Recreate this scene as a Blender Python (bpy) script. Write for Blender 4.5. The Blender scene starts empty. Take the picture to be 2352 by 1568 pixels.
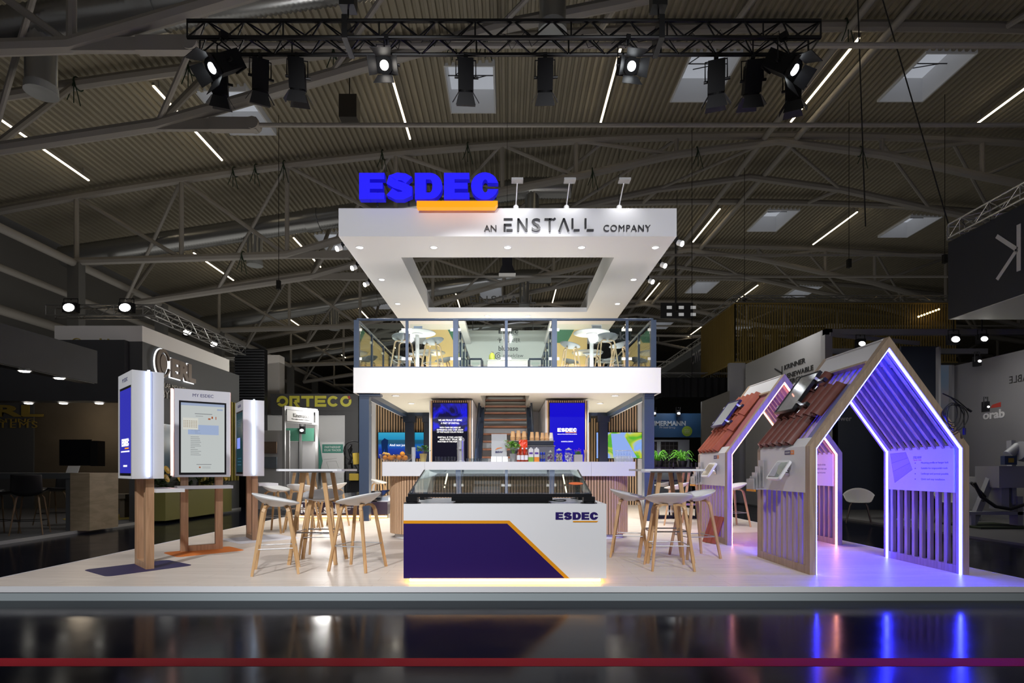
import bpy, bmesh, math, random
from mathutils import Vector, Matrix, Euler
PI = math.pi
rnd = random.Random(7)
SC = bpy.context.scene
COL = SC.collection
# ---------------------------------------------------------------- camera
CAMZ = 1.23
PL = 0.13                       # top of the raised stand floor
cd = bpy.data.cameras.new('camera'); cam = bpy.data.objects.new('camera', cd); COL.objects.link(cam)
cam.location = (0, 0, CAMZ); cam.rotation_euler = (PI/2, 0, 0)
cd.sensor_width = 36; cd.lens = 1300/2352*36; cd.shift_x = 10/2352; cd.shift_y = 294/2352
cd.clip_start = .05; cd.clip_end = 400
SC.camera = cam
SC.view_settings.view_transform = 'Standard'; SC.view_settings.look = 'None'
SC.view_settings.gamma = 1; SC.view_settings.use_curve_mapping = False
SC.view_settings.exposure = 0.0
SC.cycles.max_bounces = 7; SC.cycles.diffuse_bounces = 3; SC.cycles.glossy_bounces = 3
SC.cycles.transmission_bounces = 6; SC.cycles.transparent_max_bounces = 12
SC.cycles.caustics_reflective = False; SC.cycles.caustics_refractive = False
SC.cycles.sample_clamp_indirect = 4; SC.cycles.use_denoising = True
# ---------------------------------------------------------------- world (dim hall daylight coming in from the open hall)
W = bpy.data.worlds.new('hall_air'); SC.world = W; W.use_nodes = True
bg = W.node_tree.nodes['Background']; bg.inputs[0].default_value = (1, .97, .93, 1); bg.inputs[1].default_value = .12
# ---------------------------------------------------------------- lights
def lamp(kind, name, loc, target=None, power=100, color=(1, 1, 1), size=.2, angle=60, blend=.5, sx=None, sy=None):
    l = bpy.data.lights.new(name, kind); l.energy = power; l.color = color
    if kind == 'AREA':
        l.shape = 'RECTANGLE'; l.size = sx or size; l.size_y = sy or size
    else:
        l.shadow_soft_size = size
    if kind == 'SPOT':
        l.spot_size = math.radians(angle); l.spot_blend = blend
    o = bpy.data.objects.new(name, l); COL.objects.link(o); o.location = loc
    if target is not None:
        d = Vector(target) - Vector(loc); o.rotation_euler = d.to_track_quat('-Z', 'Y').to_euler()
    return o
# trusses behind the photographer: a wash over the front of the stand
for x, tx, pw in ((-4.5, -3.2, 2400), (0, 0, 2050), (3.9, 2.2, 1050)):
    lamp('SPOT', 'front_wash_light', (x, -1.5, 7.2), (tx, 8.5, .35), pw, (.96, .975, 1), size=.2, angle=50, blend=.7)
for x in (-1.8, 1.8):
    lamp('SPOT', 'fascia_fill', (x, -1.5, 5.2), (x, 10.9, 5.84), 2700, (.97, .98, 1), size=.15, angle=25, blend=.7)  # fill spots added to brighten the canopy front, no fixture there
lamp('SPOT', 'logo_wall_fill', (0, 17.2, 5.6), (0, 20.2, 4.3), 160, (1, 1, .97), size=.1, angle=100, blend=.8)  # added spot without a fixture, lifts the dark logo wall
# unseen area lamps added to imitate the hall's bounce light on the roof
lamp('AREA', 'hall_bounce_fill', (2, 38, 6.5), (2, 38, 20), 540, (1, .95, .84), sx=44, sy=26)
lamp('AREA', 'hall_bounce_fill', (-15, 24, 4.6), (-17, 24, 20), 110, (1, .95, .86), sx=7, sy=14)
# hidden area lamps added to imitate bounce onto the white ceilings (upper floor and behind the bar)
for x, y, z, p, c in ((-1.9, 13.6, 3.45, 30, (1, .97, .93)), (1.9, 13.6, 3.45, 30, (1, .97, .93)), (0, 17.6, 3.45, 60, (1, .97, .93)), (-2.1, 15.3, .4, 70, (1, .93, .78)), (2.1, 15.3, .4, 70, (1, .93, .78)), (0, 11.2, .4, 60, (1, .93, .8))):
    lamp('AREA', 'ceiling_bounce_fill', (x, y, z), (x, y, z+3), p, c, sx=1.6, sy=1.6)
# ---------------------------------------------------------------- pixel helpers (metric layout read off the photograph)
def P(px, py, Y): return Vector(((px-1166)/1300*Y, Y, CAMZ+(1078-py)/1300*Y))
def G(px, py, z=PL):
    Y = 1300*(CAMZ-z)/(py-1078); return Vector(((px-1166)/1300*Y, Y, z))
def XY(px, Y): return (px-1166)/1300*Y
def ZY(py, Y): return CAMZ+(1078-py)/1300*Y
# ---------------------------------------------------------------- materials
MATS = {}
def M(name, col=(.8, .8, .8), rough=.5, metal=0., em=None, es=0., trans=0., ior=1.45, alpha=1., coat=0., spec=None, bump=None, noise=None):
    if name in MATS: return MATS[name]
    m = bpy.data.materials.new(name); m.use_nodes = True; nt = m.node_tree; b = nt.nodes['Principled BSDF']
    I = b.inputs
    I['Base Color'].default_value = (*col, 1); I['Roughness'].default_value = rough; I['Metallic'].default_value = metal
    I['IOR'].default_value = ior; I['Alpha'].default_value = alpha
    if trans: I['Transmission Weight'].default_value = trans
    if coat: I['Coat Weight'].default_value = coat
    if spec is not None: I['Specular IOR Level'].default_value = spec
    if em and spec is None and sum(col) < .5: I['Specular IOR Level'].default_value = .12
    if em: I['Emission Color'].default_value = (*em, 1); I['Emission Strength'].default_value = es
    if bump or noise:
        tc = nt.nodes.new('ShaderNodeTexCoord'); n = nt.nodes.new('ShaderNodeTexNoise')
        n.inputs['Scale'].default_value = (bump or noise)[0]; n.inputs['Detail'].default_value = 5
        nt.links.new(tc.outputs['Object'], n.inputs['Vector'])
        if bump:
            bu = nt.nodes.new('ShaderNodeBump'); bu.inputs['Strength'].default_value = bump[1]; bu.inputs['Distance'].default_value = .02
            nt.links.new(n.outputs['Fac'], bu.inputs['Height']); nt.links.new(bu.outputs['Normal'], I['Normal'])
        if noise:
            mr = nt.nodes.new('ShaderNodeMix'); mr.data_type = 'RGBA'
            mr.inputs[6].default_value = (*[c*(1-noise[1]) for c in col], 1); mr.inputs[7].default_value = (*[min(1, c*(1+noise[1])) for c in col], 1)
            nt.links.new(n.outputs['Fac'], mr.inputs[0]); nt.links.new(mr.outputs[2], I['Base Color'])
    MATS[name] = m; return m
def wood(name, c1, c2, scale=(30, 30, 2.2), rough=.45):
    if name in MATS: return MATS[name]
    m = M(name, c1, rough); nt = m.node_tree; b = nt.nodes['Principled BSDF']
    tc = nt.nodes.new('ShaderNodeTexCoord'); mp = nt.nodes.new('ShaderNodeMapping'); mp.inputs['Scale'].default_value = scale
    n = nt.nodes.new('ShaderNodeTexNoise'); n.inputs['Scale'].default_value = 1; n.inputs['Detail'].default_value = 6; n.inputs['Distortion'].default_value = .6
    cr = nt.nodes.new('ShaderNodeValToRGB'); cr.color_ramp.elements[0].position = .35; cr.color_ramp.elements[1].position = .65
    cr.color_ramp.elements[0].color = (*c1, 1); cr.color_ramp.elements[1].color = (*c2, 1)
    nt.links.new(tc.outputs['Object'], mp.inputs[0]); nt.links.new(mp.outputs[0], n.inputs['Vector'])
    nt.links.new(n.outputs['Fac'], cr.inputs[0]); nt.links.new(cr.outputs[0], b.inputs['Base Color'])
    return m
def facing_refl(nt, base):
    lw = nt.nodes.new('ShaderNodeLayerWeight'); p = nt.nodes.new('ShaderNodeMath'); p.operation = 'POWER'; p.inputs[1].default_value = 4
    a = nt.nodes.new('ShaderNodeMath'); a.operation = 'MULTIPLY_ADD'; a.inputs[1].default_value = .75; a.inputs[2].default_value = base
    lw.inputs[0].default_value = .5; nt.links.new(lw.outputs['Facing'], p.inputs[0]); nt.links.new(p.outputs[0], a.inputs[0]); return a
def thin_glass(name, tint=(.95, 1, .98), refl=.10):
    if name in MATS: return MATS[name]
    m = bpy.data.materials.new(name); m.use_nodes = True; nt = m.node_tree; nt.nodes.clear()
    o = nt.nodes.new('ShaderNodeOutputMaterial'); t = nt.nodes.new('ShaderNodeBsdfTransparent'); g = nt.nodes.new('ShaderNodeBsdfGlossy')
    g.inputs['Roughness'].default_value = .02; t.inputs[0].default_value = (*tint, 1)
    fr = facing_refl(nt, refl*.4)
    mx = nt.nodes.new('ShaderNodeMixShader'); nt.links.new(fr.outputs[0], mx.inputs[0])
    nt.links.new(t.outputs[0], mx.inputs[1]); nt.links.new(g.outputs[0], mx.inputs[2]); nt.links.new(mx.outputs[0], o.inputs[0])
    MATS[name] = m; return m
def ramp_screen(name, stops, es=1.0, axis='Y', scale=3., warp=.0):
    """a lit screen picture made of soft colour patches"""
    if name in MATS: return MATS[name]
    m = M(name, (0, 0, 0), .25); nt = m.node_tree; b = nt.nodes['Principled BSDF']
    tc = nt.nodes.new('ShaderNodeTexCoord'); mp = nt.nodes.new('ShaderNodeMapping'); mp.inputs['Scale'].default_value = (scale, scale, scale)
    n = nt.nodes.new('ShaderNodeTexNoise'); n.inputs['Scale'].default_value = 1.; n.inputs['Detail'].default_value = 3 ; n.inputs['Distortion'].default_value = warp
    cr = nt.nodes.new('ShaderNodeValToRGB'); e = cr.color_ramp.elements
    e[0].position, e[0].color = stops[0][0], (*stops[0][1], 1); e[1].position, e[1].color = stops[-1][0], (*stops[-1][1], 1)
    for p, c in stops[1:-1]:
        x = e.new(p); x.color = (*c, 1)
    nt.links.new(tc.outputs['Object'], mp.inputs[0]); nt.links.new(mp.outputs[0], n.inputs['Vector'])
    nt.links.new(n.outputs['Fac'], cr.inputs[0]); nt.links.new(cr.outputs[0], b.inputs['Emission Color']); b.inputs['Emission Strength'].default_value = es
    return m
# ---------------------------------------------------------------- mesh builder
def face_mat(o, ang=0., tilt=0.):
    """x to the right along the face, y up, z out of it; ang 0 faces the aisle (-Y), 90 faces +X, -90 faces -X"""
    a = math.radians(ang); r = Vector((math.cos(a), math.sin(a), 0)); n = Vector((math.sin(a), -math.cos(a), 0)); u = Vector((0, 0, 1))
    if tilt:
        t = math.radians(tilt); u, n = u*math.cos(t)-n*math.sin(t), n*math.cos(t)+u*math.sin(t)
    m = Matrix((r, u, n)).transposed().to_4x4(); m.translation = Vector(o); return m
_tc = {}
def _text_geo(body, bold, depth, align='CENTER', spacing=1.0):
    k = (body, bold, depth, align, spacing)
    if k not in _tc:
        c = bpy.data.curves.new('t', 'FONT'); c.body = body; c.size = 1; c.offset = bold; c.extrude = depth; c.align_x = align; c.resolution_u = 3
        c.space_character = spacing
        o = bpy.data.objects.new('t', c); COL.objects.link(o)
        me = bpy.data.meshes.new_from_object(o.evaluated_get(bpy.context.evaluated_depsgraph_get()))
        vs = [v.co.copy() for v in me.vertices]; fs = [tuple(p.vertices) for p in me.polygons]
        bpy.data.objects.remove(o); bpy.data.meshes.remove(me); bpy.data.curves.remove(c)
        x0 = min(v.x for v in vs); x1 = max(v.x for v in vs); y0 = min(v.y for v in vs); y1 = max(v.y for v in vs)
        _tc[k] = (vs, fs, x0, x1, y0, y1)
    return _tc[k]
class MB:
    def __init__(s): s.v = []; s.f = []; s.m = []; s.cur = 0
    def add(s, vs, fs, T=None):
        b = len(s.v)
        s.v += [tuple(T @ Vector(v)) if T is not None else tuple(v) for v in vs]
        s.f += [tuple(b+i for i in f) for f in fs]; s.m += [s.cur]*len(fs); return s
    def box(s, x0, x1, y0, y1, z0, z1, T=None):
        vs = [(x, y, z) for x in (x0, x1) for y in (y0, y1) for z in (z0, z1)]
        return s.add(vs, [(0, 1, 3, 2), (4, 6, 7, 5), (0, 4, 5, 1), (2, 3, 7, 6), (0, 2, 6, 4), (1, 5, 7, 3)], T)
    def cbox(s, c, d, T=None): return s.box(c[0]-d[0]/2, c[0]+d[0]/2, c[1]-d[1]/2, c[1]+d[1]/2, c[2]-d[2]/2, c[2]+d[2]/2, T)
    def prism(s, poly, h0, h1, T=None):
        n = len(poly); vs = [(x, y, h0) for x, y in poly]+[(x, y, h1) for x, y in poly]
        fs = [tuple(range(n-1, -1, -1)), tuple(range(n, 2*n))]+[(i, (i+1) % n, n+(i+1) % n, n+i) for i in range(n)]
        return s.add(vs, fs, T)
    def bar(s, a, b, w, h=None, up=(0, 0, 1), T=None, w2=None, h2=None):
        a = Vector(a); b = Vector(b); h = h or w; w2 = w2 or w; h2 = h2 or h; d = (b-a).normalized(); up = Vector(up)
        if abs(d.dot(up)) > .99: up = Vector((0, 1, 0))
        r = d.cross(up).normalized(); u = r.cross(d)
        vs = [a+r*(i*w/2)+u*(j*h/2) for i, j in ((-1, -1), (1, -1), (1, 1), (-1, 1))]+[b+r*(i*w2/2)+u*(j*h2/2) for i, j in ((-1, -1), (1, -1), (1, 1), (-1, 1))]
        return s.add(vs, [(3, 2, 1, 0), (4, 5, 6, 7)]+[(i, (i+1) % 4, 4+(i+1) % 4, 4+i) for i in range(4)], T)
    def cyl(s, a, b, r, r2=None, n=12, cap=True, T=None): return s.tube([a, b], [r, r if r2 is None else r2], n, cap, T)
    def tube(s, pts, r, n=8, cap=True, T=None, closed=False):
        pts = [Vector(p) for p in pts]; k = len(pts); rs = r if isinstance(r, (list, tuple)) else [r]*k
        vs = []; up = None
        for i, p in enumerate(pts):
            if closed: d = (pts[(i+1) % k]-pts[i-1]).normalized()
            else: d = (pts[min(i+1, k-1)]-pts[max(i-1, 0)]).normalized()
            if up is None: up = Vector((0, 0, 1)) if abs(d.z) < .9 else Vector((1, 0, 0))
            x = d.cross(up).normalized(); up = x.cross(d)
            for j in range(n):
                t = 2*PI*j/n; vs.append(p+(x*math.cos(t)+up*math.sin(t))*rs[i])
        fs = []
        for i in range(k if closed else k-1):
            q = (i+1) % k
            fs += [(i*n+j, i*n+(j+1) % n, q*n+(j+1) % n, q*n+j) for j in range(n)]
        if cap and not closed: fs += [tuple(range(n-1, -1, -1)), tuple((k-1)*n+j for j in range(n))]
        return s.add(vs, fs, T)
    def lathe(s, c, prof, n=24, T=None, cap=True):
        vs = []; fs = []; k = len(prof)
        for r, z in prof: vs += [(c[0]+r*math.cos(2*PI*j/n), c[1]+r*math.sin(2*PI*j/n), c[2]+z) for j in range(n)]
        for i in range(k-1): fs += [(i*n+j, i*n+(j+1) % n, (i+1)*n+(j+1) % n, (i+1)*n+j) for j in range(n)]
        if cap: fs += [tuple(range(n-1, -1, -1)), tuple((k-1)*n+j for j in range(n))]
        return s.add(vs, fs, T)
    def ball(s, c, r, n=12, k=7, sq=(1, 1, 1), T=None):
        vs = []; fs = []
        for i in range(k):
            t = PI*(i+.02)/(k-1+.04) if k > 1 else 0
            for j in range(n): vs.append((c[0]+sq[0]*r*math.sin(t)*math.cos(2*PI*j/n), c[1]+sq[1]*r*math.sin(t)*math.sin(2*PI*j/n), c[2]-sq[2]*r*math.cos(t)))
        for i in range(k-1): fs += [(i*n+j, i*n+(j+1) % n, (i+1)*n+(j+1) % n, (i+1)*n+j) for j in range(n)]
        fs += [tuple(range(n-1, -1, -1)), tuple((k-1)*n+j for j in range(n))]
        return s.add(vs, fs, T)
    def text(s, body, w, h, T, depth=.002, bold=0., center=(0, 0), spacing=1.0):
        """lettering fitted into w x h around center on the face T"""
        vs, fs, x0, x1, y0, y1 = _text_geo(body, bold, .05, 'CENTER', spacing)
        sx = w/(x1-x0); sy = h/(y1-y0)
        return s.add([((v.x-(x0+x1)/2)*sx+center[0], (v.y-(y0+y1)/2)*sy+center[1], (v.z+.05)*10*depth) for v in vs], fs, T)
    def poly_text(s, body, w, h, T, depth=.01, center=(0, 0)):
        """heavy wide capitals drawn as outlines (E S D C)"""
        adv = {'E': .92, 'S': .98, 'D': 1.0, 'C': 1.0}; tot = sum(adv[c] for c in body)+.06*(len(body)-1); x = -tot/2
        for c in body:
            for i, poly in enumerate(glyph(c)):
                s.prism([((x+px*adv[c])*w/tot+center[0], (py-.5)*h+center[1]) for px, py in poly], 0, depth*(1+.012*(i % 4)), T)
            x += adv[c]+.06
        return s
    def build(s, name, mats, parent=None, smooth=False, local=False):
        me = bpy.data.meshes.new(name)
        if parent is not None:
            off = Vector((0, 0, 0)) if local else wloc(parent)
        else:
            xs = [v[0] for v in s.v]; ys = [v[1] for v in s.v]; zs = [v[2] for v in s.v]
            off = Vector(((min(xs)+max(xs))/2, (min(ys)+max(ys))/2, min(zs)))
        me.from_pydata([(v[0]-off.x, v[1]-off.y, v[2]-off.z) for v in s.v], [], s.f)
        mats = mats if isinstance(mats, (list, tuple)) else [mats]
        for m in mats: me.materials.append(m)
        if len(mats) > 1: me.polygons.foreach_set('material_index', s.m)
        if smooth: me.polygons.foreach_set('use_smooth', [True]*len(s.f))
        bm = bmesh.new(); bm.from_mesh(me); bmesh.ops.recalc_face_normals(bm, faces=bm.faces); bm.to_mesh(me); bm.free()
        if smooth and smooth != 'all':
            try: me.set_sharp_from_angle(angle=math.radians(38))
            except Exception: pass
        o = bpy.data.objects.new(name, me); COL.objects.link(o)
        if parent is not None: o.parent = parent
        else: o.location = off
        return o
def wloc(o):
    v = Vector((0, 0, 0))
    while o is not None: v += o.location; o = o.parent
    return v
def arc(cx, cy, rx, ry, a0, a1, n): return [(cx+rx*math.cos(math.radians(a0+(a1-a0)*i/n)), cy+ry*math.sin(math.radians(a0+(a1-a0)*i/n))) for i in range(n+1)]
def ring_polys(out, inn):
    return [[out[i], out[i+1], inn[i+1], inn[i]] for i in range(len(out)-1)]
def glyph(c):
    if c == 'E': return [[(0, 0), (.42, 0), (.42, 1), (0, 1)], [(.4, .76), (1, .76), (1, 1), (.4, 1)], [(.4, .39), (.93, .39), (.93, .62), (.4, .62)], [(.4, 0), (1, 0), (1, .24), (.4, .24)]]
    if c == 'D':
        return [[(0, 0), (.4, 0), (.4, 1), (0, 1)], [(.39, .75), (.55, .75), (.55, 1), (.39, 1)], [(.39, 0), (.55, 0), (.55, .25), (.39, .25)]]+ring_polys(arc(.54, .5, .46, .5, -90, 90, 14), arc(.54, .5, .1, .25, -90, 90, 14))
    if c == 'C':
        o = arc(.5, .5, .5, .52, 22, 338, 20); i = arc(.52, .5, .11, .25, 22, 338, 20)
        i[0] = (.6, .62); i[-1] = (.6, .38); o[0] = (.99, .62); o[-1] = (.99, .38)
        return ring_polys(o, i)
    if c == 'S':
        ctr = [(.84, .72), (.66, .84), (.44, .87), (.24, .79), (.2, .66), (.36, .555), (.6, .48), (.8, .38), (.79, .22), (.6, .13), (.38, .13), (.12, .28)]
        n = len(ctr); L = []; R = []
        for k in range(n):
            a = ctr[max(k-1, 0)]; b = ctr[min(k+1, n-1)]; dx = b[0]-a[0]; dy = b[1]-a[1]; q = math.hypot(dx, dy)
            L.append((ctr[k][0]-dy/q*.21, min(1.02, max(-.02, ctr[k][1]+dx/q*.145)))); R.append((ctr[k][0]+dy/q*.21, min(1.02, max(-.02, ctr[k][1]-dx/q*.145))))
        return ring_polys(L, R)
    return []
# ---------------------------------------------------------------- things
def tag(o, label, cat, group=None):
    o['label'] = label; o['category'] = cat
    if group: o['group'] = group
    return o
def thing(name, label, cat, loc=(0, 0, 0), rz=0., group=None):
    o = bpy.data.objects.new(name, None); COL.objects.link(o); o.location = loc; o.rotation_euler = (0, 0, rz); o.empty_display_size = .1
    return tag(o, label, cat, group)
def struct(o): o['kind'] = 'structure'; return o
def dup(root, loc, rz=None, label=None, group=None):
    def cp(o, par):
        c = o.copy(); COL.objects.link(c); c.parent = par
        for ch in [x for x in o.children]: cp(ch, c)
        return c
    r = cp(root, None); r.location = loc
    if rz is not None: r.rotation_euler = (0, 0, rz)
    if label: r['label'] = label
    if group: r['group'] = group
    return r
ORD = ['first', 'second', 'third', 'fourth', 'fifth', 'sixth', 'seventh', 'eighth', 'ninth', 'tenth']
# ---------------------------------------------------------------- palette
white = M('white_laminate', (.80, .80, .82), .35)
white_matt = M('white_matt_paint', (.78, .78, .80), .6)
soffit_mat = M('warm_white_soffit', (.74, .71, .62), .6)
black = M('black_metal', (.008, .008, .01), .4, .3)
lamp_black = M('lamp_black', (.006, .006, .007), .65, spec=.25)
blackp = M('black_plastic', (.012, .012, .014), .35)
navy = M('navy_steel', (.035, .055, .10), .35, .2)
steel = M('brushed_steel', (.6, .6, .62), .25, 1)
alu = M('aluminium', (.55, .56, .58), .35, .9)
chrome = M('chrome', (.85, .85, .86), .28, .85)
rg_ = 0
ash = wood('light_ash_wood', (.55, .38, .22), (.66, .48, .30))
oak = wood('oak_wood', (.46, .27, .12), (.60, .38, .19))
slat_wood = wood('slat_oak', (.58, .38, .21), (.68, .47, .28), (8, 8, 1.2), .5)
dark_felt = M('dark_felt', (.015, .013, .013), .9)
indigo = M('indigo_print', (.022, .008, .10), .35)
orange = M('orange_print', (.75, .30, .005), .45)
glass = thin_glass('railing_glass')
roofgrey = M('roof_steel_paint', (.37, .35, .33), .5)
darkgrey = M('anthracite_paint', (.035, .036, .042), .6)
gold = M('gold_lettering', (.42, .30, .05), .5)
# ================================================================ THE HALL
hall_floor_mat = M('polished_dark_floor', (.005, .0055, .010), .16, ior=1.13, bump=(1.5, .06))
_nt = hall_floor_mat.node_tree
_n = _nt.nodes.new('ShaderNodeTexNoise'); _n.inputs['Scale'].default_value = 2.5; _n.inputs['Detail'].default_value = 8
_mr = _nt.nodes.new('ShaderNodeMapRange'); _mr.inputs[3].default_value = .07; _mr.inputs[4].default_value = .22
_tc0 = _nt.nodes.new('ShaderNodeTexCoord'); _nt.links.new(_tc0.outputs['Object'], _n.inputs['Vector'])
_nt.links.new(_n.outputs['Fac'], _mr.inputs[0]); _nt.links.new(_mr.outputs[0], _nt.nodes['Principled BSDF'].inputs['Roughness'])
struct(MB().box(-40, 60, -6, 100, -.1, 0).build('floor', hall_floor_mat))
tag(MB().box(-14, 14, 3.54, 3.69, 0, .0015).build('floor_tape', M('red_tape', (.34, .018, .028), .75, spec=.1)), 'long dull red marking tape stuck across the dark hall floor', 'floor tape')
HX = 11.9
def RZ(x): return CAMZ+15.0-.00283*(x-HX)**2
sky_x = [-10.3, -1.4, 7.5, 15.9, 24.1]; sky_y = [(20.3, 22.9), (32.6, 35.4), (45, 47.8), (57.3, 60)]
def ceiling():
    mb = MB(); pitch = .24; prof = [(0, 0), (.10, 0), (.125, .11), (.215, .11)]
    xs = []; x = -23.0
    while x < 48:
        for dx, dz in prof: xs.append((x+dx, dz))
        x += pitch
    ys = [4]; 
    for a, b in sky_y: ys += [a, b]
    ys.append(95)
    for i, y in enumerate(ys): mb.v += [(x, y, RZ(x)+dz) for x, dz in xs]
    n = len(xs)
    for r in range(len(ys)-1):
        for k in range(n-1):
            xm = (xs[k][0]+xs[k+1][0])/2
            if r % 2 == 1 and any(abs(xm-s) < .9 for s in sky_x): continue
            mb.f.append((r*n+k, r*n+k+1, (r+1)*n+k+1, (r+1)*n+k)); mb.m.append(0)
    return mb.build('ceiling', M('ribbed_roof_sheet', (.38, .345, .27), .6, noise=(.6, .15)))
struct(ceiling())
# skylights: a shaft through the roof with glazing lit by an evening sky
sky_glow = M('evening_sky_glazing', (.3, .3, .3), .2, em=(.62, .66, .74), es=.42)
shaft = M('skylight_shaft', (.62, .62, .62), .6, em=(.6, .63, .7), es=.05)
k = 0
for j, (y0, y1) in enumerate(sky_y):
    for x in sky_x:
        k += 1; z = RZ(x)+.03
        r = thing('window_%d' % k, 'x', 'skylight', (x, (y0+y1)/2, z)); del r['label']; del r['category']; struct(r)
        mb = MB(); h = .85
        for a in ((x-.93, x-.87, y0-.05, y1+.05), (x+.87, x+.93, y0-.05, y1+.05), (x-.87, x+.87, y0-.05, y0), (x-.87, x+.87, y1, y1+.05)):
            mb.box(*a, z-.1, z+h)
        struct(mb.build('window_frame', shaft, r))
        struct(MB().box(x-.95, x+.95, y0-.1, y1+.1, z+h, z+h+.03).build('glazing', sky_glow, r))
        mb = MB(); ym = (y0+y1)/2
        mb.cyl((x-.87, ym, z+.5), (x+.87, ym, z+.5), .02, n=6); mb.cyl((x-.6, ym, z+.5), (x+.3, ym-.7, z+.75), .018, n=6); mb.cyl((x+.6, ym, z+.5), (x-.2, ym+.7, z+.78), .018, n=6)
        mb.box(x-.87, x+.87, y0+.5, y0+.56, z+h-.06, z+h-.01)
        struct(mb.build('opener_rods', darkgrey, r))
# ---- roof girders
ARCH0 = 12.55; STEP = 6.13
def low_f(x):   # bottom chord of the deep girders
    if x > HX: x = 2*HX-x
    pts = [(-30, 9.0), (-18.4, 9.12), (-9.67, 9.4), (-.23, 12.2), (3, 12.84), (7.4, 13.8), (HX, 14.4)]
    for a, b in zip(pts, pts[1:]):
        if a[0] <= x <= b[0]: return CAMZ+a[1]+(b[1]-a[1])*(x-a[0])/(b[0]-a[0])
def low_b(x):   # bottom chord of the girders between them
    if x > HX: x = 2*HX-x
    pts = [(-30, 6.4), (-16.9, 8.42), (-9.67, 9.5), (-.23, 12.2), (3, 12.84), (7.4, 13.8), (HX, 14.4)]
    for a, b in zip(pts, pts[1:]):
        if a[0] <= x <= b[0]: return CAMZ+a[1]+(b[1]-a[1])*(x-a[0])/(b[0]-a[0])
def top_c(x): return RZ(x)-.36
TN = [-18.9, -14.3, -9.67, -4.9, -.23, 3, 7.4, HX]
TN = TN+[2*HX-x for x in TN[-2::-1]]
def curve_pts(f, y, xs): return [(x, y, f(x)) for x in xs]
n_g = 9
arches = [ARCH0+STEP*i for i in range(n_g)]
for i, y in enumerate(arches):
    r = thing('roof_girder', 'curved steel tube roof girder, %s from the front of the hall' % ORD[i], 'roof girder', (HX, y, RZ(HX)-2), group='arched roof girders')
    xs = [-23+1.5*k for k in range(48)]
    MB().tube(curve_pts(top_c, y, xs), .17, 8).build('top_chord', roofgrey, r, smooth=True)
    if i % 2 == 0:
        MB().tube(curve_pts(low_f, y, TN), .17, 8).build('bottom_chord', roofgrey, r, smooth=True)
        mb = MB()
        for k, x in enumerate(TN):
            if abs(x-HX) > 1: mb.cyl((x, y, low_f(x)), (x, y, top_c(x)), .10, n=8)
        for a, b in zip(TN, TN[1:]):
            if abs((a+b)/2-HX) > 3: mb.cyl((a, y, top_c(a)) if b < HX else (a, y, low_f(a)), (b, y, low_f(b)) if b < HX else (b, y, top_c(b)), .085, n=8)
        mb.build('web_lattice', roofgrey, r, smooth=True)
        zt = CAMZ+9.4
        mb = MB().cyl((-9.67, y, zt), (2*HX+9.67, y, zt), .06, n=8)
        mb.bar((-9.67, y, zt), (-7.9, y, zt), .12, .3); mb.bar((-8.2, y, zt), (-6.9, y, zt), .2, .34); mb.cyl((-7.0, y-.14, zt), (-7.0, y+.14, zt), .17, n=12)
        mb.bar((20.9, y, zt), (21.9, y, zt), .16, .26)
        mb.build('tie_rod', roofgrey, r, smooth=True)
for i in range((n_g-1)//2):
    y = arches[2*i]+STEP/2
    r = thing('roof_girder', 'lower steel tube roof girder with slanted struts, %s from the front' % ORD[i], 'roof girder', (HX, y, RZ(HX)-3), group='lower roof girders')
    MB().tube(curve_pts(low_b, y, TN), .17, 8).build('bottom_chord', roofgrey, r, smooth=True)
    mb = MB()
    for x in TN:
        if abs(x-HX) > 3:
            mb.cyl((x, y, low_b(x)), (x, arches[2*i+1], top_c(x)), .10, n=8); 
            xx = x+4.6 if x < HX else x-4.6
            mb.cyl((x, y, low_b(x)), (xx, arches[2*i], top_c(xx)), .075, n=8)
    mb.build('web_lattice', roofgrey, r, smooth=True)
    zt = CAMZ+9.4
    mb = MB().cyl((-9.67, y, zt+.1), (2*HX+9.67, y, zt+.1), .06, n=8); mb.bar((-9.67, y, zt+.1), (-7.9, y, zt+.1), .12, .3); mb.bar((-8.2, y, zt+.1), (-6.9, y, zt+.1), .2, .34); mb.cyl((-7.0, y-.14, zt+.1), (-7.0, y+.14, zt+.1), .17, n=12); mb.build('tie_rod', roofgrey, r, smooth=True)
# long tubes running the length of the hall
for x, z, rr, lab in ((-18.9, CAMZ+9.0, .17, 'heavy eaves tube running along the side wall at the girder ends'), (-20.6, CAMZ+8.2, .15, 'second eaves tube just below and outside the heavy one'),
                      (-21.9, CAMZ+6.9, .22, 'lowest fat tube running along the side wall'), (HX-.7, RZ(HX)-.55, .13, 'slim ridge tube under the roof top, first of two'), (HX+.7, RZ(HX)-.55, .13, 'slim ridge tube under the roof top, second of two')):
    tag(MB().cyl((x, 5, z), (x, 90, z), rr, n=10).build('steel_tube', roofgrey, smooth=True), lab, 'steel tube')
for i, y in enumerate([24.8, 30.9, 37.1, 43.2, 49.3, 55.5]):
    tag(MB().box(-19.15, -18.65, y-.2, y+.2, 0, CAMZ+9.0).build('support_post', M('wall_grey', (.16, .16, .16), .6)), 'tall grey hall support post by the side wall, %s from the front' % ORD[i], 'post', 'hall support posts')
wall_m = M('hall_wall_grey', (.17, .17, .175), .7)
struct(MB().box(-23.4, -23.1, -5, 95, 0, CAMZ+12).build('wall_left', wall_m))
struct(MB().box(-23.4, 48, 95, 95.3, 0, CAMZ+15).build('wall_back', wall_m))
struct(MB().box(47.8, 48.1, -5, 95, 0, CAMZ+12).build('wall_right', wall_m))
MB_ = MB()
for z in (CAMZ+4.6, CAMZ+5.5, CAMZ+6.1): MB_.box(-23.1, -22.6, 5, 90, z, z+.25)
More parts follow.
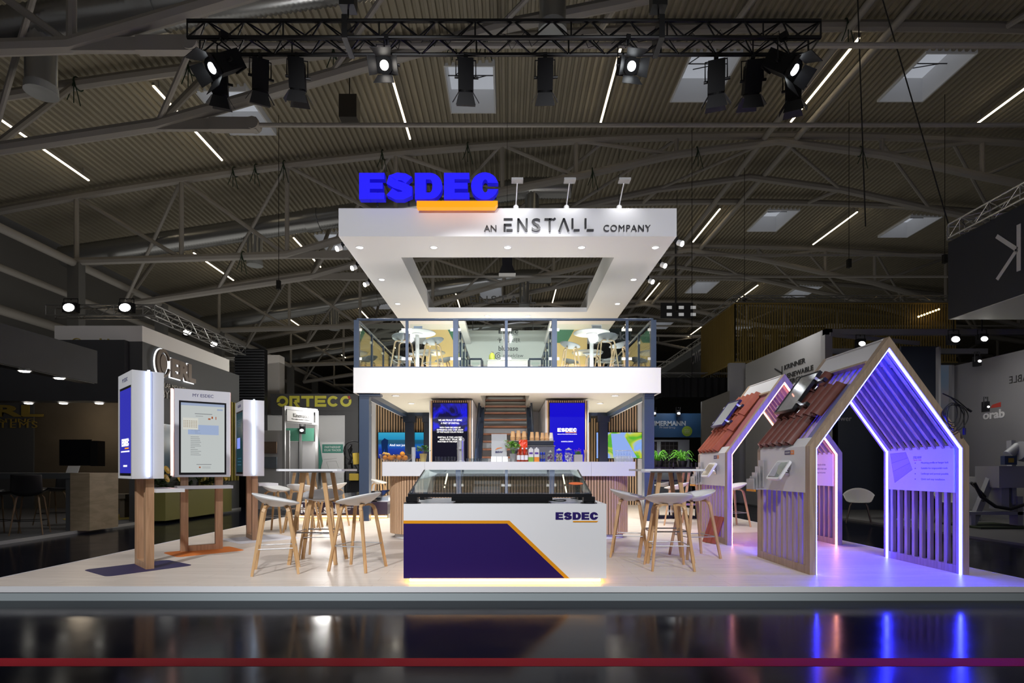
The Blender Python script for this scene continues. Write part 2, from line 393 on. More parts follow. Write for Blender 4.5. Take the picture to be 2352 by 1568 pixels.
struct(MB_.build('trim_1', M('ledge_grey', (.22, .22, .215), .6)))
# ---- linear lights
led_on = M('warm_tube_light', (1, 1, 1), .5, em=(1, .83, .55), es=7)
rows = [(-17.6, 'along the side wall'), (-12.0, 'over the tall white kiosks'), (-4.1, 'left of the blue sign'), (3.87, 'over the white canopy'), (11.9, 'under the roof ridge'), (19.6, 'over the slatted golden screen')]
rows[2] = (-4.1, 'beside the high blue letters')
for x, where in rows:
    for j, y0 in enumerate((19.15, 31.7, 44.3, 56.9)):
        z = RZ(x)-.42
        r = thing('ceiling_light', 'slim warm tube light %s, %s from the front' % (where, ORD[j]), 'ceiling light', (x, y0+2.3, z), group='linear ceiling lights')
        MB().box(x-.05, x+.05, y0, y0+4.65, z+.04, z+.13).box(x-.02, x+.02, y0+.3, y0+.34, z+.13, z+.38).box(x-.02, x+.02, y0+4.3, y0+4.34, z+.13, z+.38).build('housing', roofgrey, r)
        MB().box(x-.032, x+.032, y0+.02, y0+4.63, z, z+.04).build('light_tube', led_on, r)
# ---- air ducts
duct_m = M('corrugated_duct', (.42, .43, .44), .3, .85)
for i, y in enumerate((14.5, 26.75, 39.0, 51.3)):
    r = thing('air_duct', 'round ribbed silver air duct hanging under the roof, %s from the front' % ORD[i], 'air duct', (-9, y, RZ(-9)-2), group='silver air ducts')
    f = lambda x: CAMZ+min(13.3, 11.72+.15*(x+9.6))
    pts = []; rs = []; x = -21.0
    while x < 3.0:
        pts.append((x, y, f(x))); rs.append(.46); pts.append((x+.06, y, f(x+.06))); rs.append(.50); x += .13
    MB().tube(pts, rs, 14).build('main_duct', duct_m, r, smooth='all')
    mb = MB()
    for xx in (-9.2, -1.2): mb.cyl((xx-.3, y, f(xx-.3)), (xx+.3, y, f(xx+.3)), .53, n=20)
    mb.build('smooth_sleeve', duct_m, r, smooth=True)
    for xx, zb in ((-11.95, CAMZ+9.75), (1.15, CAMZ+11.3)):
        n = MB().cyl((xx, y, zb), (xx, y, f(xx)), .34, n=20).build('outlet', duct_m, r, smooth=True)
        MB().lathe((xx, y, zb-.12), [(.36, .2), (.37, 0), (.30, 0), (.22, .03)], 20).build('diffuser', M('diffuser_grey', (.4, .42, .43), .4), n, smooth=True)
# ---- rigging chains and cables from the roof
cable = M('black_cable', (.01, .01, .01), .6)
def rig(px, py, Y, z1, lab, r=.012):
    p = P(px, py, Y); m = MB().cyl((p.x, p.y, z1), (p.x, p.y, RZ(p.x)-.01), r, n=5); m.cbox((p.x, p.y, z1+.2), (.14, .14, .34))
    return tag(m.build('chain_hoist', cable), lab, 'chain hoist')
rig(640, 300, 22, 8.2, 'black hoist cable hanging from the roof above the slim wooden stools')
rig(1710, 620, 27, 9.0, 'small black chain hoist over the far end of the golden screen')
rig(1950, 620, 23, 9.4, 'black chain hoist hanging over the middle of the golden screen')
rig(2170, 600, 22.5, 9.4, 'black chain hoist beside the dark hanging box')
rig(1555, 690, 30, 9.6, 'black chain hoist behind the corner of the white canopy')
for px, Y, lab in ((1968, 14, 'first thin black cable hanging down over the wooden houses'), (2010, 14.6, 'second thin black cable slanting over the wooden houses')):
    a = P(px, -60, Y); b = P(px+20 if px < 1990 else 2180, 520, Y+.5)
    tag(MB().cyl(a, b, .016, n=5).build('black_cable', cable), lab, 'cable')
strap_m = M('green_strap', (.02, .045, .025), .7)
for (px, Y, f) in ((440, 18.68, 0), (590, 24.8, 0), (655, 24.8, 0), (1040, 18.68, 0), (1115, 18.68, 0), (770, 18.68, 0), (1360, 24.8, 1), (1600, 24.8, 1), (560, 24.8, 1), (180, 18.68, 0), (1975, 24.8, 1), (540, 24.8, 0), (1075, 24.8, 0), (880, 24.8, 0), (2240, 15.6, 1), (1940, 18.68, 0)):
    x = XY(px, Y); z = (low_f(x) if f else top_c(x)); mb = MB()
    mb.tube([(x+.02*math.cos(a), Y+.2*math.cos(a), z+.2*math.sin(a)) for a in [i*PI/6 for i in range(12)]], .022, 5, closed=True)
    for q in (-1, 0, 1): mb.tube([(x, Y-.19, z), (x+.1*q, Y-.2, z-.35), (x+.22*q, Y-.2, z-.75-.1*q)], .016, 5)
    tag(mb.build('rigging_strap', strap_m), 'dark green rigging strap looped round a roof girder tube, loose ends hanging', 'strap', 'green rigging straps on the girders')
# ================================================================ STAND FLOOR
def plank_floor():
    m = M('pale_oak_floor', (.64, .56, .49), .38); nt = m.node_tree; b = nt.nodes['Principled BSDF']
    tc = nt.nodes.new('ShaderNodeTexCoord'); mp = nt.nodes.new('ShaderNodeMapping'); mp.inputs['Rotation'].default_value = (0, 0, 0)
    br = nt.nodes.new('ShaderNodeTexBrick'); br.inputs['Scale'].default_value = 1; br.inputs['Mortar Size'].default_value = .0015
    br.inputs['Brick Width'].default_value = 1.3; br.inputs['Row Height'].default_value = .19; br.offset = .37
    br.inputs['Color1'].default_value = (.80, .71, .63, 1); br.inputs['Color2'].default_value = (.75, .66, .58, 1); br.inputs['Mortar'].default_value = (.45, .36, .28, 1)
    mp2 = nt.nodes.new('ShaderNodeMapping'); mp2.inputs['Scale'].default_value = (1.5, 22, 1)
    n = nt.nodes.new('ShaderNodeTexNoise'); n.inputs['Scale'].default_value = 1.5; n.inputs['Detail'].default_value = 6
    mx = nt.nodes.new('ShaderNodeMix'); mx.data_type = 'RGBA'; mx.blend_type = 'MULTIPLY'; mx.inputs[0].default_value = .35
    nt.links.new(tc.outputs['Object'], mp.inputs[0]); nt.links.new(mp.outputs[0], br.inputs['Vector'])
    nt.links.new(tc.outputs['Object'], mp2.inputs[0]); nt.links.new(mp2.outputs[0], n.inputs['Vector'])
    cr = nt.nodes.new('ShaderNodeValToRGB'); cr.color_ramp.elements[0].position = .3; cr.color_ramp.elements[0].color = (.62, .58, .55, 1); cr.color_ramp.elements[1].position = .62
    nt.links.new(n.outputs['Fac'], cr.inputs[0]); nt.links.new(br.outputs['Color'], mx.inputs[6]); nt.links.new(cr.outputs[0], mx.inputs[7]); nt.links.new(mx.outputs[2], b.inputs['Base Color'])
    return m
FY0 = 5.32; FX0, FX1 = -5.14, 5.17; FY1 = 21.5
pf = thing('stand_platform', 'wide raised stand floor of pale planks with a grey edge', 'platform', ((FX0+FX1)/2, 13, 0))
MB().box(FX0, FX1, FY0, FY1, PL-.012, PL).build('plank_floor', plank_floor(), pf)
MB().box(FX0-.02, FX1+.02, FY0-.02, FY0-.0005, PL-.05, PL+.004).box(FX0-.02, FX0-.0005, FY0-.02, FY1, PL-.05, PL+.004).box(FX1+.0005, FX1+.02, FY0-.02, FY1, PL-.05, PL+.004).build('white_edge_strip', white, pf)
MB().box(FX0-.01, FX1+.01, FY0-.012, FY1, 0, PL-.05).build('plinth', M('platform_edge_grey', (.36, .41, .43), .5), pf)
# ================================================================ TWO STOREY PAVILION
DZ0, DZ1 = 2.855, 3.38          # deck underside / top
DY0, DY1 = 12.0, 20.2
deck = thing('upper_deck', 'white boxed upper floor carried on dark posts above the bar', 'upper deck', (0, 16, DZ0))
OX0, OX1, OY0, OY1 = -.62, .50, 12.9, 16.2
MB().box(-3.24, 3.22, DY0+.05, OY0, DZ0+.06, DZ1-.01).box(-3.24, OX0, OY0, OY1, DZ0+.06, DZ1-.01).box(OX1, 3.22, OY0, OY1, DZ0+.06, DZ1-.01).box(-3.24, 3.22, OY1, DY1, DZ0+.06, DZ1-.01).build('floor_slab', soffit_mat, deck)
MB().box(-3.27, 3.25, DY0, DY0+.05, DZ0, DZ1+.01).box(-3.27, -3.22, DY0+.05, DY1, DZ0, DZ1+.01).box(3.20, 3.25, DY0+.05, DY1, DZ0, DZ1+.01).build('fascia', white_matt, deck)
mb = MB()
for x in (-3.02, 2.98): mb.box(x-.06, x+.06, DY0+.2, 17.4, DZ0-.05, DZ0+.06); mb.box(x+(-.2 if x < 0 else .1), x+(-.1 if x < 0 else .2), DY0+.1, 20, DZ0-.01, DZ0+.06)
mb.box(-3.0, 3.0, 16.75, 16.95, DZ0-.03, DZ0+.06).build('edge_beams', navy, deck)
# posts
for x, y, lab in ((-3.07, 12.2, 'square navy post beside the barstools on the kiosk side'), (3.03, 12.2, 'square navy post nearest the wooden houses')):
    r = thing('deck_post', lab, 'post', (x, y, PL)); MB().box(x-.105, x+.105, y-.1, y+.1, PL, DZ0).build('shaft', navy, r)
    MB().box(x-.1, x+.35 if x < 0 else x+.1, y-.12, y+.12, DZ0-.05, DZ0-.001).build('cap_plate', navy, r)
for x, y, lab in ((-2.9, 16.8, 'dark rear post in front of the blue sea picture screen'), (2.83, 16.8, 'dark rear post in front of the green meadow screen'), (-2.38, 16.8, 'dark rear post just behind the screen tower with white text'), (2.3, 16.8, 'dark rear post just behind the plain blue screen tower')):
    r = thing('deck_post', lab, 'post', (x, y, PL)); w = .13 if abs(x) > 2.5 else .09
    MB().box(x-w, x+w, y-.1, y+.1, PL, DZ0-.04).build('shaft', M('dark_navy_steel', (.012, .018, .035), .35), r)
    MB().box(x-w-.05, x+w+.05, y-.14, y+.14, DZ0-.22, DZ0-.04).build('cap_plate', M('dark_navy_steel'), r)
# recessed downlights
def downlight(p, lab, grp, r=.075, e=6, power=0, ang=110, col=(1, .97, .92)):
    t = thing('downlight', lab, 'downlight', p, group=grp)
    MB().lathe(p, [(r, -.012), (r+.02, -.008), (r+.02, 0), (r-.005, 0)], 20, cap=False).build('trim_ring', white, t)
    MB().lathe(p, [(.001, -.004), (r-.005, -.004)], 20, cap=False).build('lens', M('downlight_lens', (1, 1, 1), .3, em=(1, .98, .94), es=9), t)
    if power: lamp('SPOT', 'downlight_beam', (p[0], p[1], p[2]-.03), (p[0], p[1], p[2]-2), power, col, .05, ang, .8)
for x, y, lab in ((-2.55, 12.9, 'small round downlight under the deck, front one beside the screen tower with white text'), (2.45, 12.9, 'small round downlight under the deck, front one beside the plain blue screen tower'), (-2.45, 14.4, 'small round downlight under the deck, rear one near the sea picture screen'), (2.35, 14.4, 'small round downlight under the deck, rear one near the green meadow screen')):
    downlight((x, y, DZ0+.06), lab, 'downlights under the deck', power=160, ang=150, col=(1, .93, .78))
# slatted wall at the rear with its screens
def slat_panel(mb, x0, x1, y, z0, z1, pitch=.06, w=.036, d=.03, T=None):
    n = int((x1-x0)/pitch)
    for i in range(n+1):
        x = x0+i*(x1-x0)/n
        if x+w <= x1+.001: mb.box(x, x+w, y-d, y, z0, z1, T)
for sx, lab, (x0, x1) in ((-1, 'tall oak slat wall behind the sea picture screen', (-4.12, -1.84)), (1, 'tall oak slat wall behind the green meadow screen', (1.90, 4.12))):
    t = thing('slat_wall', lab, 'slat wall', ((x0+x1)/2, 17.7, PL))
    zi = DZ0-.035; cut = -3.3 if sx < 0 else 3.3; ia, ib = (cut, x1) if sx < 0 else (x0, cut); oa, ob = (x0, cut) if sx < 0 else (cut, x1)
    MB().box(ia, ib, 17.62, 17.7, PL, zi).box(oa, ob, 17.62, 17.7, PL, 3.9).build('felt_backing', dark_felt, t)
    mb = MB(); slat_panel(mb, ia, ib, 17.62, PL, zi, .075, .045); slat_panel(mb, oa, ob, 17.62, PL, 3.9, .075, .045); mb.build('oak_slats', slat_wood, t)
    xe = x0 if sx < 0 else x1
    MB().box(xe-.09, xe+.03, 17.5, 17.7, PL, 3.9).build('white_end_board', white, t)
def tv(name, lab, x0, x1, z0, z1, y, screen, body=None, group=None):
    t = thing(name, lab, 'screen', ((x0+x1)/2, y, z0), group=group)
    MB().box(x0-.012, x1+.012, y, y+.05, z0-.012, z1+.012).build('bezel', blackp, t)
    s = MB().box(x0, x1, y-.004, y-.0005, z0, z1).build('display', screen, t)
    return t
# sea picture
sea = M('sea_picture', (0, 0, 0), .25); nt = sea.node_tree; b = nt.nodes['Principled BSDF']
tc = nt.nodes.new('ShaderNodeTexCoord'); sp = nt.nodes.new('ShaderNodeSeparateXYZ'); cr = nt.nodes.new('ShaderNodeValToRGB'); e = cr.color_ramp.elements
nt.links.new(tc.outputs['Generated'], sp.inputs[0]); nt.links.new(sp.outputs['Z'], cr.inputs[0])
e[0].color = (.005, .015, .20, 1); e[1].color = (.03, .35, .55, 1)
for p, c in ((.35, (.005, .04, .35, 1)), (.50, (.01, .12, .45, 1)), (.58, (.01, .08, .16, 1)), (.70, (.01, .10, .18, 1)), (.74, (.01, .25, .48, 1))): x = e.new(p); x.color = c
nt.links.new(cr.outputs[0], b.inputs['Emission Color']); b.inputs['Emission Strength'].default_value = 1.0
TY = 17.5
t = tv('television', 'wide screen showing blue water picture and white subtitle', XY(869, TY), XY(973, TY), ZY(1052, TY), ZY(993, TY), TY, sea)
MB().text('And not just that', XY(947, TY)-XY(895, TY), .09, face_mat(((XY(895, TY)+XY(947, TY))/2, TY-.005, ZY(1022.5, TY))), bold=.01).build('subtitle', M('screen_white', (1, 1, 1), .5, em=(1, 1, 1), es=1), t)
mb = MB(); T = face_mat((XY(883, TY), TY-.005, ZY(1052, TY)))
mb.prism([(-.06, 0), (.0, .3), (.02, 0), (.12, 0), (.1, .35), (.12, .56), (0, .62), (-.1, .52)], 0, .001, T).build('man_silhouette', M('screen_dark_blue', (0, 0, 0), .5, em=(.003, .02, .09), es=1), t)
mead = ramp_screen('meadow_picture', [(.0, (.02, .25, .02)), (.40, (.10, .45, .03)), (.46, (.55, .62, .05)), (.52, (.25, .42, .85)), (.62, (.28, .45, .95)), (1, (.05, .2, .8))], 1.0, scale=1.6, warp=.8)
t = tv('television', 'wide screen showing green meadow and pale blue panels', XY(1370, TY), XY(1474, TY), ZY(1052, TY), ZY(993, TY), TY, mead)
T = face_mat((XY(1370, TY), TY-.005, ZY(1052, TY)))
MB().prism([(.52, .02), (1.25, .02), (.82, .76), (.45, .76)], 0, .001, T).prism([(0, .05), (.2, .35), (.1, .7), (0, .6)], .0, .0012, T).build('panel_picture', M('screen_pale_blue', (0, 0, 0), .4, em=(.28, .42, .85), es=1), t)
# screen towers beside the stairs
for x0, x1, lab, which in ((XY(986, 13.3), XY(1086, 13.3), 'slatted oak tower holding the screen with white text', 0), (XY(1253, 13.3), XY(1352, 13.3), 'slatted oak tower holding the plain blue screen', 1)):
    y = 13.3; t = thing('slatted_tower', lab, 'tower', ((x0+x1)/2, y+1, PL))
    MB().box(x0, x1, y+.03, 17.0, PL, DZ0-.001).build('white_body', white_matt, t)
    mb = MB(); slat_panel(mb, x0+.035, x1-.03, y+.03, PL, DZ0-.001, .0485, .030, .03); mb.build('oak_slats', wood('tower_slats', (.70, .46, .28), (.80, .56, .36), (8, 8, 1.2)), t)
    MB().box(x0+.03, x1-.03, y+.022, y+.0295, PL, DZ0-.001).build('felt_backing', dark_felt, t)
    MB().box(x0, x0+.03, y-.005, y+.03, PL, DZ0-.001).box(x1-.03, x1, y-.005, y+.03, PL, DZ0-.001).build('white_edges', white, t)
    a, b_ = (994.5, 1074.5) if which == 0 else (1262.5, 1342)
    X0, X1 = XY(a, y), XY(b_, y); z1 = ZY(926, y); z0 = z1-1.43
    if which == 0:
        scr = ramp_screen('blue_abstract', [(.0, (.004, .004, .02)), (.45, (.005, .004, .06)), (.52, (.01, .01, .35)), (.60, (.01, .01, .75)), (1, (.02, .01, .5))], 1, scale=2.2, warp=1.5)
        s = tv('wall_screen', 'upright screen with white text on dark blue beside the stairs', X0, X1, z0, z1, y-.06, M('screen_black_blue', (0, 0, 0), .3, em=(.003, .002, .012), es=1))
        MB().box(X0+.01, X1-.01, y-.0662, y-.0645, z1-.66, z1-.01).build('picture', scr, s)
        mb = MB(); wht = M('screen_white')
        for txt, py, w in (('WE ARE PROUD OF BEING', 965.2, 54), ('A PART OF ENSTALL', 971.9, 42), ('WITH TWO DECADES OF', 982, 48), ('EXPERIENCE AND OVER 25GW', 987.2, 60), ('OF INSTALLED SOLAR PANELS', 992.2, 60), ('ENSTALL IS THE LARGEST', 1004.2, 56), ('AND MOST TRUSTED', 1009.2, 48), ('PARTNER IN THE INDUSTRY', 1014.2, 56)):
            T = face_mat((XY(1034.5, y), y-.067, ZY(py, y))); mb.text(txt, w/1300*y, .042 if py < 975 else .034, T, .001, bold=.0)
        mb.build('lettering', wht, s)
    else:
        s = tv('wall_screen', 'upright bright blue screen with small white logo beside the stairs', X0, X1, z0, z1, y-.06, M('screen_blue', (0, 0, 0), .3, em=(.008, .004, .62), es=1))
        xm = XY(1302, y); mb = MB(); mb.poly_text('ESDEC', .45, .085, face_mat((xm, y-.066, ZY(987.5, y))), .001)
        mb.text('INNOVATIVE MOUNTING SYSTEMS', .45, .018, face_mat((xm, y-.066, ZY(997.2, y))), .001)
        mb.text('AN ENSTALL COMPANY', .28, .025, face_mat((xm, y-.066, ZY(1014, y))), .001).build('logo_lettering', M('screen_white'), s)
        T = face_mat((XY(1311, y), y-.066, ZY(993.3, y))); MB().prism([(-.13, -.008), (.12, -.008), (.135, .008), (-.13, .008)], 0, .001, T).build('logo_bar', M('screen_orange', (0, 0, 0), .4, em=(1, .35, .02), es=1), s)
# stairs
st = thing('staircase', 'steep open staircase with dark wood treads and navy side rails', 'staircase', (-.06, 14, PL))
tread = wood('dark_wood_tread', (.20, .075, .035), (.28, .11, .055), (2, 20, 20))
sy0, sz0, sy1, sz1 = 12.35, PL+.2, 15.9, DZ1
n = 16
for i in range(n):
    f = i/(n-1.); y = sy0+(sy1-sy0)*f; z = sz0+(sz1-sz0)*f
    MB().box(-.62, .50, y, y+.28, z-.045, z).build('tread', tread, st)
mb = MB()
for x in (-.68, .56): mb.bar((x, sy0-.1, sz0-.2), (x, sy1+.15, sz1-.05), .09, .26)
mb.build('stringers', navy, st)
mb = MB()
for x in (-.72, .60):
    mb.tube([(x, sy0-.05, PL+.25), (x, sy0, PL+1.05), (x, sy1, sz1+.9), (x, sy1+.25, sz1+.95), (x, sy1+.28, sz1+.1)], .025, 8)
    for f in (.15, .35, .55, .75, .95): mb.cyl((x, sy0+(sy1-sy0)*f, sz0+(sz1-sz0)*f), (x, sy0+(sy1-sy0)*f, sz0+(sz1-sz0)*f+.88), .018, n=8)
mb.build('handrails', navy, st, smooth=True)
MB().box(XY(1086,13.3)+.001, XY(1253,13.3)-.001, 16.3, 16.4, PL, DZ0+.05).build('rear_closing_panel', white_matt, None)
o = bpy.context.scene.objects.get('rear_closing_panel'); tag(o, 'plain white panel closing the space behind the stairs', 'panel')
# ---------------------------------------------------------------- railings upstairs
def railing(a, b, posts, thick, lab, name='glass_railing', z0=DZ1, h=1.06):
    a = Vector((*a, z0)); b = Vector((*b, z0)); d = b-a; L = d.length; u = d/L; r = thing(name, lab, 'railing', (a+b)/2)
    mb = MB(); mb.tube([a+Vector((0, 0, h)), b+Vector((0, 0, h))], .028, 10)
    mb.build('handrail', navy, r, smooth=True)
    MB().bar(a+Vector((0, 0, .03)), b+Vector((0, 0, .03)), .05, .04).build('bottom_rail', navy, r)
    for i, p in enumerate(posts):
        c = a+u*(p*L); w = .11 if i in thick else .045
        MB().bar(c, c+Vector((0, 0, h-.02)), w, .06 if i not in thick else .11, up=u).build('baluster', navy, r)
    for p, q in zip(posts, posts[1:]):
        c0 = a+u*(p*L+.07); c1 = a+u*(q*L-.07)
        if (c1-c0).dot(u) < .1: continue
        g = MB().bar(c0+Vector((0, 0, .53)), c1+Vector((0, 0, .53)), .008, .86).build('glass_pane', glass, r)
        mb = MB()
        for c in (c0, c1):
            for z in (.22, .84): mb.bar(c-u*.045+Vector((0, 0, z)), c+u*.035+Vector((0, 0, z)), .03, .055)
        mb.build('clips', M('satin_clips', (.7, .68, .62), .3, .8), g)
    return r
RYF = 12.12
xs = [XY(820, RYF), XY(935, RYF), XY(1047, RYF), XY(1163, RYF), XY(1273, RYF), XY(1440, RYF), XY(1500, RYF)]
L = xs[-1]-xs[0]
railing((xs[0], RYF), (xs[-1], RYF), [(x-xs[0])/L for x in xs], (0, 2, 4, 6), 'long front glass railing of the upper floor with navy rail')
railing((xs[0], RYF+.08), (xs[0], 19.5), [.01, .17, .34, .5, .67, .83, 1], (), 'side glass railing of the upper floor on the kiosk side')
railing((xs[-1], RYF+.08), (xs[-1], 19.5), [.01, .17, .34, .5, .67, .83, 1], (), 'side glass railing of the upper floor on the wooden house side')
railing((xs[2], RYF+.08), (xs[2], 16.4), [.02, .25, .5, .75, 1], (), 'inner glass railing along the stairwell, kiosk side')
railing((xs[4], RYF+.08), (xs[4], 16.4), [.02, .25, .5, .75, 1], (), 'inner glass railing along the stairwell, wooden house side')
railing((xs[2], 16.45), (-.75, 16.45), [0, 1], (), 'short railing joining the stair handrail, kiosk side')
railing((.62, 16.45), (xs[4], 16.45), [0, 1], (), 'short railing joining the stair handrail, wooden house side')
# ---------------------------------------------------------------- canopy
CZ0, CZ1, CY0, CY1, CW = 5.71, 6.25, 10.88, 20.2, 3.25
cp = thing('roof_canopy', 'huge white open frame canopy floating above the upper floor', 'canopy', (0, 15, CZ0))
canopy_m = M('canopy_white', (.80, .80, .82), .6)
MB().box(-CW, CW, CY0, 11.96, CZ0, CZ1).box(-CW, -2.25, 11.96, CY1, CZ0, CZ1).box(2.25, CW, 11.96, CY1, CZ0, CZ1).box(-2.25, 2.25, 16.1, 16.83, CZ0, 5.84).box(-2.25, -1.3, 16.83, CY1, CZ0, 5.84).box(1.3, 2.25, 16.83, CY1, CZ0, 5.84).build('canopy_frame', canopy_m, cp)
MB().box(-2.55, -2.25, 20.2, 20.3, DZ1, CZ1).box(2.25, 2.55, 20.2, 20.3, DZ1, CZ1).build('rear_supports', canopy_m, cp)
for x, y, lab in [(-2.98, 11.42, 'corner one on the kiosk side'), (-1.49, 11.42, 'second from the kiosk side'), (0, 11.42, 'middle one of the front row'), (1.49, 11.42, 'second from the house side'), (2.98, 11.42, 'corner one on the house side')]:
    downlight((x, y, CZ0), 'round downlight in the canopy front beam, '+lab, 'canopy downlights', r=.07, power=50)
for x, y, lab in [(-2.97, 13.35, 'kiosk side, nearer one'), (2.97, 13.35, 'house side, nearer one'), (-2.97, 15.3, 'kiosk side, farther one'), (2.97, 15.3, 'house side, farther one'), (-.6, 16.5, 'rear cross beam, kiosk side'), (.6, 16.5, 'rear cross beam, house side')]:
    downlight((x, y, CZ0), 'round downlight in the canopy side or cross beam, '+lab, 'canopy downlights', r=.07, power=50)
# clamp floods on the canopy sides
for x, y, k in ((-3.33, 11.4, 0), (-3.33, 12.5, 1), (-3.33, 13.6, 2), (3.33, 11.15, 0), (3.33, 12.35, 1), (3.33, 13.4, 2)):
    s = 1 if x > 0 else -1
    t = thing('side_floodlight', 'glaring small floodlight clamped to canopy edge, %s on the %s' % (ORD[k], 'house side' if s > 0 else 'kiosk side'), 'floodlight', (x, y, CZ0), group='canopy side floodlights')
    MB().box(x-.02, x+.02, y-.02, y+.02, CZ0-.02, CZ0+.1).box(min(x, x-s*.08), max(x, x-s*.08), y-.03, y+.03, CZ0+.02, CZ0+.05).build('clamp', black, t)
    MB().cyl((x+s*.02, y-.03, CZ0-.02), (x+s*.08, y-.09, CZ0-.07), .055, n=14).build('lamp_head', M('white_lamp_housing', (.7, .7, .7), .4), t, smooth=True)
    MB().cyl((x+s*.082, y-.092, CZ0-.071), (x+s*.086, y-.096, CZ0-.074), .05, n=14).build('lens', M('flood_lens', (1, 1, 1), .3, em=(.95, .97, 1), es=60), t)
# arm floodlights on top of the fascia
for px, lab in ((1187, 'nearest the blue letters'), (1303, 'middle one'), (1424, 'farthest from the blue letters')):
    x = XY(px-2, 11.1); t = thing('arm_floodlight', 'slim white arm light on canopy top edge, '+lab, 'arm light', (x, 11.1, CZ1), group='arm lights on the canopy')
    MB().lathe((x, 11.1, CZ1), [(.055, 0), (.055, .13), (.03, .16)], 14).build('base', white, t, smooth=True)
    hx = x+.02; MB().tube([(x, 11.1, CZ1+.15), (hx, 10.75, CZ1+.42)], .012, 8).build('arm', white, t)
    MB().box(hx-.11, hx+.11, 10.62, 10.78, CZ1+.42, CZ1+.46).build('lamp_head', M('lamp_grey', (.45, .45, .45), .4), t)
    lamp('SPOT', 'arm_beam', (hx, 10.70, CZ1+.40), (hx, 10.95, CZ0), 22, (1, 1, 1), .08, 110, .9)
# canopy lettering
T = face_mat((0, CY0, 0)); dk = M('dark_letter', (.03, .03, .035), .4)
def fp(px, py): return (XY(px, CY0), ZY(py, CY0))
sg = thing('canopy_lettering', 'dark raised lettering on white canopy front reading an enstall company', 'sign', (XY(1300, CY0), CY0, ZY(532, CY0)))
mb = MB(); T2 = face_mat((0, CY0-.03, 0))
mb.text('AN', .235, .115, T2, .03, center=fp(1126, 526.5)); mb.text('COMPANY', .90, .125, T2, .03, center=fp(1439, 526.5), spacing=1.15)
c0, c1 = XY(1157, CY0), XY(1370, CY0); z0, z1 = ZY(533, CY0), ZY(504, CY0); hh = z1-z0; step = (c1-c0)/6.85; t_ = .035
def bx(a, b, c, d): mb.prism([(a, c), (b, c), (b, d), (a, d)], 0, .03, T2)
def ln(x0, y0, x1, y1, w=t_):
    dx, dy = x1-x0, y1-y0; q = math.hypot(dx, dy); ox, oy = -dy/q*w/2, dx/q*w/2
    mb.prism([(x0+ox, y0+oy), (x1+ox, y1+oy), (x1-ox, y1-oy), (x0-ox, y0-oy)], 0, .03, T2)
x = c0; bx(x, x+.17, z1-t_, z1); bx(x, x+.15, z0+hh/2-t_/2, z0+hh/2+t_/2); bx(x, x+t_, z0, z0+hh/2); bx(x+.05, x+.17, z0, z0+t_)
x = c0+step; ln(x+t_/2, z0, x+t_/2, z1); ln(x+.02, z1-.01, x+.17, z0+.01); ln(x+.18, z0, x+.18, z1)
x = c0+2*step; mb.text('S', .17, hh, T2, .03, bold=.012, center=(x+.1, (z0+z1)/2))
x = c0+3*step; bx(x, x+.15, z1-t_, z1); ln(x+.16, z1-.03, x+.21, z1); ln(x+.1, z0, x+.1, z1)
x = c0+4*step; ln(x+.02, z0, x+.11, z1); ln(x+.11, z1, x+.2, z0)
x = c0+5*step-.02; ln(x+t_, z0+.05, x+t_, z1); bx(x+.06, x+.17, z0, z0+t_)
x = c0+6*step-.03; ln(x+t_, z0+.05, x+t_, z1); bx(x+.06, x+.19, z0, z0+t_)
mb.build('letters', dk, sg)
# spacers
mb = MB()
for i in range(24):
    xx = XY(1116, CY0)+i*(XY(1490, CY0)-XY(1116, CY0))/23; 
mb.cyl((c0+.01, CY0-.03, z0+.01), (c0+.01, CY0, z0+.01), .006, n=6); mb.build('spacers', dk, sg)
# big blue letters
YS = 10.62
s_ = thing('blue_letter_sign', 'large glowing blue capitals with an orange bar standing on the canopy', 'sign', (XY(985, YS), YS, CZ1))
blue_face = M('glowing_blue_face', (.01, .01, .2), .4, em=(.018, .012, 1.0), es=1.0)
blue_side = M('glowing_blue_return', (.01, .01, .3), .4, em=(.008, .004, .55), es=.7)
w = XY(1145, YS)-XY(825, YS); h = ZY(397, YS)-ZY(457, YS)
T = face_mat((XY(985, YS), YS+.14, ZY(427, YS)))
MB().poly_text('ESDEC', w, h, T, .14).build('letter_returns', blue_side, s_)
MB().poly_text('ESDEC', w, h, face_mat((XY(985, YS), YS-.001, ZY(427, YS))), .004).build('letter_faces', blue_face, s_)
x0, x1 = XY(957, YS), XY(1143, YS); z0, z1 = ZY(475.5, YS), ZY(461, YS)
T = face_mat((0, YS+.14, 0)); MB().prism([(x0, z0), (x1-.05, z0), (x1, z0+.07), (x1, z1), (x0, z1)], 0, .14, T).build('orange_bar', M('glowing_orange', (.5, .2, 0), .4, em=(1, .29, 0), es=1.0), s_)
mb = MB()
for px in (862, 935, 1010, 1100): xx = XY(px, YS); mb.bar((xx, YS+.19, CZ1), (xx, YS+.19, ZY(405, YS)), .03)
mb.bar((XY(830, YS), YS+.18, ZY(412, YS)), (XY(1140, YS), YS+.18, ZY(412, YS)), .03); mb.bar((XY(830, YS), YS+.18, ZY(445, YS)), (XY(1140, YS), YS+.18, ZY(445, YS)), .03)
mb.bar((x0+.2, YS+.08, CZ1), (x0+.2, YS+.25, CZ1+.02), .03, .04)
mb.build('support_frame', black, s_)
t = thing('rear_letter_sign', 'thin dark letters standing over the rear end of the canopy', 'sign', (XY(1154, 20.0), 20.0, CZ1))
MB().text('ENSTALL', XY(1230, 20)-XY(1080, 20), .26, face_mat((XY(1155, 20), 20.0, ZY(688, 20))), .03, spacing=1.3).build('letters', M('letter_dim', (.05, .05, .05), .5), t)
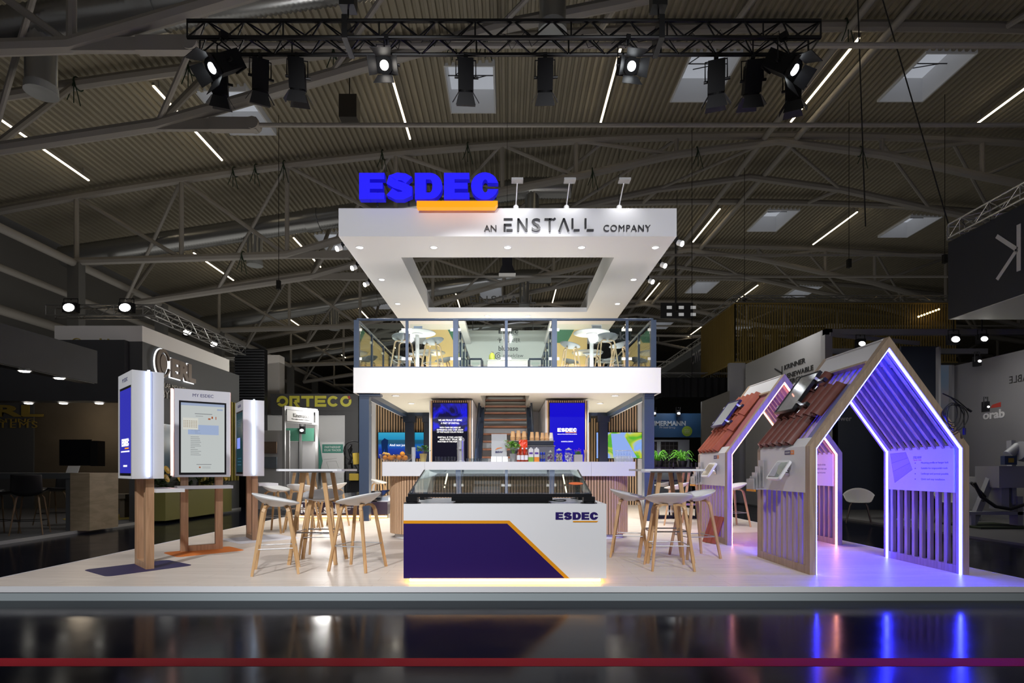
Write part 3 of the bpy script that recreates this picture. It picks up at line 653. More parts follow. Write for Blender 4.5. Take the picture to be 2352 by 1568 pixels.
MB().box(XY(1078, 20), XY(1232, 20), 20.0, 20.03, ZY(697, 20), ZY(695.5, 20)).bar((XY(1085, 20), 20.25, 6.18), (XY(1085, 20), 20.02, ZY(695, 20)), .03).bar((XY(1225, 20), 20.25, 6.18), (XY(1225, 20), 20.02, ZY(695, 20)), .03).build('letter_frame', M('letter_dim'), t)
t = thing('hanging_stage_lamp', 'dark stage lamp hanging above the opening of the canopy', 'stage lamp', P(1165, 605, 13.5)); c = P(1165, 600, 13.5)
MB().cbox(c, (.24, .24, .26)).prism([(-.2, -.32), (.2, -.32), (.12, -.13), (-.12, -.13)], -.12, .12, face_mat(c)).build('lamp_body', blackp, t); MB().cyl(c+Vector((0, 0, .13)), (c.x, c.y, RZ(c.x)-.02), .005, n=6).build('hanging_rod', black, t)
# upstairs rear walls
t = thing('logo_wall', 'pale grey rear wall upstairs with four dark logos', 'partition', (0, 20.25, DZ1))
MB().box(-2.2, 2.2, 20.22, 20.32, DZ1, 6.20).build('panel', M('pale_wall', (.62, .65, .62), .6), t)
mb = MB(); Yw = 20.215; g = M('logo_grey', (.08, .09, .09), .5)
def wt(body, x0, x1, y0, y1, **k):
    mb.text(body, XY(x1, Yw)-XY(x0, Yw), ZY(y0, Yw)-ZY(y1, Yw), face_mat((XY((x0+x1)/2, Yw), Yw, ZY((y0+y1)/2, Yw))), .004, **k)
mb.poly_text('ESDEC', XY(1191, Yw)-XY(1145, Yw), ZY(758, Yw)-ZY(766, Yw), face_mat((XY(1168, Yw), Yw, ZY(762, Yw))), .004)
mb.box(XY(1166, Yw), XY(1190, Yw), Yw-.004, Yw, ZY(769.2, Yw), ZY(768, Yw))
wt('SUNFER', 1160, 1195, 777, 786); wt('blubase', 1145, 1190, 794, 805.5, bold=.02); wt('panelclaw', 1156, 1202, 812, 823)
T = face_mat((XY(1148, Yw), Yw, ZY(781, Yw)))
for a in (20, 55, 90, 125, 160): q = math.radians(a); mb.prism([(0, 0), (.09*math.cos(q)+.01, .1*math.sin(q)), (.1*math.cos(q), .1*math.sin(q)-.01), (.02, -.02)], 0, .004, T)
mb.box(XY(1148, Yw)-.015, XY(1148, Yw)+.015, Yw-.004, Yw, ZY(787, Yw), ZY(781, Yw))
T = face_mat((XY(1145, Yw), Yw, ZY(817.5, Yw)))
for q in ring_polys(arc(0, 0, .13, .13, 60, 330, 18), arc(0, 0, .105, .105, 60, 330, 18))+ring_polys(arc(0, 0, .065, .065, 0, 360, 14), arc(0, 0, .04, .04, 0, 360, 14)): mb.prism(q, 0, .004, T)
mb.build('logo_lettering', g, t)
yel = M('yellow_wall', (.78, .60, .28), .6); grn = M('green_panel', (.06, .20, .12), .5)
for x0, x1, s, lab in ((-2.62, -1.60, -1, 'warm yellow partition upstairs with slanted green panel, kiosk side'), (1.55, 2.55, 1, 'warm yellow partition upstairs with slanted green panel, house side')):
    t = thing('upstairs_partition', lab, 'partition', ((x0+x1)/2, 18.2, DZ1)); MB().box(x0, x1, 18.15, 18.25, DZ1, CZ0-.002).build('panel', yel, t)
    T = face_mat(((x1 if s < 0 else x0), 18.149, CZ0)); q = -1 if s < 0 else 1
    P_ = [(0, 0), (q*.58, 0), (q*.35, -.42), (0, -.42)] if s > 0 else [(0, 0), (q*.32, 0), (q*.1, -.45), (0, -.45)]
    MB().prism(P_[::q], 0, .006, T).build('green_corner', grn, t)
    lamp('POINT', 'upstairs_glow', ((x0+x1)/2, 17.7, DZ1+.5), None, 40, (1, .8, .5), .1)
t = thing('upstairs_counter', 'grey boxy counter upstairs below the logo wall', 'counter', (0, 19, DZ1))
MB().box(XY(1120, 19), XY(1217, 19), 18.9, 19.5, DZ1, ZY(829, 19)).build('body', M('counter_grey', (.45, .45, .44), .5), t)
MB().box(XY(1119, 19), XY(1218, 19), 18.87, 19.52, ZY(829, 19), ZY(827, 19)).build('worktop', M('counter_grey'), t)
zc = ZY(827, 19)
j = thing('drink_dispenser', 'clear jug of yellow drink on the upstairs counter', 'jug', (XY(1130, 19.1), 19.1, zc))
MB().lathe((XY(1130, 19.1), 19.1, zc), [(.09, 0), (.1, .02), (.1, .18), (.05, .26)], 16).build('drink', M('lemonade', (.65, .70, .12), .2), j, smooth=True)
MB().lathe((XY(1130, 19.1), 19.1, zc+.26), [(.05, 0), (.06, .03), (.02, .05)], 16).build('lid', steel, j, smooth=True)
# ================================================================ STOOLS AND TABLES
shell_m = M('white_shell', (.80, .80, .80), .4); shell_g = M('grey_shell', (.36, .38, .42), .4)
def shell_mesh():
    """shallow saddle shell, low lip at the front (+y), high curled back at -y"""
    mb = MB(); nu, nv = 18, 10; rows = []
    def pt(u, v, off):
        a = 2*PI*u/nu; r = v
        x = .255*r*math.cos(a); y = .225*r*math.sin(a)
        back = max(0, -math.sin(a)); front = max(0, math.sin(a)); side = abs(math.cos(a))
        z = .712+r**2.2*(.084-.056*math.sin(a))
        x *= 1+.06*back*r; y = y-.02*back*r**3 if back else y*1.04
        return (x, y, z-off)
    for off, flip in ((0, 0), (.012, 1)):
        b = len(mb.v); mb.v.append(pt(0, 0, off))
        for v in range(1, nv+1):
            for u in range(nu): mb.v.append(pt(u, v/nv, off))
        for u in range(nu): mb.f.append((b, b+1+u, b+1+(u+1) % nu)); mb.m.append(0)
        for v in range(nv-1):
            for u in range(nu): mb.f.append((b+1+v*nu+u, b+1+v*nu+(u+1) % nu, b+1+(v+1)*nu+(u+1) % nu, b+1+(v+1)*nu+u)); mb.m.append(0)
    o1 = 1+(nv-1)*nu; o2 = o1+1+nv*nu
    for u in range(nu): mb.f.append((o1+u, o1+(u+1) % nu, o2+(u+1) % nu, o2+u)); mb.m.append(0)
    return mb
def make_stool(name, lab, group, shell, loc, rz, leg_m=None):
    t = thing(name, lab, 'bar stool', (0, 0, 0), 0, group)
    s = shell_mesh().build('seat_shell', shell, t, smooth='all', local=True)
    for sx in (-1, 1):
        for sy in (-1, 1):
            # bent wood leg: straight splayed blade curling over under the seat
            top = Vector((sx*.125, sy*.10, .715)); foot = Vector((sx*.225, sy*.225, 0))
            knee = Vector((sx*.150, sy*.125, .655)); pts = [Vector((0, sy*.085, .715)) if False else Vector((sx*.03, sy*.085, .712)), Vector((sx*.10, sy*.10, .712)), Vector((sx*.137, sy*.112, .69)), knee, foot]
            mb = MB()
            for i in range(4):
                w0, w1 = (.034, .034) if i < 3 else (.036, .026)
                mb.bar(pts[i], pts[i+1], w0, .024, up=(sx, 0, .3) if i > 1 else (0, 0, 1), w2=w1, h2=.022)
            mb.build('leg', leg_m or oak, t, local=True)
    mb = MB(); z = .27; q = .19; mb.tube([(-q, -q, z), (q, -q, z), (q, q, z), (-q, q, z)], .006, 6, closed=True).build('footrest', M('satin_steel', (.45, .45, .46), .5, .8), t, local=True)
    t.location = loc; t.rotation_euler = (0, 0, rz)
    return t
def face_dir(dx, dy): return math.atan2(dy, dx)-PI/2       # sitter looks along (dx, dy)
G1 = 'white shell bar stools'
s0 = make_stool('bar_stool', 'white shell bar stool beside the first white table, nearest the kiosks', G1, shell_m, (-2.49, 6.10, PL), face_dir(1, .35))
def stool(x, y, dx, dy, lab, z=PL, src=None, grp=G1): return dup(src or s0, (x, y, z), face_dir(dx, dy), lab, grp)
stool(-1.66, 6.28, -1, .28, 'white shell bar stool at the first table, nearest the tilted glass panel')
stool(-2.33, 7.12, .05, -1, 'white shell bar stool behind the first table, its back to the rear')
stool(XY(634, 10.0), 10.0, 1, -.15, 'white shell bar stool beside the rear table, just behind the last kiosk')
stool(XY(693, 10.0), 10.02, .2, 1, 'white shell bar stool at the rear table, its back to the aisle')
stool(XY(766, 10.9), 10.9, -1, .1, 'white shell bar stool at the rear table, nearest the navy post')
stool(1.56, 7.25, 1, -.25, 'white shell bar stool close to the bar end, facing the table by the houses')
stool(1.80, 6.33, .05, 1, 'white shell bar stool with its back to the aisle before the house side table')
stool(2.36, 7.15, -1, -.2, 'white shell bar stool between the house side table and the wooden house')
stool(XY(1553, 11.3), 11.3, -1, .3, 'white shell bar stool half hidden behind the house side table legs')
stool(XY(1684, 11.0), 11.0, -1, -.2, 'white shell bar stool seen through the gap between the two wooden houses')
stool(XY(869, 15.6), 15.6, 1, -.1, 'white shell bar stool at the slatted wall behind the bar end')
stool(XY(1525, 13.2), 13.2, -1, .4, 'white shell bar stool near the fern rack, half hidden by the navy post')
def make_table(x, y, lab, w=.74):
    t = thing('bar_table', lab, 'bar table', (x, y, PL))
    tz = 1.10
    poly = [(-w/2+.04, -w/2), (w/2-.04, -w/2), (w/2, -w/2+.04), (w/2, w/2-.04), (w/2-.04, w/2), (-w/2+.04, w/2), (-w/2, w/2-.04), (-w/2, -w/2+.04)]
    MB().prism([(x+a, y+b) for a, b in poly], PL+tz-.018, PL+tz+.006).build('table_top', white, t)
    MB().box(x-.24, x+.24, y-.24, y+.24, PL+tz-.035, PL+tz-.018).build('under_plate', steel, t)
    for sx in (-1, 1):
        for sy in (-1, 1):
            MB().bar((x+sx*.11, y+sy*.17, PL+tz-.03), (x+sx*.27, y+sy*.22, PL), .048, .03, up=(0, 1, 0), w2=.036).build('leg', oak, t)
    mb = MB()
    for sy in (-1, 1): mb.bar((x-.215, y+sy*.20, PL+.37), (x+.215, y+sy*.20, PL+.37), .012, .016)
    mb.bar((x-.215, y-.2, PL+.37), (x-.215, y+.2, PL+.37), .012, .016); mb.bar((x+.215, y-.2, PL+.37), (x+.215, y+.2, PL+.37), .012, .016)
    mb.build('stretcher', steel, t); return t
make_table(XY(732, 6.75), 6.75, 'white topped bar table with oak legs before the kiosks')
make_table(XY(703, 10.7), 10.6, 'white topped bar table at the rear beside the last kiosk')
make_table(XY(1528, 6.85), 6.85, 'white topped bar table with oak legs beside the wooden houses')
make_table(XY(1600, 11.6), 11.9, 'white topped bar table at the rear near the fern rack')
# upstairs
u0 = None
G2 = 'grey shell bar stools upstairs'
for x, y, dx, dy, lab in ((-2.33, 12.65, .2, 1, 'front stool, its back to the railing'), (-1.71, 12.95, -1, .2, 'front stool facing the first pedestal table'), (-2.31, 14.3, .1, -1, 'far side of the first pedestal table'), (-1.71, 15.1, -1, -.3, 'low in view by the second pedestal table'), (-2.75, 15.0, 1, .1, 'outer side of the second pedestal table')):
    if u0 is None: u0 = make_stool('grey_bar_stool', 'grey shell bar stool upstairs, kiosk side, '+lab, G2, shell_g, (x, y, DZ1), face_dir(dx, dy), ash)
    else: stool(x, y, dx, dy, 'grey shell bar stool upstairs, kiosk side, '+lab, DZ1, u0, G2)
for x, y, dx, dy, lab in ((2.2, 12.62, -.1, 1, 'front stool, its back to the railing'), (1.48, 13.35, 1, .1, 'nearest the stairwell railing'), (2.62, 13.3, -1, 0, 'nearest the outer glass railing'), (2.15, 14.3, 0, -1, 'far side of the first pedestal table'), (1.72, 15.3, 1, -.3, 'low in view by the second pedestal table'), (2.7, 15.2, -1, .1, 'outer side of the second pedestal table')):
    stool(x, y, dx, dy, 'grey shell bar stool upstairs, house side, '+lab, DZ1, u0, G2)
for x, y, lab, k in ((-2.13, 13.35, 'first round white pedestal table upstairs, kiosk side', 1), (-2.15, 15.6, 'second round white pedestal table upstairs, kiosk side', 0), (1.98, 13.35, 'first round white pedestal table upstairs, house side', 2), (2.2, 15.6, 'second round white pedestal table upstairs, house side', 0)):
    t = thing('pedestal_table', lab, 'pedestal table', (x, y, DZ1))
    MB().lathe((x, y, DZ1+1.05), [(.40, 0), (.43, .012), (.43, .025)], 36).build('table_top', white, t, smooth=True)
    MB().lathe((x, y, DZ1), [(.26, 0), (.26, .015), (.05, .03), (.045, 1.02), (.13, 1.035), (.13, 1.05)], 24).build('pedestal', white, t, smooth=True)
    z = DZ1+1.075
    if k == 1:
        c = thing('card_stand', 'small blue and white card stand on first upstairs table', 'card stand', (x+.02, y, z)); MB().bar((x-.08, y-.05, z), (x-.08, y+.0, z+.17), .004, .004)
        MB().bar((x+.02, y-.08, z), (x+.02, y-.02, z+.15), .2, .006, up=(0, 1, 0)).build('card', M('card_pale_blue', (.45, .55, .75), .4), c)
        MB().box(x-.08, x+.12, y-.09, y-.0, z, z+.008).build('foot', M('clear_plastic', (.8, .8, .8), .1, trans=.8), c)
    if k == 2:
        c = thing('tablet_stand', 'white tablet on a small stand on house side upstairs table', 'tablet', (x+.1, y, z))
        MB().bar((x+.12, y-.06, z+.0), (x+.12, y+.02, z+.19), .24, .012, up=(0, 1, 0)).build('tablet_body', white, c)
        MB().bar((x+.12, y-.065, z+.02), (x+.12, y+.008, z+.17), .21, .006, up=(0, 1, 0)).build('display', M('tablet_grey_screen', (.3, .32, .35), .2), c)
# ================================================================ BAR
bar = thing('bar_counter', 'long white topped bar with rounded oak slatted body', 'bar counter', (0.02, 9.2, PL))
BY0, BY1, BX0, BX1 = 8.93, 9.75, -1.93, 1.97
def rrect(x0, x1, y0, y1, r, n=12):
    return arc(x1-r, y1-r, r, r, 0, 90, n)+arc(x0+r, y1-r, r, r, 90, 180, n)+arc(x0+r, y0+r, r, r, 180, 270, n)+arc(x1-r, y0+r, r, r, 270, 360, n)
BZ0, BZ1 = 1.128, 1.352
for x0, x1 in ((-1.955, XY(975, 8.82)), (XY(975, 8.82)+.003, XY(1358, 8.82)), (XY(1358, 8.82)+.003, 1.99)):
    MB().box(x0, x1, 8.82, 9.8, BZ0, BZ1).build('top_section', white, bar)
MB().prism(rrect(BX0+.02, BX1-.02, BY0+.02, BY1-.02, .39), PL+.07, BZ0).build('body_backing', dark_felt, bar)
path = rrect(BX0, BX1, BY0, BY1, .41, 16); mb = MB()
def along(path, pitch):
    P2 = path+[path[0]]; acc = 0; out = []
    for a, b in zip(P2, P2[1:]):
        L = math.hypot(b[0]-a[0], b[1]-a[1]); 
        if L < 1e-6: continue
        while acc <= L:
            f = acc/L; out.append((a[0]+(b[0]-a[0])*f, a[1]+(b[1]-a[1])*f, math.atan2(b[1]-a[1], b[0]-a[0]))); acc += pitch
        acc -= L
    return out
for x, y, a in along(path, .0455):
    d = Vector((math.cos(a), math.sin(a), 0)); c = Vector((x, y, 0))
    mb.bar(c-d*.016+Vector((0, 0, 0)), c+d*.016, .03, .001); 
mb = MB()
for x, y, a in along(path, .0455):
    T = Matrix.Translation((x, y, 0)) @ Matrix.Rotation(a, 4, 'Z'); mb.box(-.0165, .0165, -.002, .03, PL+.075, BZ0-.001, T)
mb.build('oak_slats', wood('bar_slats', (.50, .31, .18), (.60, .39, .24), (8, 8, 1.2)), bar)
MB().prism(rrect(BX0+.07, BX1-.07, BY0+.07, BY1-.07, .36), PL, PL+.07).build('plinth', white, bar)
# ---- things on the bar
ZB = BZ1; YB = 9.0
gl = thin_glass('clear_glassware', (.93, .95, .96)); clear = M('frosted_plastic', (.75, .78, .8), .15, alpha=.45)
def X(px, Y=YB): return XY(px, Y)
def small(name, lab, cat, px, Y=YB, group=None): return thing(name, lab, cat, (X(px, Y), Y, ZB), group=group)
orange_f = M('orange_fruit', (.85, .33, .02), .5, bump=(60, .1)); banana_m = M('banana_peel', (.80, .48, .10), .5)
bowlm = thin_glass('smoked_glass', (.88, .85, .83))
for px, lab, fr in ((894, 'glass fruit bowl with oranges and bananas at the bar end', 1), (926, 'glass fruit bowl with oranges only, beside the plastic cups', 0)):
    x = X(px); t = small('fruit_bowl', lab, 'bowl', px)
    MB().lathe((x, YB, ZB), [(.05, 0), (.10, .02), (.14, .06), (.155, .12), (.15, .12), (.135, .065), (.09, .028), (.001, .01)], 28).build('bowl', bowlm, t, smooth='all')
    for k, (a, b, c) in enumerate(((-.06, -.03, .065), (.045, -.05, .062), (.0, .045, .065), (-.01, -.01, .125) if not fr else (.07, .04, .07))):
        o = MB().ball((x+a, YB+b, ZB+c), .04, 14, 9).build('orange_fruit', orange_f, smooth='all')
        tag(o, 'round orange lying in the bowl with %s' % ('bananas' if fr else 'oranges only'), 'orange', 'oranges in the bowl with bananas' if fr else 'oranges in the second bowl')
    if fr:
        for k in range(3):
            q = [(x-.115+.03*k+.05*math.cos(s)*.3+.075*i/3, YB-.035+.012*k, ZB+.145-.018*abs(i-1.2)**1.5-.006*k) for i, s in ((0, 0), (1, .5), (2, 1), (3, 1.5))]
            o = MB().tube(q, [.006, .015, .015, .006], 8).build('banana', banana_m, smooth='all'); tag(o, 'ripe banana lying across the oranges in the bowl', 'banana', 'bananas in the fruit bowl')
t = small('cup_stack', 'tall stack of clear plastic cups beside the fruit bowls', 'cups', 950)
MB().lathe((X(950), YB, ZB), [(.026, 0), (.033, .1)]+[(.033+.002*(i % 2), .1+.012*i) for i in range(12)], 18).build('cups', clear, t, smooth=True)
leaf = M('green_leaf', (.07, .20, .04), .5); leaf2 = M('bright_leaf', (.17, .38, .04), .5); fern_m = M('fern_green', (.12, .42, .03), .5)
def leaves(mb, c, n, R, lr, seed, flat=.6, up=.8):
    r = random.Random(seed)
    for i in range(n):
        a = r.uniform(0, 2*PI); el = r.uniform(.0, 1.4); d = R*r.uniform(.55, 1)
        q = Vector(c)+Vector((math.cos(a)*math.cos(el)*d, math.sin(a)*math.cos(el)*d, math.sin(el)*d*up))
        u = Vector((math.cos(a+r.uniform(-.6, .6)), math.sin(a+r.uniform(-.6, .6)), r.uniform(-.5, .7))).normalized(); v = u.cross(Vector((0, 0, 1)) if abs(u.z) < .9 else Vector((1, 0, 0))).normalized(); nn = u.cross(v)
        L = lr*r.uniform(.7, 1.2); w = L*flat*.5
        vs = [q-u*L/2, q+v*w-u*L*.1+nn*.004, q+v*w*.7+u*L*.25, q+u*L/2-nn*L*.12, q-v*w*.7+u*L*.25, q-v*w-u*L*.1+nn*.004]
        mb.add(vs, [(0, 1, 2, 3, 4, 5)])
t = small('potted_plant', 'small dark leaved plant in a gold pot on the bar', 'potted plant', 972)
MB().lathe((X(972), YB, ZB), [(.042, 0), (.06, .13), (.056, .13), (.05, .11)], 20).build('pot', M('brass_pot', (.55, .42, .16), .35, .6), t, smooth=True)
mb = MB(); leaves(mb, (X(972), YB, ZB+.17), 60, .115, .075, 3); mb.build('leaves', leaf, t)
mb = MB(); [mb.cyl((X(972), YB, ZB+.1), (X(972)+.05*math.cos(a), YB+.05*math.sin(a), ZB+.22), .003, n=5) for a in (0, 1.5, 3, 4.5)]; mb.build('stems', M('stem_brown', (.25, .15, .06), .6), t)
t = small('glass_tray', 'black tray with low drinking glasses beside chrome tap', 'tray', 1027)
MB().box(X(997), X(1048), YB-.12, YB+.12, ZB, ZB+.012).build('tray', blackp, t)
for i in range(6):
    for j in range(2):
        o = MB().lathe((X(1004+7.6*i), YB-.06+.1*j, ZB+.012), [(.022, 0), (.026, .07), (.024, .07), (.02, .008), (.001, .008)], 14).build('tumbler', gl, smooth=True); tag(o, 'small clear tumbler standing on the black tray', 'glass', 'tumblers on the tray')
for i in range(9):
    for j in range(2):
        o = MB().lathe((X(1074+5.6*i, YB), YB-.05+.09*j, ZB), [(.016, 0), (.02, .055), (.018, .055), (.015, .006), (.001, .006)], 12).build('shot_glass', gl, smooth=True); tag(o, 'tiny clear glass on the bar between chrome tap and white cards', 'glass', 'tiny glasses on the bar')
t = small('beer_tap', 'tall polished chrome tap column on the bar', 'tap', 1058)
MB().lathe((X(1058), YB, ZB), [(.07, 0), (.07, .015), (.056, .02), (.056, .33), (.061, .335), (.061, .36), (.045, .385), (.001, .39)], 28).build('column', chrome, t, smooth=True)
MB().box(X(1058)-.02, X(1058)+.02, YB-.12, YB-.05, ZB+.2, ZB+.23).build('spout', chrome, t)
for px, lab in ((1134, 'nearest the tap'), (1147, 'middle of three'), (1160.5, 'nearest the basil pot')):
    t = small('price_card', 'small white folded card standing on the bar, '+lab, 'card', px)
    MB().bar((X(px), YB-.05, ZB), (X(px), YB-.02, ZB+.085), .082, .003, up=(0, 1, 0)).build('card_front', white, t)
    MB().bar((X(px), YB+.01, ZB), (X(px), YB-.018, ZB+.085), .082, .003, up=(0, 1, 0)).build('card_back', white, t)
t = small('leaflet_box', 'clear tall box with white leaflet and small logo on the bar', 'leaflet box', 1146, 9.15)
x0, x1 = X(1130, 9.15), X(1163, 9.15); MB().box(x0, x1, 9.12, 9.14, ZB, ZB+.34).build('leaflet', M('paper_white', (.62, .60, .62), .5), t)
MB().box(x0-.008, x1+.008, 9.11, 9.2, ZB+.34, ZB+.45).box(x0-.008, x1+.008, 9.108, 9.118, ZB, ZB+.34).build('clear_box', M('acrylic', (.8, .82, .84), .1, alpha=.35), t)
mb = MB(); mb.text('BSW', .12, .03, face_mat(((x0+x1)/2, 9.106, ZB+.16)), .001, bold=.05).build('logo_text', M('logo_navy', (.03, .03, .12), .5), t)
MB().prism([(-.07, 0), (-.03, .035), (.03, .045), (.06, .03), (.03, .035), (-.02, .02)], 0, .001, face_mat(((x0+x1)/2, 9.106, ZB+.19))).build('logo_swoosh', M('swoosh_orange', (.8, .2, .03), .5), t)
t = small('potted_herb', 'leafy bright green basil in a grey metal pot on the bar', 'potted plant', 1179)
MB().lathe((X(1179), YB, ZB), [(.042, 0), (.056, .13), (.052, .13), (.048, .11)], 20).build('pot', M('zinc_pot', (.5, .5, .5), .35, .8), t, smooth=True)
mb = MB(); leaves(mb, (X(1179), YB, ZB+.22), 90, .13, .06, 5, .75); leaves(mb, (X(1162), YB, ZB+.30), 14, .07, .045, 8, .75); mb.build('leaves', leaf2, t)
mb = MB(); [mb.cyl((X(1179), YB, ZB+.1), (X(1179)+.07*math.cos(a), YB+.07*math.sin(a), ZB+.3), .003, n=5) for a in (0, 1, 2, 3, 4, 5)]; mb.build('stems', leaf2, t)
YC = 9.32
t = small('coffee_machine', 'wide grey coffee machine on the bar with cups on top', 'coffee machine', 1222, YC)
MB().box(X(1172, YC), X(1273, YC), YC-.05, YC+.35, ZB, ZB+.27).build('body', M('machine_grey', (.16, .16, .19), .35, .3), t)
MB().box(X(1205, YC), X(1271, YC), YC-.06, YC-.045, ZB+.28, ZB+.34).box(X(1172, YC), X(1271, YC), YC-.045, YC+.33, ZB+.272, ZB+.34).build('upper_housing', M('machine_dark', (.03, .035, .05), .3), t)
MB().box(X(1170, YC), X(1275, YC), YC-.07, YC+.34, ZB+.26, ZB+.272).box(X(1170, YC), X(1273, YC), YC-.065, YC+.34, ZB+.34, ZB+.352).build('chrome_trim', steel, t)
kraft = M('kraft_card', (.62, .36, .16), .7)
for k, (px, n_, h0) in enumerate(((1178, 6, 0), (1191, 6, .012), (1204, 6, 0), (1222, 5, 0), (1234, 5, 0), (1246, 4, 0), (1256, 4, 0), (1266, 4, 0))):
    z = ZB+.352; t = thing('paper_cup_stack', 'upside down stack of brown paper cups on the coffee machine, %s from the basil' % ORD[k], 'cup stack', (X(px, YC), YC+.02, z), group='paper cup stacks')
    r = .043 if k < 3 else .038
    prof = [(r, 0)]
    for i in range(n_): prof += [(r+.001, .012*i+.002), (r-.0035, .012*(i+1))]
    prof += [(r*.68, .012*n_+.085+h0), (r*.66, .012*n_+.085+h0)]
    MB().lathe((X(px, YC), YC+.02, z), prof, 18).build('cups', kraft if k != 7 else M('white_cup', (.75, .66, .58), .6), t, smooth=True)
t = small('snack_bag', 'crumpled bright red and orange snack bag on the bar', 'bag', 1201, 9.16)
mb = MB(); r_ = random.Random(4); nn = 7; zz = 9
for f_ in (0, 1):
    for j in range(zz+1):
        for i in range(nn+1):
            u = i/nn; v = j/zz; b_ = math.sin(PI*u)*math.sin(PI*min(1, v*1.1+.05))*.035
            mb.v.append((X(1192, 9.16)+u*(X(1211, 9.16)-X(1192, 9.16))+r_.uniform(-.004, .004), 9.16+(b_ if f_ else -b_)+r_.uniform(-.005, .005), ZB+.03+v*.33))
n1 = nn+1
for f_ in (0, 1):
    o = f_*(zz+1)*n1
    for j in range(zz):
        for i in range(nn): mb.f.append((o+j*n1+i, o+j*n1+i+1, o+(j+1)*n1+i+1, o+(j+1)*n1+i)); mb.m.append(0)
mb.build('bag_body', M('red_foil', (.75, .05, .01), .3), t); MB().box(X(1194, 9.16), X(1209, 9.16), 9.14, 9.18, ZB, ZB+.04).build('bag_base', M('red_foil'), t)
for k, px in enumerate((1191, 1200, 1209)):
    t = small('syrup_bottle', 'red brown bottle with white label, %s from the basil' % ORD[k], 'bottle', px, 8.95, 'red brown bottles with white labels')
    MB().lathe((X(px, 8.95), 8.95, ZB), [(.027, 0), (.029, .01), (.029, .11), (.014, .15), (.012, .2)], 16).build('bottle_body', M('amber_bottle', (.28, .035, .012), .15), t, smooth=True)
    MB().lathe((X(px, 8.95), 8.95, ZB+.03), [(.0295, 0), (.0295, .075)], 16, cap=False).build('label', white, t, smooth=True)
    MB().lathe((X(px, 8.95), 8.95, ZB+.2), [(.014, 0), (.014, .022)], 14).build('cap', white, t, smooth=True)
for px, lab, col in ((1219.5, 'drink carton with green lower half beside the brown bottles', (.22, .40, .05)), (1232.5, 'drink carton with orange lower half beside the blue cans', (.75, .25, .03))):
    t = small('drink_carton', lab, 'carton', px, 8.95); a, b_ = X(px-5.5, 8.95), X(px+5.5, 8.95)
    MB().box(a, b_, 8.92, 8.99, ZB+.075, ZB+.19).prism([(a, ZB+.19), (b_, ZB+.19), (b_-.01, ZB+.21), (a+.01, ZB+.21)], 0, .07, face_mat((0, 8.99, 0))).build('carton_body', M('carton_white', (.72, .70, .68), .4), t)
    MB().box(a-.0005, b_+.0005, 8.9195, 8.9905, ZB, ZB+.075).build('carton_print', M('carton_%s' % ('green' if px < 1225 else 'orange'), col, .4), t)
    MB().box(a+.01, b_-.01, 8.919, 8.92, ZB+.12, ZB+.15).build('carton_label', M('label_violet', (.10, .04, .3), .4), t)
    MB().cyl(((a+b_)/2, 8.955, ZB+.21), ((a+b_)/2, 8.955, ZB+.228), .012, n=12).build('cap', white, t)
for k, px in enumerate((1243, 1249.5)):
    t = small('drink_can', 'slim blue and silver can, %s from the cartons' % ORD[k], 'can', px, 8.95, 'blue and silver cans')
    MB().lathe((X(px, 8.95), 8.95, ZB), [(.018, 0), (.021, .008), (.021, .14), (.018, .15)], 16).build('can_body', M('can_blue', (.03, .06, .42), .25, .5), t, smooth=True)
    MB().lathe((X(px, 8.95), 8.95, ZB+.05), [(.0214, 0), (.0214, .06)], 16, cap=False).build('silver_band', steel, t, smooth=True)
for px, r, h, lab, cols in ((1264, .04, .15, 'first glass jar of wrapped sweets beside the blue cans', ((.15, .05, .2), (.5, .5, .5))), (1284, .062, .18, 'middle glass jar of pale wrapped biscuits', ((.6, .5, .4), (.35, .3, .2))), (1306, .07, .19, 'largest glass jar of white wrapped sweets beside the lavender', ((.75, .75, .75), (.4, .3, .6)))):
    t = small('sweet_jar', lab, 'jar', px)
    MB().lathe((X(px), YB, ZB), [(r*.8, 0), (r, .02), (r, h*.75), (r*.65, h*.92), (r*.66, h)], 22, cap=False).build('jar_glass', gl, t, smooth=True)
    MB().lathe((X(px), YB, ZB+h), [(r*.72, 0), (r*.72, .012), (r*.3, .02), (.01, .035)], 20).build('lid', M('clear_lid', (.6, .6, .58), .2, .3), t, smooth=True)
    r_ = random.Random(int(px))
    for ci, c in enumerate(cols):
        mb = MB()
        for i in range(26):
            a = r_.uniform(0, 2*PI); q = r*.78*math.sqrt(r_.random()); mb.cbox((0, 0, 0), (.03, .018, .014), Matrix.Translation((X(px)+q*math.cos(a), YB+q*math.sin(a), ZB+.012+r_.random()*h*.66)) @ Euler((r_.uniform(0, 3), r_.uniform(0, 3), r_.uniform(0, 3))).to_matrix().to_4x4())
        o = mb.build('wrapped_sweets', M('sweets_%d_%d' % (px, ci), c, .35)); o['kind'] = 'stuff'; tag(o, 'heap of %s wrapped sweets inside jar %s' % ('darker' if sum(c) < 1.2 else 'paler', {1264: 'by the cans', 1284: 'in the middle', 1306: 'by the lavender'}[px]), 'sweets')
t = small('potted_lavender', 'small purple flowering herb in a square grey pot on the bar', 'potted plant', 1327)
MB().box(X(1318), X(1337), YB-.065, YB+.065, ZB, ZB+.115).build('pot', M('pot_greige', (.42, .38, .34), .6), t)
mb = MB(); r_ = random.Random(9)
for i in range(120):
    a = r_.uniform(0, 2*PI); q = r_.uniform(0, .05); b_ = Vector((X(1327.5)+q*math.cos(a), YB+q*math.sin(a), ZB+.11)); mb.bar(b_, b_+Vector((r_.uniform(-.02, .02), r_.uniform(-.02, .02), r_.uniform(.03, .065))), .004, .002)
mb.build('leaves', leaf, t)
mb = MB()
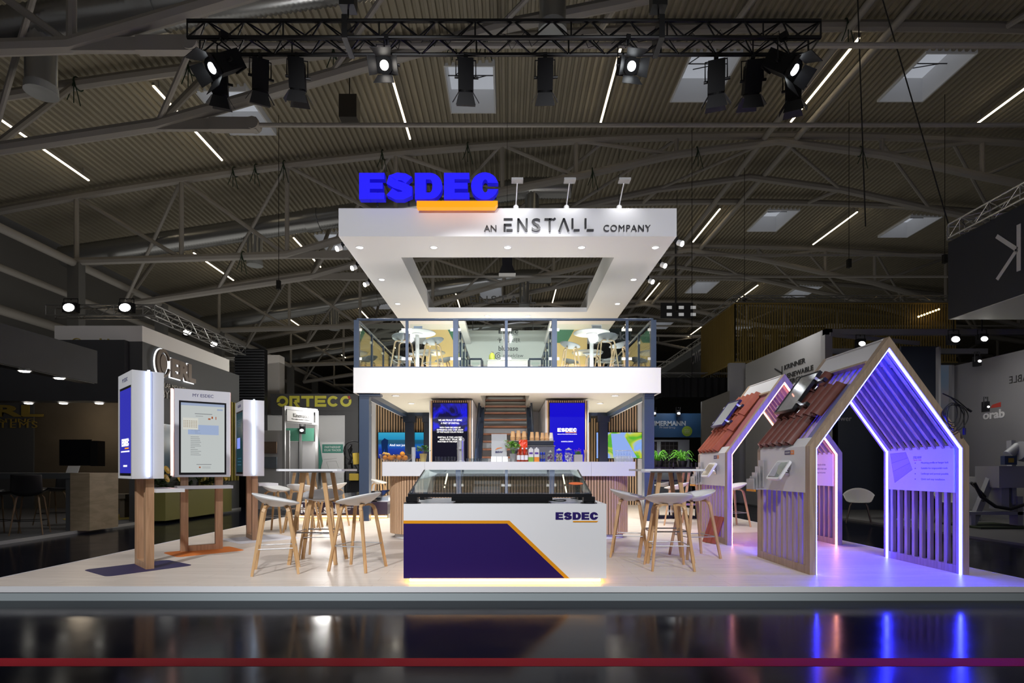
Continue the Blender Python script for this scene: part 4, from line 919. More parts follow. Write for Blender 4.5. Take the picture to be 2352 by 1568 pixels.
for i in range(16):
    a = r_.uniform(0, 2*PI); q = r_.uniform(0, .06); b_ = Vector((X(1327.5)+q*math.cos(a), YB+q*math.sin(a), ZB+.14)); e_ = b_+Vector((r_.uniform(-.02, .02), 0, r_.uniform(.03, .08))); mb.cyl(b_, e_, .0015, n=4); mb.ball(e_, .006, 6, 5)
mb.build('flowers', M('lavender_violet', (.35, .05, .45), .6), t)
t = small('straw_cup', 'clear tall cup of wooden stirrers at the blue screen tower', 'cup', 1344)
MB().lathe((X(1344), YB, ZB), [(.03, 0), (.038, .15)], 16, cap=False).build('cup', gl, t, smooth=True)
mb = MB(); r_ = random.Random(2)
for i in range(22): mb.bar((X(1344)+r_.uniform(-.02, .02), YB+r_.uniform(-.02, .02), ZB+.003), (X(1344)+r_.uniform(-.03, .03), YB+r_.uniform(-.03, .03), ZB+.19), .006, .002)
mb.build('stirrers', M('birch_sticks', (.62, .42, .25), .6), t)
k = 0
for i in range(6):
    for j in range(2):
        x = X(1416+6.4*i); y = YB-.06+.11*j; k += 1
        o = thing('wine_glass', 'upside down stemmed glass at the end of the bar', 'wine glass', (x, y, ZB), group='upside down glasses on the bar end')
        MB().lathe((x, y, ZB), [(.027, 0), (.035, .03), (.036, .055), (.02, .09), (.004, .098)], 14, cap=False).build('glass_bowl', M('hazy_glass', (.7, .74, .78), .1, alpha=.35), o, smooth=True)
        MB().lathe((x, y, ZB+.098), [(.004, 0), (.004, .075), (.032, .083), (.032, .085)], 14).build('stem', M('glass_stem', (.8, .82, .84), .1, alpha=.5), o, smooth=True)
# ================================================================ FRONT SHOWCASE COUNTER
CX0, CX1, CYF, CYB, CZT = -1.004, .953, 5.46, 6.64, .898
sc_ = thing('display_counter', 'low white display counter with indigo front print and orange glow', 'counter', (0, 6, PL))
MB().box(CX0, CX1, CYF, CYB, PL+.05, CZT).build('cabinet', white, sc_)
MB().box(CX0+.06, CX1-.06, CYF+.07, CYB-.06, PL, PL+.05).build('recessed_plinth', white, sc_)
warm = M('amber_led', (1, 1, 1), .5, em=(1, .50, .10), es=14)
MB().box(CX0+.06, CX1-.06, CYF+.052, CYF+.0695, PL+.012, PL+.032).box(CX0+.045, CX0+.059, CYF+.06, CYB-.06, PL+.012, PL+.032).box(CX1-.059, CX1-.045, CYF+.06, CYB-.06, PL+.012, PL+.032).build('amber_light_strip', warm, sc_)
T = face_mat((0, CYF-.0005, 0)); zz = lambda py: ZY(py, CYF); xx = lambda px: XY(px, CYF)
MB().prism([(CX0, PL+.052), (xx(1297), PL+.052), (xx(1165), zz(1202)), (CX0, zz(1202))], 0, .001, T).build('indigo_print', indigo, sc_)
MB().prism([(CX0, zz(1202)), (xx(1165), zz(1202)), (xx(1297), PL+.052), (xx(1308), PL+.052), (xx(1170), zz(1195)), (CX0, zz(1195))], 0, .0015, T).build('orange_band', orange, sc_)
mb = MB().poly_text('ESDEC', xx(1374)-xx(1276), zz(1176)-zz(1193), face_mat((xx(1325), CYF-.0005, zz(1184.5))), .002); mb.build('logo_letters', M('logo_indigo', (.02, .008, .12), .4), sc_)
MB().prism([(xx(1316), zz(1199)), (xx(1371), zz(1199)), (xx(1374), zz(1196)), (xx(1316), zz(1196))], 0, .002, T).build('logo_bar', orange, sc_)
# tilted glass solar module
pm = bpy.data.materials.new('module_glass'); pm.use_nodes = True; nt = pm.node_tree; nt.nodes.clear()
o_ = nt.nodes.new('ShaderNodeOutputMaterial'); tr = nt.nodes.new('ShaderNodeBsdfTransparent'); gs = nt.nodes.new('ShaderNodeBsdfGlossy'); mx = nt.nodes.new('ShaderNodeMixShader'); fr = facing_refl(nt, .15)
tr.inputs[0].default_value = (.66, .70, .71, 1); gs.inputs['Roughness'].default_value = .015; gs.inputs[0].default_value = (.9, .95, 1, 1)
nt.links.new(fr.outputs[0], mx.inputs[0]); nt.links.new(tr.outputs[0], mx.inputs[1]); nt.links.new(gs.outputs[0], mx.inputs[2]); nt.links.new(mx.outputs[0], o_.inputs[0])
mo = thing('tilted_solar_module', 'see through black framed solar module tilted on the display counter', 'solar module', (0, 6, CZT))
yf, yb, zf, zb, mx0, mx1 = 5.52, 6.58, .985, 1.222, -.965, .815
MB().add([(mx0, yf, zf), (mx1, yf, zf), (mx1, yb, zb), (mx0, yb, zb), (mx0, yf, zf+.006), (mx1, yf, zf+.006), (mx1, yb, zb+.006), (mx0, yb, zb+.006)], [(0, 1, 2, 3), (4, 5, 6, 7), (0, 1, 5, 4), (1, 2, 6, 5), (2, 3, 7, 6), (3, 0, 4, 7)]).build('glass_sheet', pm, mo)
mb = MB(); fz = -.008
mb.bar((mx0, yf, zf+fz), (mx1, yf, zf+fz), .02, .034, up=(0, 0, 1)); mb.bar((mx0, yb, zb+fz), (mx1, yb, zb+fz), .02, .012)
for x in (mx0, mx1): mb.bar((x, yf, zf+fz), (x, yb, zb+fz), .016, .03)
mb.build('frame', black, mo)
MB().lathe((0, 0, 0), [(.001, .001), (.075, .001), (.075, 0)], 28, T=Matrix.Translation((.715, 5.93, zf+(5.93-yf)*(zb-zf)/(yb-yf)+.0075)) @ Matrix.Rotation(math.atan2(zb-zf, yb-yf), 4, 'X') @ Matrix.Diagonal((1, .75, 1, 1))).build('orange_sticker', M('sticker_orange', (.85, .16, .03), .5), mo)
for x, lab in ((mx0+.03, 'a'), (mx1-.02, 'b')):
    f = MB().box(x-.055, x+.055, yf-.02, yf+.1, CZT+.02, zf-.02).bar((x, yf+.04, zf-.03), (x, yf+.16, zf-.0), .06, .02).build('front_foot', black, mo)
    MB().lathe((x, yf+.04, CZT), [(.085, 0), (.085, .006), (.05, .022)], 20).build('rubber_pad', blackp, f, smooth=True)
    f = MB().bar((x, yb-.15, CZT+.01), (x, yb-.02, zb-.02), .05, .03).bar((x, yb-.4, CZT+.015), (x, yb, CZT+.015), .05, .03).build('rear_foot', black, mo)
    MB().lathe((x, yb-.15, CZT), [(.08, 0), (.08, .006), (.05, .018)], 20).build('rubber_pad', blackp, f, smooth=True)
t = thing('flat_monitor', 'black flat monitor lying under the tilted glass module', 'monitor', (-.05, 5.8, CZT))
MB().box(XY(1048, 5.7), XY(1257, 5.7), 5.62, 6.0, CZT, CZT+.02).build('back_cover', blackp, t)
MB().box(XY(1038, 5.65), XY(1268, 5.65), 5.6, 6.08, CZT+.02, CZT+.062).build('panel', blackp, t)
MB().box(XY(1040, 5.65), XY(1266, 5.65), 5.61, 6.07, CZT+.0622, CZT+.064).build('display', M('monitor_glow', (.01, .01, .02), .15, em=(.03, .02, .12), es=.6), t)
tag(MB().tube([(.5+.11*math.cos(a)*(1+.1*math.sin(3*a)), 5.95+.09*math.sin(a), CZT+.008+.004*math.sin(2*a)) for a in [i*.35 for i in range(22)]], .005, 6).build('cable_coil', cable, smooth=True), 'thin black cable coiled under the tilted glass module', 'cable')
# ================================================================ KIOSKS
kw = M('kiosk_white', (.82, .82, .84), .6)
def soft_rect_mat(x, y, ang, w, d, m, lab):
    c, s = math.cos(ang), math.sin(ang); p = rrect(-w/2, w/2, -d/2, d/2, .07, 6)
    tag(MB().prism([(x+a*c-b*s, y+a*s+b*c) for a, b in p], PL+.0005, PL+.003).build('floor_mat', m), lab, 'floor mat')
def kiosk(name_lab, x, y, deg, led, header, front, back, backmake=None, frontmake=None):
    t = thing('info_kiosk', name_lab, 'kiosk', (0, 0, 0)); W2, D2, z0, z1 = .335, .15, 1.0, 2.17
    mb = MB()
    mb.box(-W2, W2, -D2, D2, z0, z0+.012); mb.box(-W2, W2, -D2, D2, z1-.012, z1)
    for s in (-1, 1): mb.box(min(s*W2, s*(W2-.012)), max(s*W2, s*(W2-.012)), -D2, D2, z0+.012, z1-.012)
    for s in (-1, 1):     # front and back panels around the screens
        a, b = sorted((s*D2*.999, s*(D2-.012))); mb.box(-W2+.012, W2-.012, a, b, z1-.155, z1-.012); mb.box(-W2+.012, W2-.012, a, b, z0+.012, z0+.03)
        mb.box(-W2+.012, -W2+.05, a, b, z0+.03, z1-.155); mb.box(W2-.05, W2-.012, a, b, z0+.03, z1-.155)
    mb.build('white_case', kw, t, local=True)
    F = face_mat((0, -D2+.004, 0)); B = face_mat((0, D2-.004, 0), 180)
    for T, scr, mk, nm in ((F, front, frontmake, 'front_screen'), (B, back, backmake, 'rear_screen')):
        p = MB().prism([(-.285, z0+.03), (.285, z0+.03), (.285, z1-.155), (-.285, z1-.155)], -.01, .0, T).build(nm, blackp, t, local=True)
        MB().prism([(-.262, z0+.06), (.262, z0+.06), (.262, z1-.18), (-.262, z1-.18)], 0.0003, .001, T).build('display', scr, p, local=True)
        if mk: mk(T, p, z0, z1)
        MB().text(header, .25, .042, face_mat((0, (-D2 if T is F else D2)*1.0, z1-.075), 0 if T is F else 180), .001).build('header_text', M('header_navy', (.03, .03, .15), .5), t, local=True)
    for s in (-1, 1):
        a, b = sorted((s*(W2+.001), s*(W2+.028))); MB().box(a, b, -.011, .011, z0+.02, z1+.01).build('light_fin', led, t, local=True)
    mb = MB(); mb.box(-.02, .02, -.02, .02, z1+.0, z1+.0)
    fr = M('kiosk_oak')if False else oak
    for s in (-1, 1): MB().box(min(s*.165, s*.255), max(s*.165, s*.255), -.075, .005, .0, z0-.001).build('post', wood('kiosk_post_wood', (.42, .24, .13), (.56, .34, .20)), t, local=True)
    MB().box(-.165, .165, -.075, .005, 0, .075).build('foot_bar', wood('kiosk_post_wood', (0, 0, 0), (0, 0, 0)), t, local=True)
    MB().box(-.33, .33, -.36, -.076, .845, .885).build('shelf', white, t, local=True)
    t.location = (x, y, PL); t.rotation_euler = (0, 0, math.radians(deg)); return t
led_blue = M('cool_blue_led', (1, 1, 1), .4, em=(.48, .60, 1), es=3.4)
led_salm = M('salmon_led', (1, 1, 1), .4, em=(1, .50, .40), es=4)
led_cool = M('cool_white_led', (1, 1, 1), .4, em=(.58, .76, 1), es=3.4)
scr_blue = M('kiosk_blue_screen', (0, 0, 0), .25, em=(.035, .035, .42), es=1)
scr_teal = M('kiosk_teal_screen', (.002, .01, .015), .15, em=(.004, .028, .038), es=1)
scr_doc = M('kiosk_document_screen', (0, 0, 0), .2, em=(.50, .53, .52), es=1)
def emi(n, c): return M(n, (0, 0, 0), .4, em=c, es=1)
def mk_blue(T, p, z0, z1):
    mb = MB(); T2 = T @ Matrix.Translation((0, z0+.40, .0012)); mb.poly_text('ESDEC', .34, .085, T2, .001); mb.text('INNOVATIVE MOUNTING SYSTEMS', .40, .016, T @ Matrix.Translation((0, z0+.30, .0012)), .001); mb.text('AN ENSTALL COMPANY', .18, .02, T @ Matrix.Translation((0, z0+.14, .0012)), .001)
    mb.build('white_lettering', M('screen_white'), p, local=True)
    MB().prism([(-.02, z0+.327), (.155, z0+.327), (.17, z0+.342), (-.02, z0+.342)], .0012, .002, T).build('orange_bar', M('screen_orange'), p, local=True)
def mk_doc(T, p, z0, z1):
    def R(mb, a, b, c, d, h=.0014): mb.prism([(a, c), (b, c), (b, d), (a, d)], .0011, h, T)
    zt = z1-.18
    mb = MB(); R(mb, -.262, .262, zt-.035, zt); R(mb, .17, .24, zt-.085, zt-.065, .0016); mb.build('browser_bar', emi('scr_grey_blue', (.30, .36, .50)), p, local=True)
    mb = MB(); R(mb, -.18, .19, zt-.42, zt-.29); mb.build('blue_block', emi('scr_block', (.32, .40, .58)), p, local=True)
    mb = MB(); R(mb, -.24, -.06, zt-.355, zt-.20, .0018); mb.build('popup_window', emi('scr_popup', (.62, .62, .56)), p, local=True)
    mb = MB()
    for i in range(8):
        for j in range(5): R(mb, -.23+.021*i, -.221+.021*i, zt-.245-.02*j, zt-.236-.02*j, .0022)
    mb.build('popup_dots', emi('scr_dots', (.20, .12, .04)), p, local=True)
    mb = MB(); r_ = random.Random(5)
    R(mb, -.10, .11, zt-.145, zt-.137); R(mb, -.09, .0, zt-.175, zt-.17)
    for i in range(11): R(mb, -.15, -.15+r_.uniform(.05, .13), zt-.455-.024*i, zt-.45-.024*i)
    for i in range(4): R(mb, -.15, -.15+r_.uniform(.06, .17), zt-.345-.02*i, zt-.341-.02*i)
    R(mb, -.08, .10, z0+.165, z0+.172); R(mb, -.01, .09, z0+.135, z0+.138); R(mb, -.01, .09, z0+.12, z0+.123)
    mb.build('text_lines', emi('scr_line', (.16, .17, .18)), p, local=True)
    mb = MB(); R(mb, .10, .12, zt-.20, zt-.17); R(mb, .15, .16, zt-.21, zt-.17); R(mb, .06, .09, zt-.215, zt-.195); R(mb, -.05, -.03, z0+.12, z0+.14); mb.build('small_figures', emi('scr_red', (.35, .10, .04)), p, local=True)
def mk_teal(T, p, z0, z1):
    def R(mb, a, b, c, d): mb.prism([(a, c), (b, c), (b, d), (a, d)], .0011, .0014, T)
    mb = MB(); R(mb, -.20, .06, z0+.43, z0+.60); mb.build('pale_card', emi('scr_card', (.22, .30, .85)), p, local=True)
    mb = MB()
    for i in range(4): R(mb, -.2, .10, z1-.30-.03*i, z1-.295-.03*i)
    for i in range(3): R(mb, -.15, .15, z0+.27-.05*i, z0+.28-.05*i)
    mb.build('text_lines', emi('scr_teal_line', (.02, .10, .16)), p, local=True)
kiosk('white kiosk with blue screen side and blue light fin, on indigo mat', -4.15, 6.40, 135, led_blue, 'MY ESDEC', scr_blue, scr_blue, mk_blue, mk_blue)
kiosk('white kiosk with large document screen and salmon light fin, on orange mat', -4.20, 7.76, 37, led_salm, 'MY ESDEC', scr_doc, scr_blue, mk_blue, mk_doc)
kiosk('white kiosk with dark teal screen and cool white light fin, on white mat', -4.105, 9.0, 125, led_cool, 'CALCULATION', scr_teal, scr_teal, mk_teal, mk_teal)
soft_rect_mat(-4.13, 6.35, math.radians(54), .86, .66, M('indigo_mat', (.035, .03, .11), .5), 'indigo floor mat with rounded corners under the nearest kiosk')
soft_rect_mat(-4.07, 7.60, math.radians(47), .84, .58, M('orange_mat', (.75, .20, .03), .5), 'orange floor mat with rounded corners under the middle kiosk')
soft_rect_mat(-3.95, 9.0, math.radians(48), .95, .85, M('white_mat', (.72, .72, .78), .5), 'white floor mat under the farthest kiosk')
# ================================================================ WOODEN HOUSES
frame_wood = wood('house_wood', (.36, .26, .18), (.46, .34, .24))
slat_w = wood('house_slat_wood', (.40, .29, .20), (.50, .38, .27))
tile_brown = M('brown_clay_tile', (.15, .052, .042), .3, noise=(12, .25)); tile_red = M('red_clay_tile', (.34, .08, .045), .45, noise=(12, .25))
def house(which, x0, x1, y0, y1, led, led_in, lab, tile_m):
    xm = (x0+x1)/2; EZ, AZ, FW = 1.475, 2.62, .068
    t = thing('wooden_house_frame', lab, 'display house', (xm, (y0+y1)/2, PL))
    def outline(off):   # gable outline, off = inset from the outer edge
        k = math.hypot(xm-x0, AZ-EZ); nx = (AZ-EZ)/k; a = off/nx   # vertical/horizontal offset of the slope
        tn = (AZ-EZ)/(xm-x0); X0 = x0+off; X1 = x1-off
        zs = AZ-off*k/(xm-x0); ze = zs-(xm-X0)*tn
        return [(X0, PL), (X0, ze), (xm, zs), (X1, ze), (X1, PL)]
    o, i = outline(0), outline(FW)
    for (ya, yb, nm) in ((y0, y0+.09, 'front_frame'), (y1-.09, y1, 'rear_frame')):
        mb = MB()
        for k in range(4):
            mb.add([(o[k][0], ya, o[k][1]), (o[k+1][0], ya, o[k+1][1]), (i[k+1][0], ya, i[k+1][1]), (i[k][0], ya, i[k][1]), (o[k][0], yb, o[k][1]), (o[k+1][0], yb, o[k+1][1]), (i[k+1][0], yb, i[k+1][1]), (i[k][0], yb, i[k][1])],
                   [(0, 1, 2, 3), (4, 5, 6, 7), (0, 1, 5, 4), (3, 2, 6, 7), (0, 3, 7, 4), (1, 2, 6, 5)])
        f = mb.build(nm, frame_wood, t)
        e1, e2 = outline(FW+.001), outline(FW+.013)
        mb = MB(); yy = ya+.012 if nm == 'front_frame' else ya+.012
        for k in range(4):
            mb.add([(e1[k][0], yy, e1[k][1]), (e1[k+1][0], yy, e1[k+1][1]), (e2[k+1][0], yy, e2[k+1][1]), (e2[k][0], yy, e2[k][1]), (e1[k][0], yy+.02, e1[k][1]), (e1[k+1][0], yy+.02, e1[k+1][1]), (e2[k+1][0], yy+.02, e2[k+1][1]), (e2[k][0], yy+.02, e2[k][1])],
                   [(0, 1, 2, 3), (4, 5, 6, 7), (0, 1, 5, 4), (3, 2, 6, 7)])
        mb.build('light_strip', led, f)
    ya, yb = y0+.09, y1-.09
    # side walls: bottom rail, slats, white board
    for s, xa, xb in ((-1, x0+.01, x0+.055), (1, x1-.055, x1-.01)):
        w = MB().box(xa-.01, xb+.01, ya, yb, PL, PL+.085).build('bottom_rail', frame_wood, t)
        mb = MB(); n = 9
        for k in range(n):
            y = ya+.02+(yb-ya-.075)*k/(n-1); mb.box(xa, xb, y, y+.040, PL+.085, EZ-.02)
        mb.build('wall_slats', slat_w, t)
        bx0, bx1 = (x0-.004, x0+.009) if s < 0 else (x1-.07, x1-.056)
        MB().box(bx0, bx1, ya+.002, yb-.002, .985, EZ+.0).build('white_board', white, t)

    # roof slopes: local frame u up the slope, n outward
    k = math.hypot(xm-x0, AZ-EZ)
    def SL(s):
        if s < 0: u = Vector(((xm-x0)/k, 0, (AZ-EZ)/k)); n = Vector((-(AZ-EZ)/k, 0, (xm-x0)/k)); o_ = Vector((x0, 0, EZ))
        else: u = Vector((-(x1-xm)/k, 0, (AZ-EZ)/k)); n = Vector(((AZ-EZ)/k, 0, (x1-xm)/k)); o_ = Vector((x1, 0, EZ))
        m = Matrix((u, Vector((0, 1, 0)), n)).transposed().to_4x4(); m.translation = o_; return m
    for s in (-1, 1):
        T = SL(s); mb = MB(); n = 9
        for q in range(n):
            y = ya+.02+(yb-ya-.08)*q/(n-1); mb.box(.03, k*.97, y, y+.036, -.075, -.035, T)
        mb.build('rafter_slats', slat_w, t)
        MB().box(k*.79, k*1.0, ya+.001, yb-.001, -.03, -.002, T).build('ridge_board', white, t)
        MB().box(k*.765, k*.789, ya, yb, -.04, .01, T).box(.0, .05, ya, yb, -.034, -.012, T).build('purlin', frame_wood, t)
    MB().box(-.004, .085*k, ya+.001, yb-.001, -.03, -.0, SL(-1)).build('white_flashing', white, t)
    # outer roof cover
    T = SL(1)
    mb = MB(); y = ya+.004; nn = 24; pr = [(.0, 0), (.02, .02), (.055, .02), (.075, 0)]
    ys = []
    while y < yb-.09: ys += [(y+a, b) for a, b in pr]; y += .1
    for a, z in ((k*.09, 0), (k*.785, 0)):
        for yy, zz_ in ys: mb.v.append(tuple(T @ Vector((a, yy, -.03+zz_))))
    L_ = len(ys)
    for q in range(L_-1): mb.f.append((q, q+1, L_+q+1, L_+q)); mb.m.append(0)
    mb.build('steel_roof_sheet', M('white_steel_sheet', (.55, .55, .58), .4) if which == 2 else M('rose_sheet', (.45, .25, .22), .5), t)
    T = SL(-1)
    courses = [(.02, .34, ya-.0, .82), (.29, .60, ya, .93), (.56, .77, ya, .55)] if which == 2 else [(.02, .34, ya, .86), (.29, .56, ya, .90), (.50, .80, ya, .78)]
    W_ = yb-ya
    mb = MB()
    for ci, (a, b, _, frac) in enumerate(courses):
        ncol = int(round(6*frac)); pitch = W_/6.6
        for c in range(ncol):
            yc = yb+.03-(c+.5)*pitch; prof = []
            for q in range(13):
                v = -pitch*.56+pitch*1.12*q/12; zc = .070*max(0, math.cos(PI*(v/pitch)*1.25))**.8 if abs(v) < pitch*.4 else 0.0
                prof.append((v, zc))
            za, zb_ = .028, .006; base = len(mb.v)
            for (uu, zo, sc2) in ((a*k, za-.014, 1), (a*k, za, 1.12), (a*k+.02, za, 1.08), (b*k, zb_, 1), (b*k, zb_-.012, 1)):
                for v, zc in prof: mb.v.append(tuple(T @ Vector((uu, yc+v, zo+zc*sc2-.014))))
            for r_ in range(4):
                for q in range(12): mb.f.append((base+r_*13+q, base+r_*13+q+1, base+(r_+1)*13+q+1, base+(r_+1)*13+q)); mb.m.append(0)
            for q in range(12): mb.f.append((base+q, base+q+1, base+52+q+1, base+52+q)); mb.m.append(0)
            # rounded roll ends
            mb.ball(tuple(T @ Vector((a*k+.005, yc, za+.012))), .030, 10, 6)
    mb.build('roof_tiles', tile_m, t, smooth=True)
    if which == 2:
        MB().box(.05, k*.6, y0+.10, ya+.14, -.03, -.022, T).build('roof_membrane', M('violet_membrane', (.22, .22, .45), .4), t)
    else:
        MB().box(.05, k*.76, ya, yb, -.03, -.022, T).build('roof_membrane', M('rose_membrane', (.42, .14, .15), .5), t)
    # sample module on hooks
    c0, c1, d0, d1 = ((.33*k, .71*k, y0+.68, y0+1.10) if which == 2 else (.33*k, .66*k, y0+.62, y0+1.08))
    m_ = thing('sample_module', 'small clear solar module sample clamped over the tiles of %s' % ('nearer wooden house' if which == 2 else 'farther wooden house'), 'solar module', T @ Vector((c0, (d0+d1)/2, .1)))
    MB().box(c0, c1, d0, d1, .135, .142, T).build('glass_sheet', M('sample_glass', (.30, .32, .34), .12, .55, alpha=.75) if which == 2 else M('sample_glass_pale', (.62, .66, .70), .15, .3, alpha=.7), m_)
    MB().box(c0, c1, d0-.012, d0, .11, .15, T).box(c0, c1, d1, d1+.012, .11, .15, T).box(c0-.012, c0, d0-.012, d1+.012, .11, .15, T).box(c1, c1+.012, d0-.012, d1+.012, .11, .15, T).build('frame', black if which == 2 else M('indigo_frame', (.02, .01, .10), .4), m_)
    for f_ in (.16, .80):
        cc = c0+(c1-c0)*f_; r_ = MB().box(cc-.018, cc+.018, d0-.13, d1+.10, .07, .108, T).build('rail', alu, m_)
        MB().box(cc-.02, cc+.02, d0-.16, d0-.13, .065, .112, T).build('end_cap', blackp, r_)
        for yy in (d0+.03, d1-.03):
            MB().tube([T @ Vector((cc, yy, .07)), T @ Vector((cc-.03, yy, .05)), T @ Vector((cc-.08, yy, .055)), T @ Vector((cc-.09, yy, .02)), T @ Vector((cc-.02, yy, .012))], .011, 7).build('hook', alu, r_, smooth=True)
        MB().box(cc-.015, cc+.015, d0-.04, d0-.012, .108, .155, T).box(cc-.015, cc+.015, d1+.012, d1+.04, .108, .155, T).build('clamps', alu, m_)
    # tablet
    yt = y0+.47; ct = Vector((x0-.105, yt, 1.225)); Tt = face_mat(ct, -90, 33)
    nm = 'white framed tablet angled on the wall board of %s' % ('nearer wooden house' if which == 2 else 'farther wooden house')
    tt = thing('wall_tablet', nm, 'tablet', ct)
    MB().prism(rrect(-.155, .155, -.125, .125, .035, 6), -.02, .008, Tt).build('white_case', white, tt, smooth=True)
    MB().prism(rrect(-.125, .125, -.098, .098, .006, 3), .0082, .0095, Tt).build('display', M('tablet_screen', (.02, .02, .03), .05, coat=.5) if which == 2 else M('tablet_screen_brown', (.20, .15, .12), .1), tt)
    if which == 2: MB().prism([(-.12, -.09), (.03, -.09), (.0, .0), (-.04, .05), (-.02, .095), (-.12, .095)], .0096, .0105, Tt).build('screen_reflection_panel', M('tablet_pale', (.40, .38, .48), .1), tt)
    MB().cyl(ct+Vector((.012, 0, 0)), (x0-.004, yt-.02, 1.2), .018, n=10).cbox((x0-.008, yt-.02, 1.2), (.008, .08, .08)).build('bracket', steel, tt)
    # logo plate
    T2 = face_mat((x0-.0045, y0+.42, 1.42), -90)
    lp = thing('logo_plate', 'small indigo and orange name plate under the tiles of %s' % ('nearer wooden house' if which == 2 else 'farther wooden house'), 'sign', (x0-.0045, y0+.42, 1.42))
    MB().prism([(-.105, -.024), (.03, -.024), (.03, .024), (-.105, .024)], 0, .002, T2).build('indigo_half', indigo, lp); MB().prism([(.03, -.024), (.105, -.024), (.105, .024), (.03, .024)], 0, .002, T2).build('orange_half', M('plate_orange', (.85, .25, .02), .4), lp)
    MB().text('CLICKFIT', .11, .02, T2, .003, center=(-.038, 0), bold=.03).text('EVO', .04, .018, T2, .003, center=(.067, 0), bold=.02).build('lettering', M('paper_white'), lp)
    # leaflet rack: stepped clear holder
    yr = y1-.16; rk = thing('leaflet_rack', 'stepped clear leaflet rack on the rear corner of %s' % ('nearer wooden house' if which == 2 else 'farther wooden house'), 'leaflet rack', (x0-.05, yr, 1.0))
    mb = MB(); 
    for q in range(4): mb.box(x0-.05-.028*q, x0-.046-.028*q, yr-.11+.02*q, yr+.08+.03*q, 1.02-.02*q, 1.22-.035*q)
    mb.box(x0-.13, x0-.006, yr-.1, yr+.15, .985, 1.0); mb.build('clear_pockets', M('acrylic'), rk)
    for q in range(4):
        lf = thing('leaflet', '%s leaflet in the rack on %s, showing a small picture' % (ORD[q], 'nearer house' if which == 2 else 'farther house'), 'leaflet', (x0-.04-.028*q, yr, 1.05), group='leaflets on the %s house' % ('nearer' if which == 2 else 'farther'))
        xl = x0-.042-.028*q; ya_ = yr-.095+.025*q; MB().box(xl, xl+.004, ya_, ya_+.14, 1.02-.02*q, 1.345-.075*q).build('paper', M('paper_white'), lf)
        MB().box(xl-.001, xl-.0002, ya_+.03, ya_+.11, 1.10-.03*q, 1.18-.03*q).build('picture', M('leaflet_grey', (.12, .12, .16), .5), lf)
    mb = MB(); MB().box(x0-.145, x0-.13, yr-.09, yr+.15, .96, .985).build('orange_edge', orange, rk)
    return t, SL
led_deep = M('deep_blue_led', (.2, .2, 1), .4, em=(.018, .024, 1), es=155)
led_sal2 = M('salmon_strip_led', (1, 1, 1), .4, em=(1, .35, .20), es=18)
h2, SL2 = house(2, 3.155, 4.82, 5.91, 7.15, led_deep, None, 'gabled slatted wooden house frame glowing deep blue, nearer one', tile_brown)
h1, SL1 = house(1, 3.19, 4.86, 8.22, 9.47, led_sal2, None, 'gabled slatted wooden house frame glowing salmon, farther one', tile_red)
# boards with print inside
def board(x, yc, zc, lab, head, sub, lines, draw=True):
    T = face_mat((x, yc, zc), -90); t = thing('printed_board', lab, 'sign', (x, yc, zc))
    MB().prism([(-.52, -.255), (.52, -.255), (.52, .245), (-.52, .245)], 0, .004, T).build('board', M('board_white', (.80, .80, .84), .45), t)
    pv = M('print_violet', (.12, .07, .22), .5)
    mb = MB(); mb.text(head, .13, .026, T, .005, center=(-.02, .13), bold=.012)
    for i, l in enumerate(lines): mb.text(l, .013*len(l), .026, T, .005, center=(.04+.0065*len(l), .065-.062*i)); mb.prism([(-.06, .06-.062*i), (-.045, .06-.062*i), (-.045, .07-.062*i), (-.06, .07-.062*i)], .0042, .005, T)
    mb.build('lettering', pv, t); MB().text(sub, .13, .024, T, .005, center=(-.02, .098)).build('red_lettering', M('print_red', (.7, .12, .10), .5), t)
    if draw:
        mb = MB(); A = [(-.485, .185), (-.21, .195), (-.10, -.01), (-.40, -.17)]
        MB().prism(A[::-1], .0042, .0046, T).build('roof_picture', M('print_lilac', (.50, .44, .68), .5), t)
        def L2(a, b, w=.003):
            dx, dy = b[0]-a[0], b[1]-a[1]; q = math.hypot(dx, dy); ox, oy = -dy/q*w/2, dx/q*w/2; mb.prism([(a[0]+ox, a[1]+oy), (b[0]+ox, b[1]+oy), (b[0]-ox, b[1]-oy), (a[0]-ox, a[1]-oy)], .0047, .005, T)
        lp = lambda a, b, f: (a[0]+(b[0]-a[0])*f, a[1]+(b[1]-a[1])*f)
        for i in range(4): L2(A[i], A[(i+1) % 4])
        for f in (.33, .62): L2(lp(A[0], A[3], f), lp(A[1], A[2], f))
        for i in range(1, 14): L2(lp(A[0], A[1], i/14), lp(lp(A[0], A[3], .33), lp(A[1], A[2], .33), i/14), .002)
        for i in range(1, 14): L2(lp(lp(A[0], A[3], .62), lp(A[1], A[2], .62), i/14), lp(A[3], A[2], i/14), .002)
        mb.build('roof_drawing', pv, t)
board(4.82-.075, 6.53, 1.24, 'white printed board inside the nearer house with a roof drawing', 'STEEL ROOF', 'Tips & Tricks', ['Mounting profile or hanger bolt', 'Suitable for trapezoidal roofs', 'Landscape and portrait possible', 'Quick and easy installation'])
board(4.86-.075, 8.84, 1.24, 'white printed board inside the farther house, washed in salmon light', 'TILED ROOF', 'Tips & Tricks', ['One hook for all tiles', 'Suitable for tiled roofs', 'Landscape and portrait'], True)
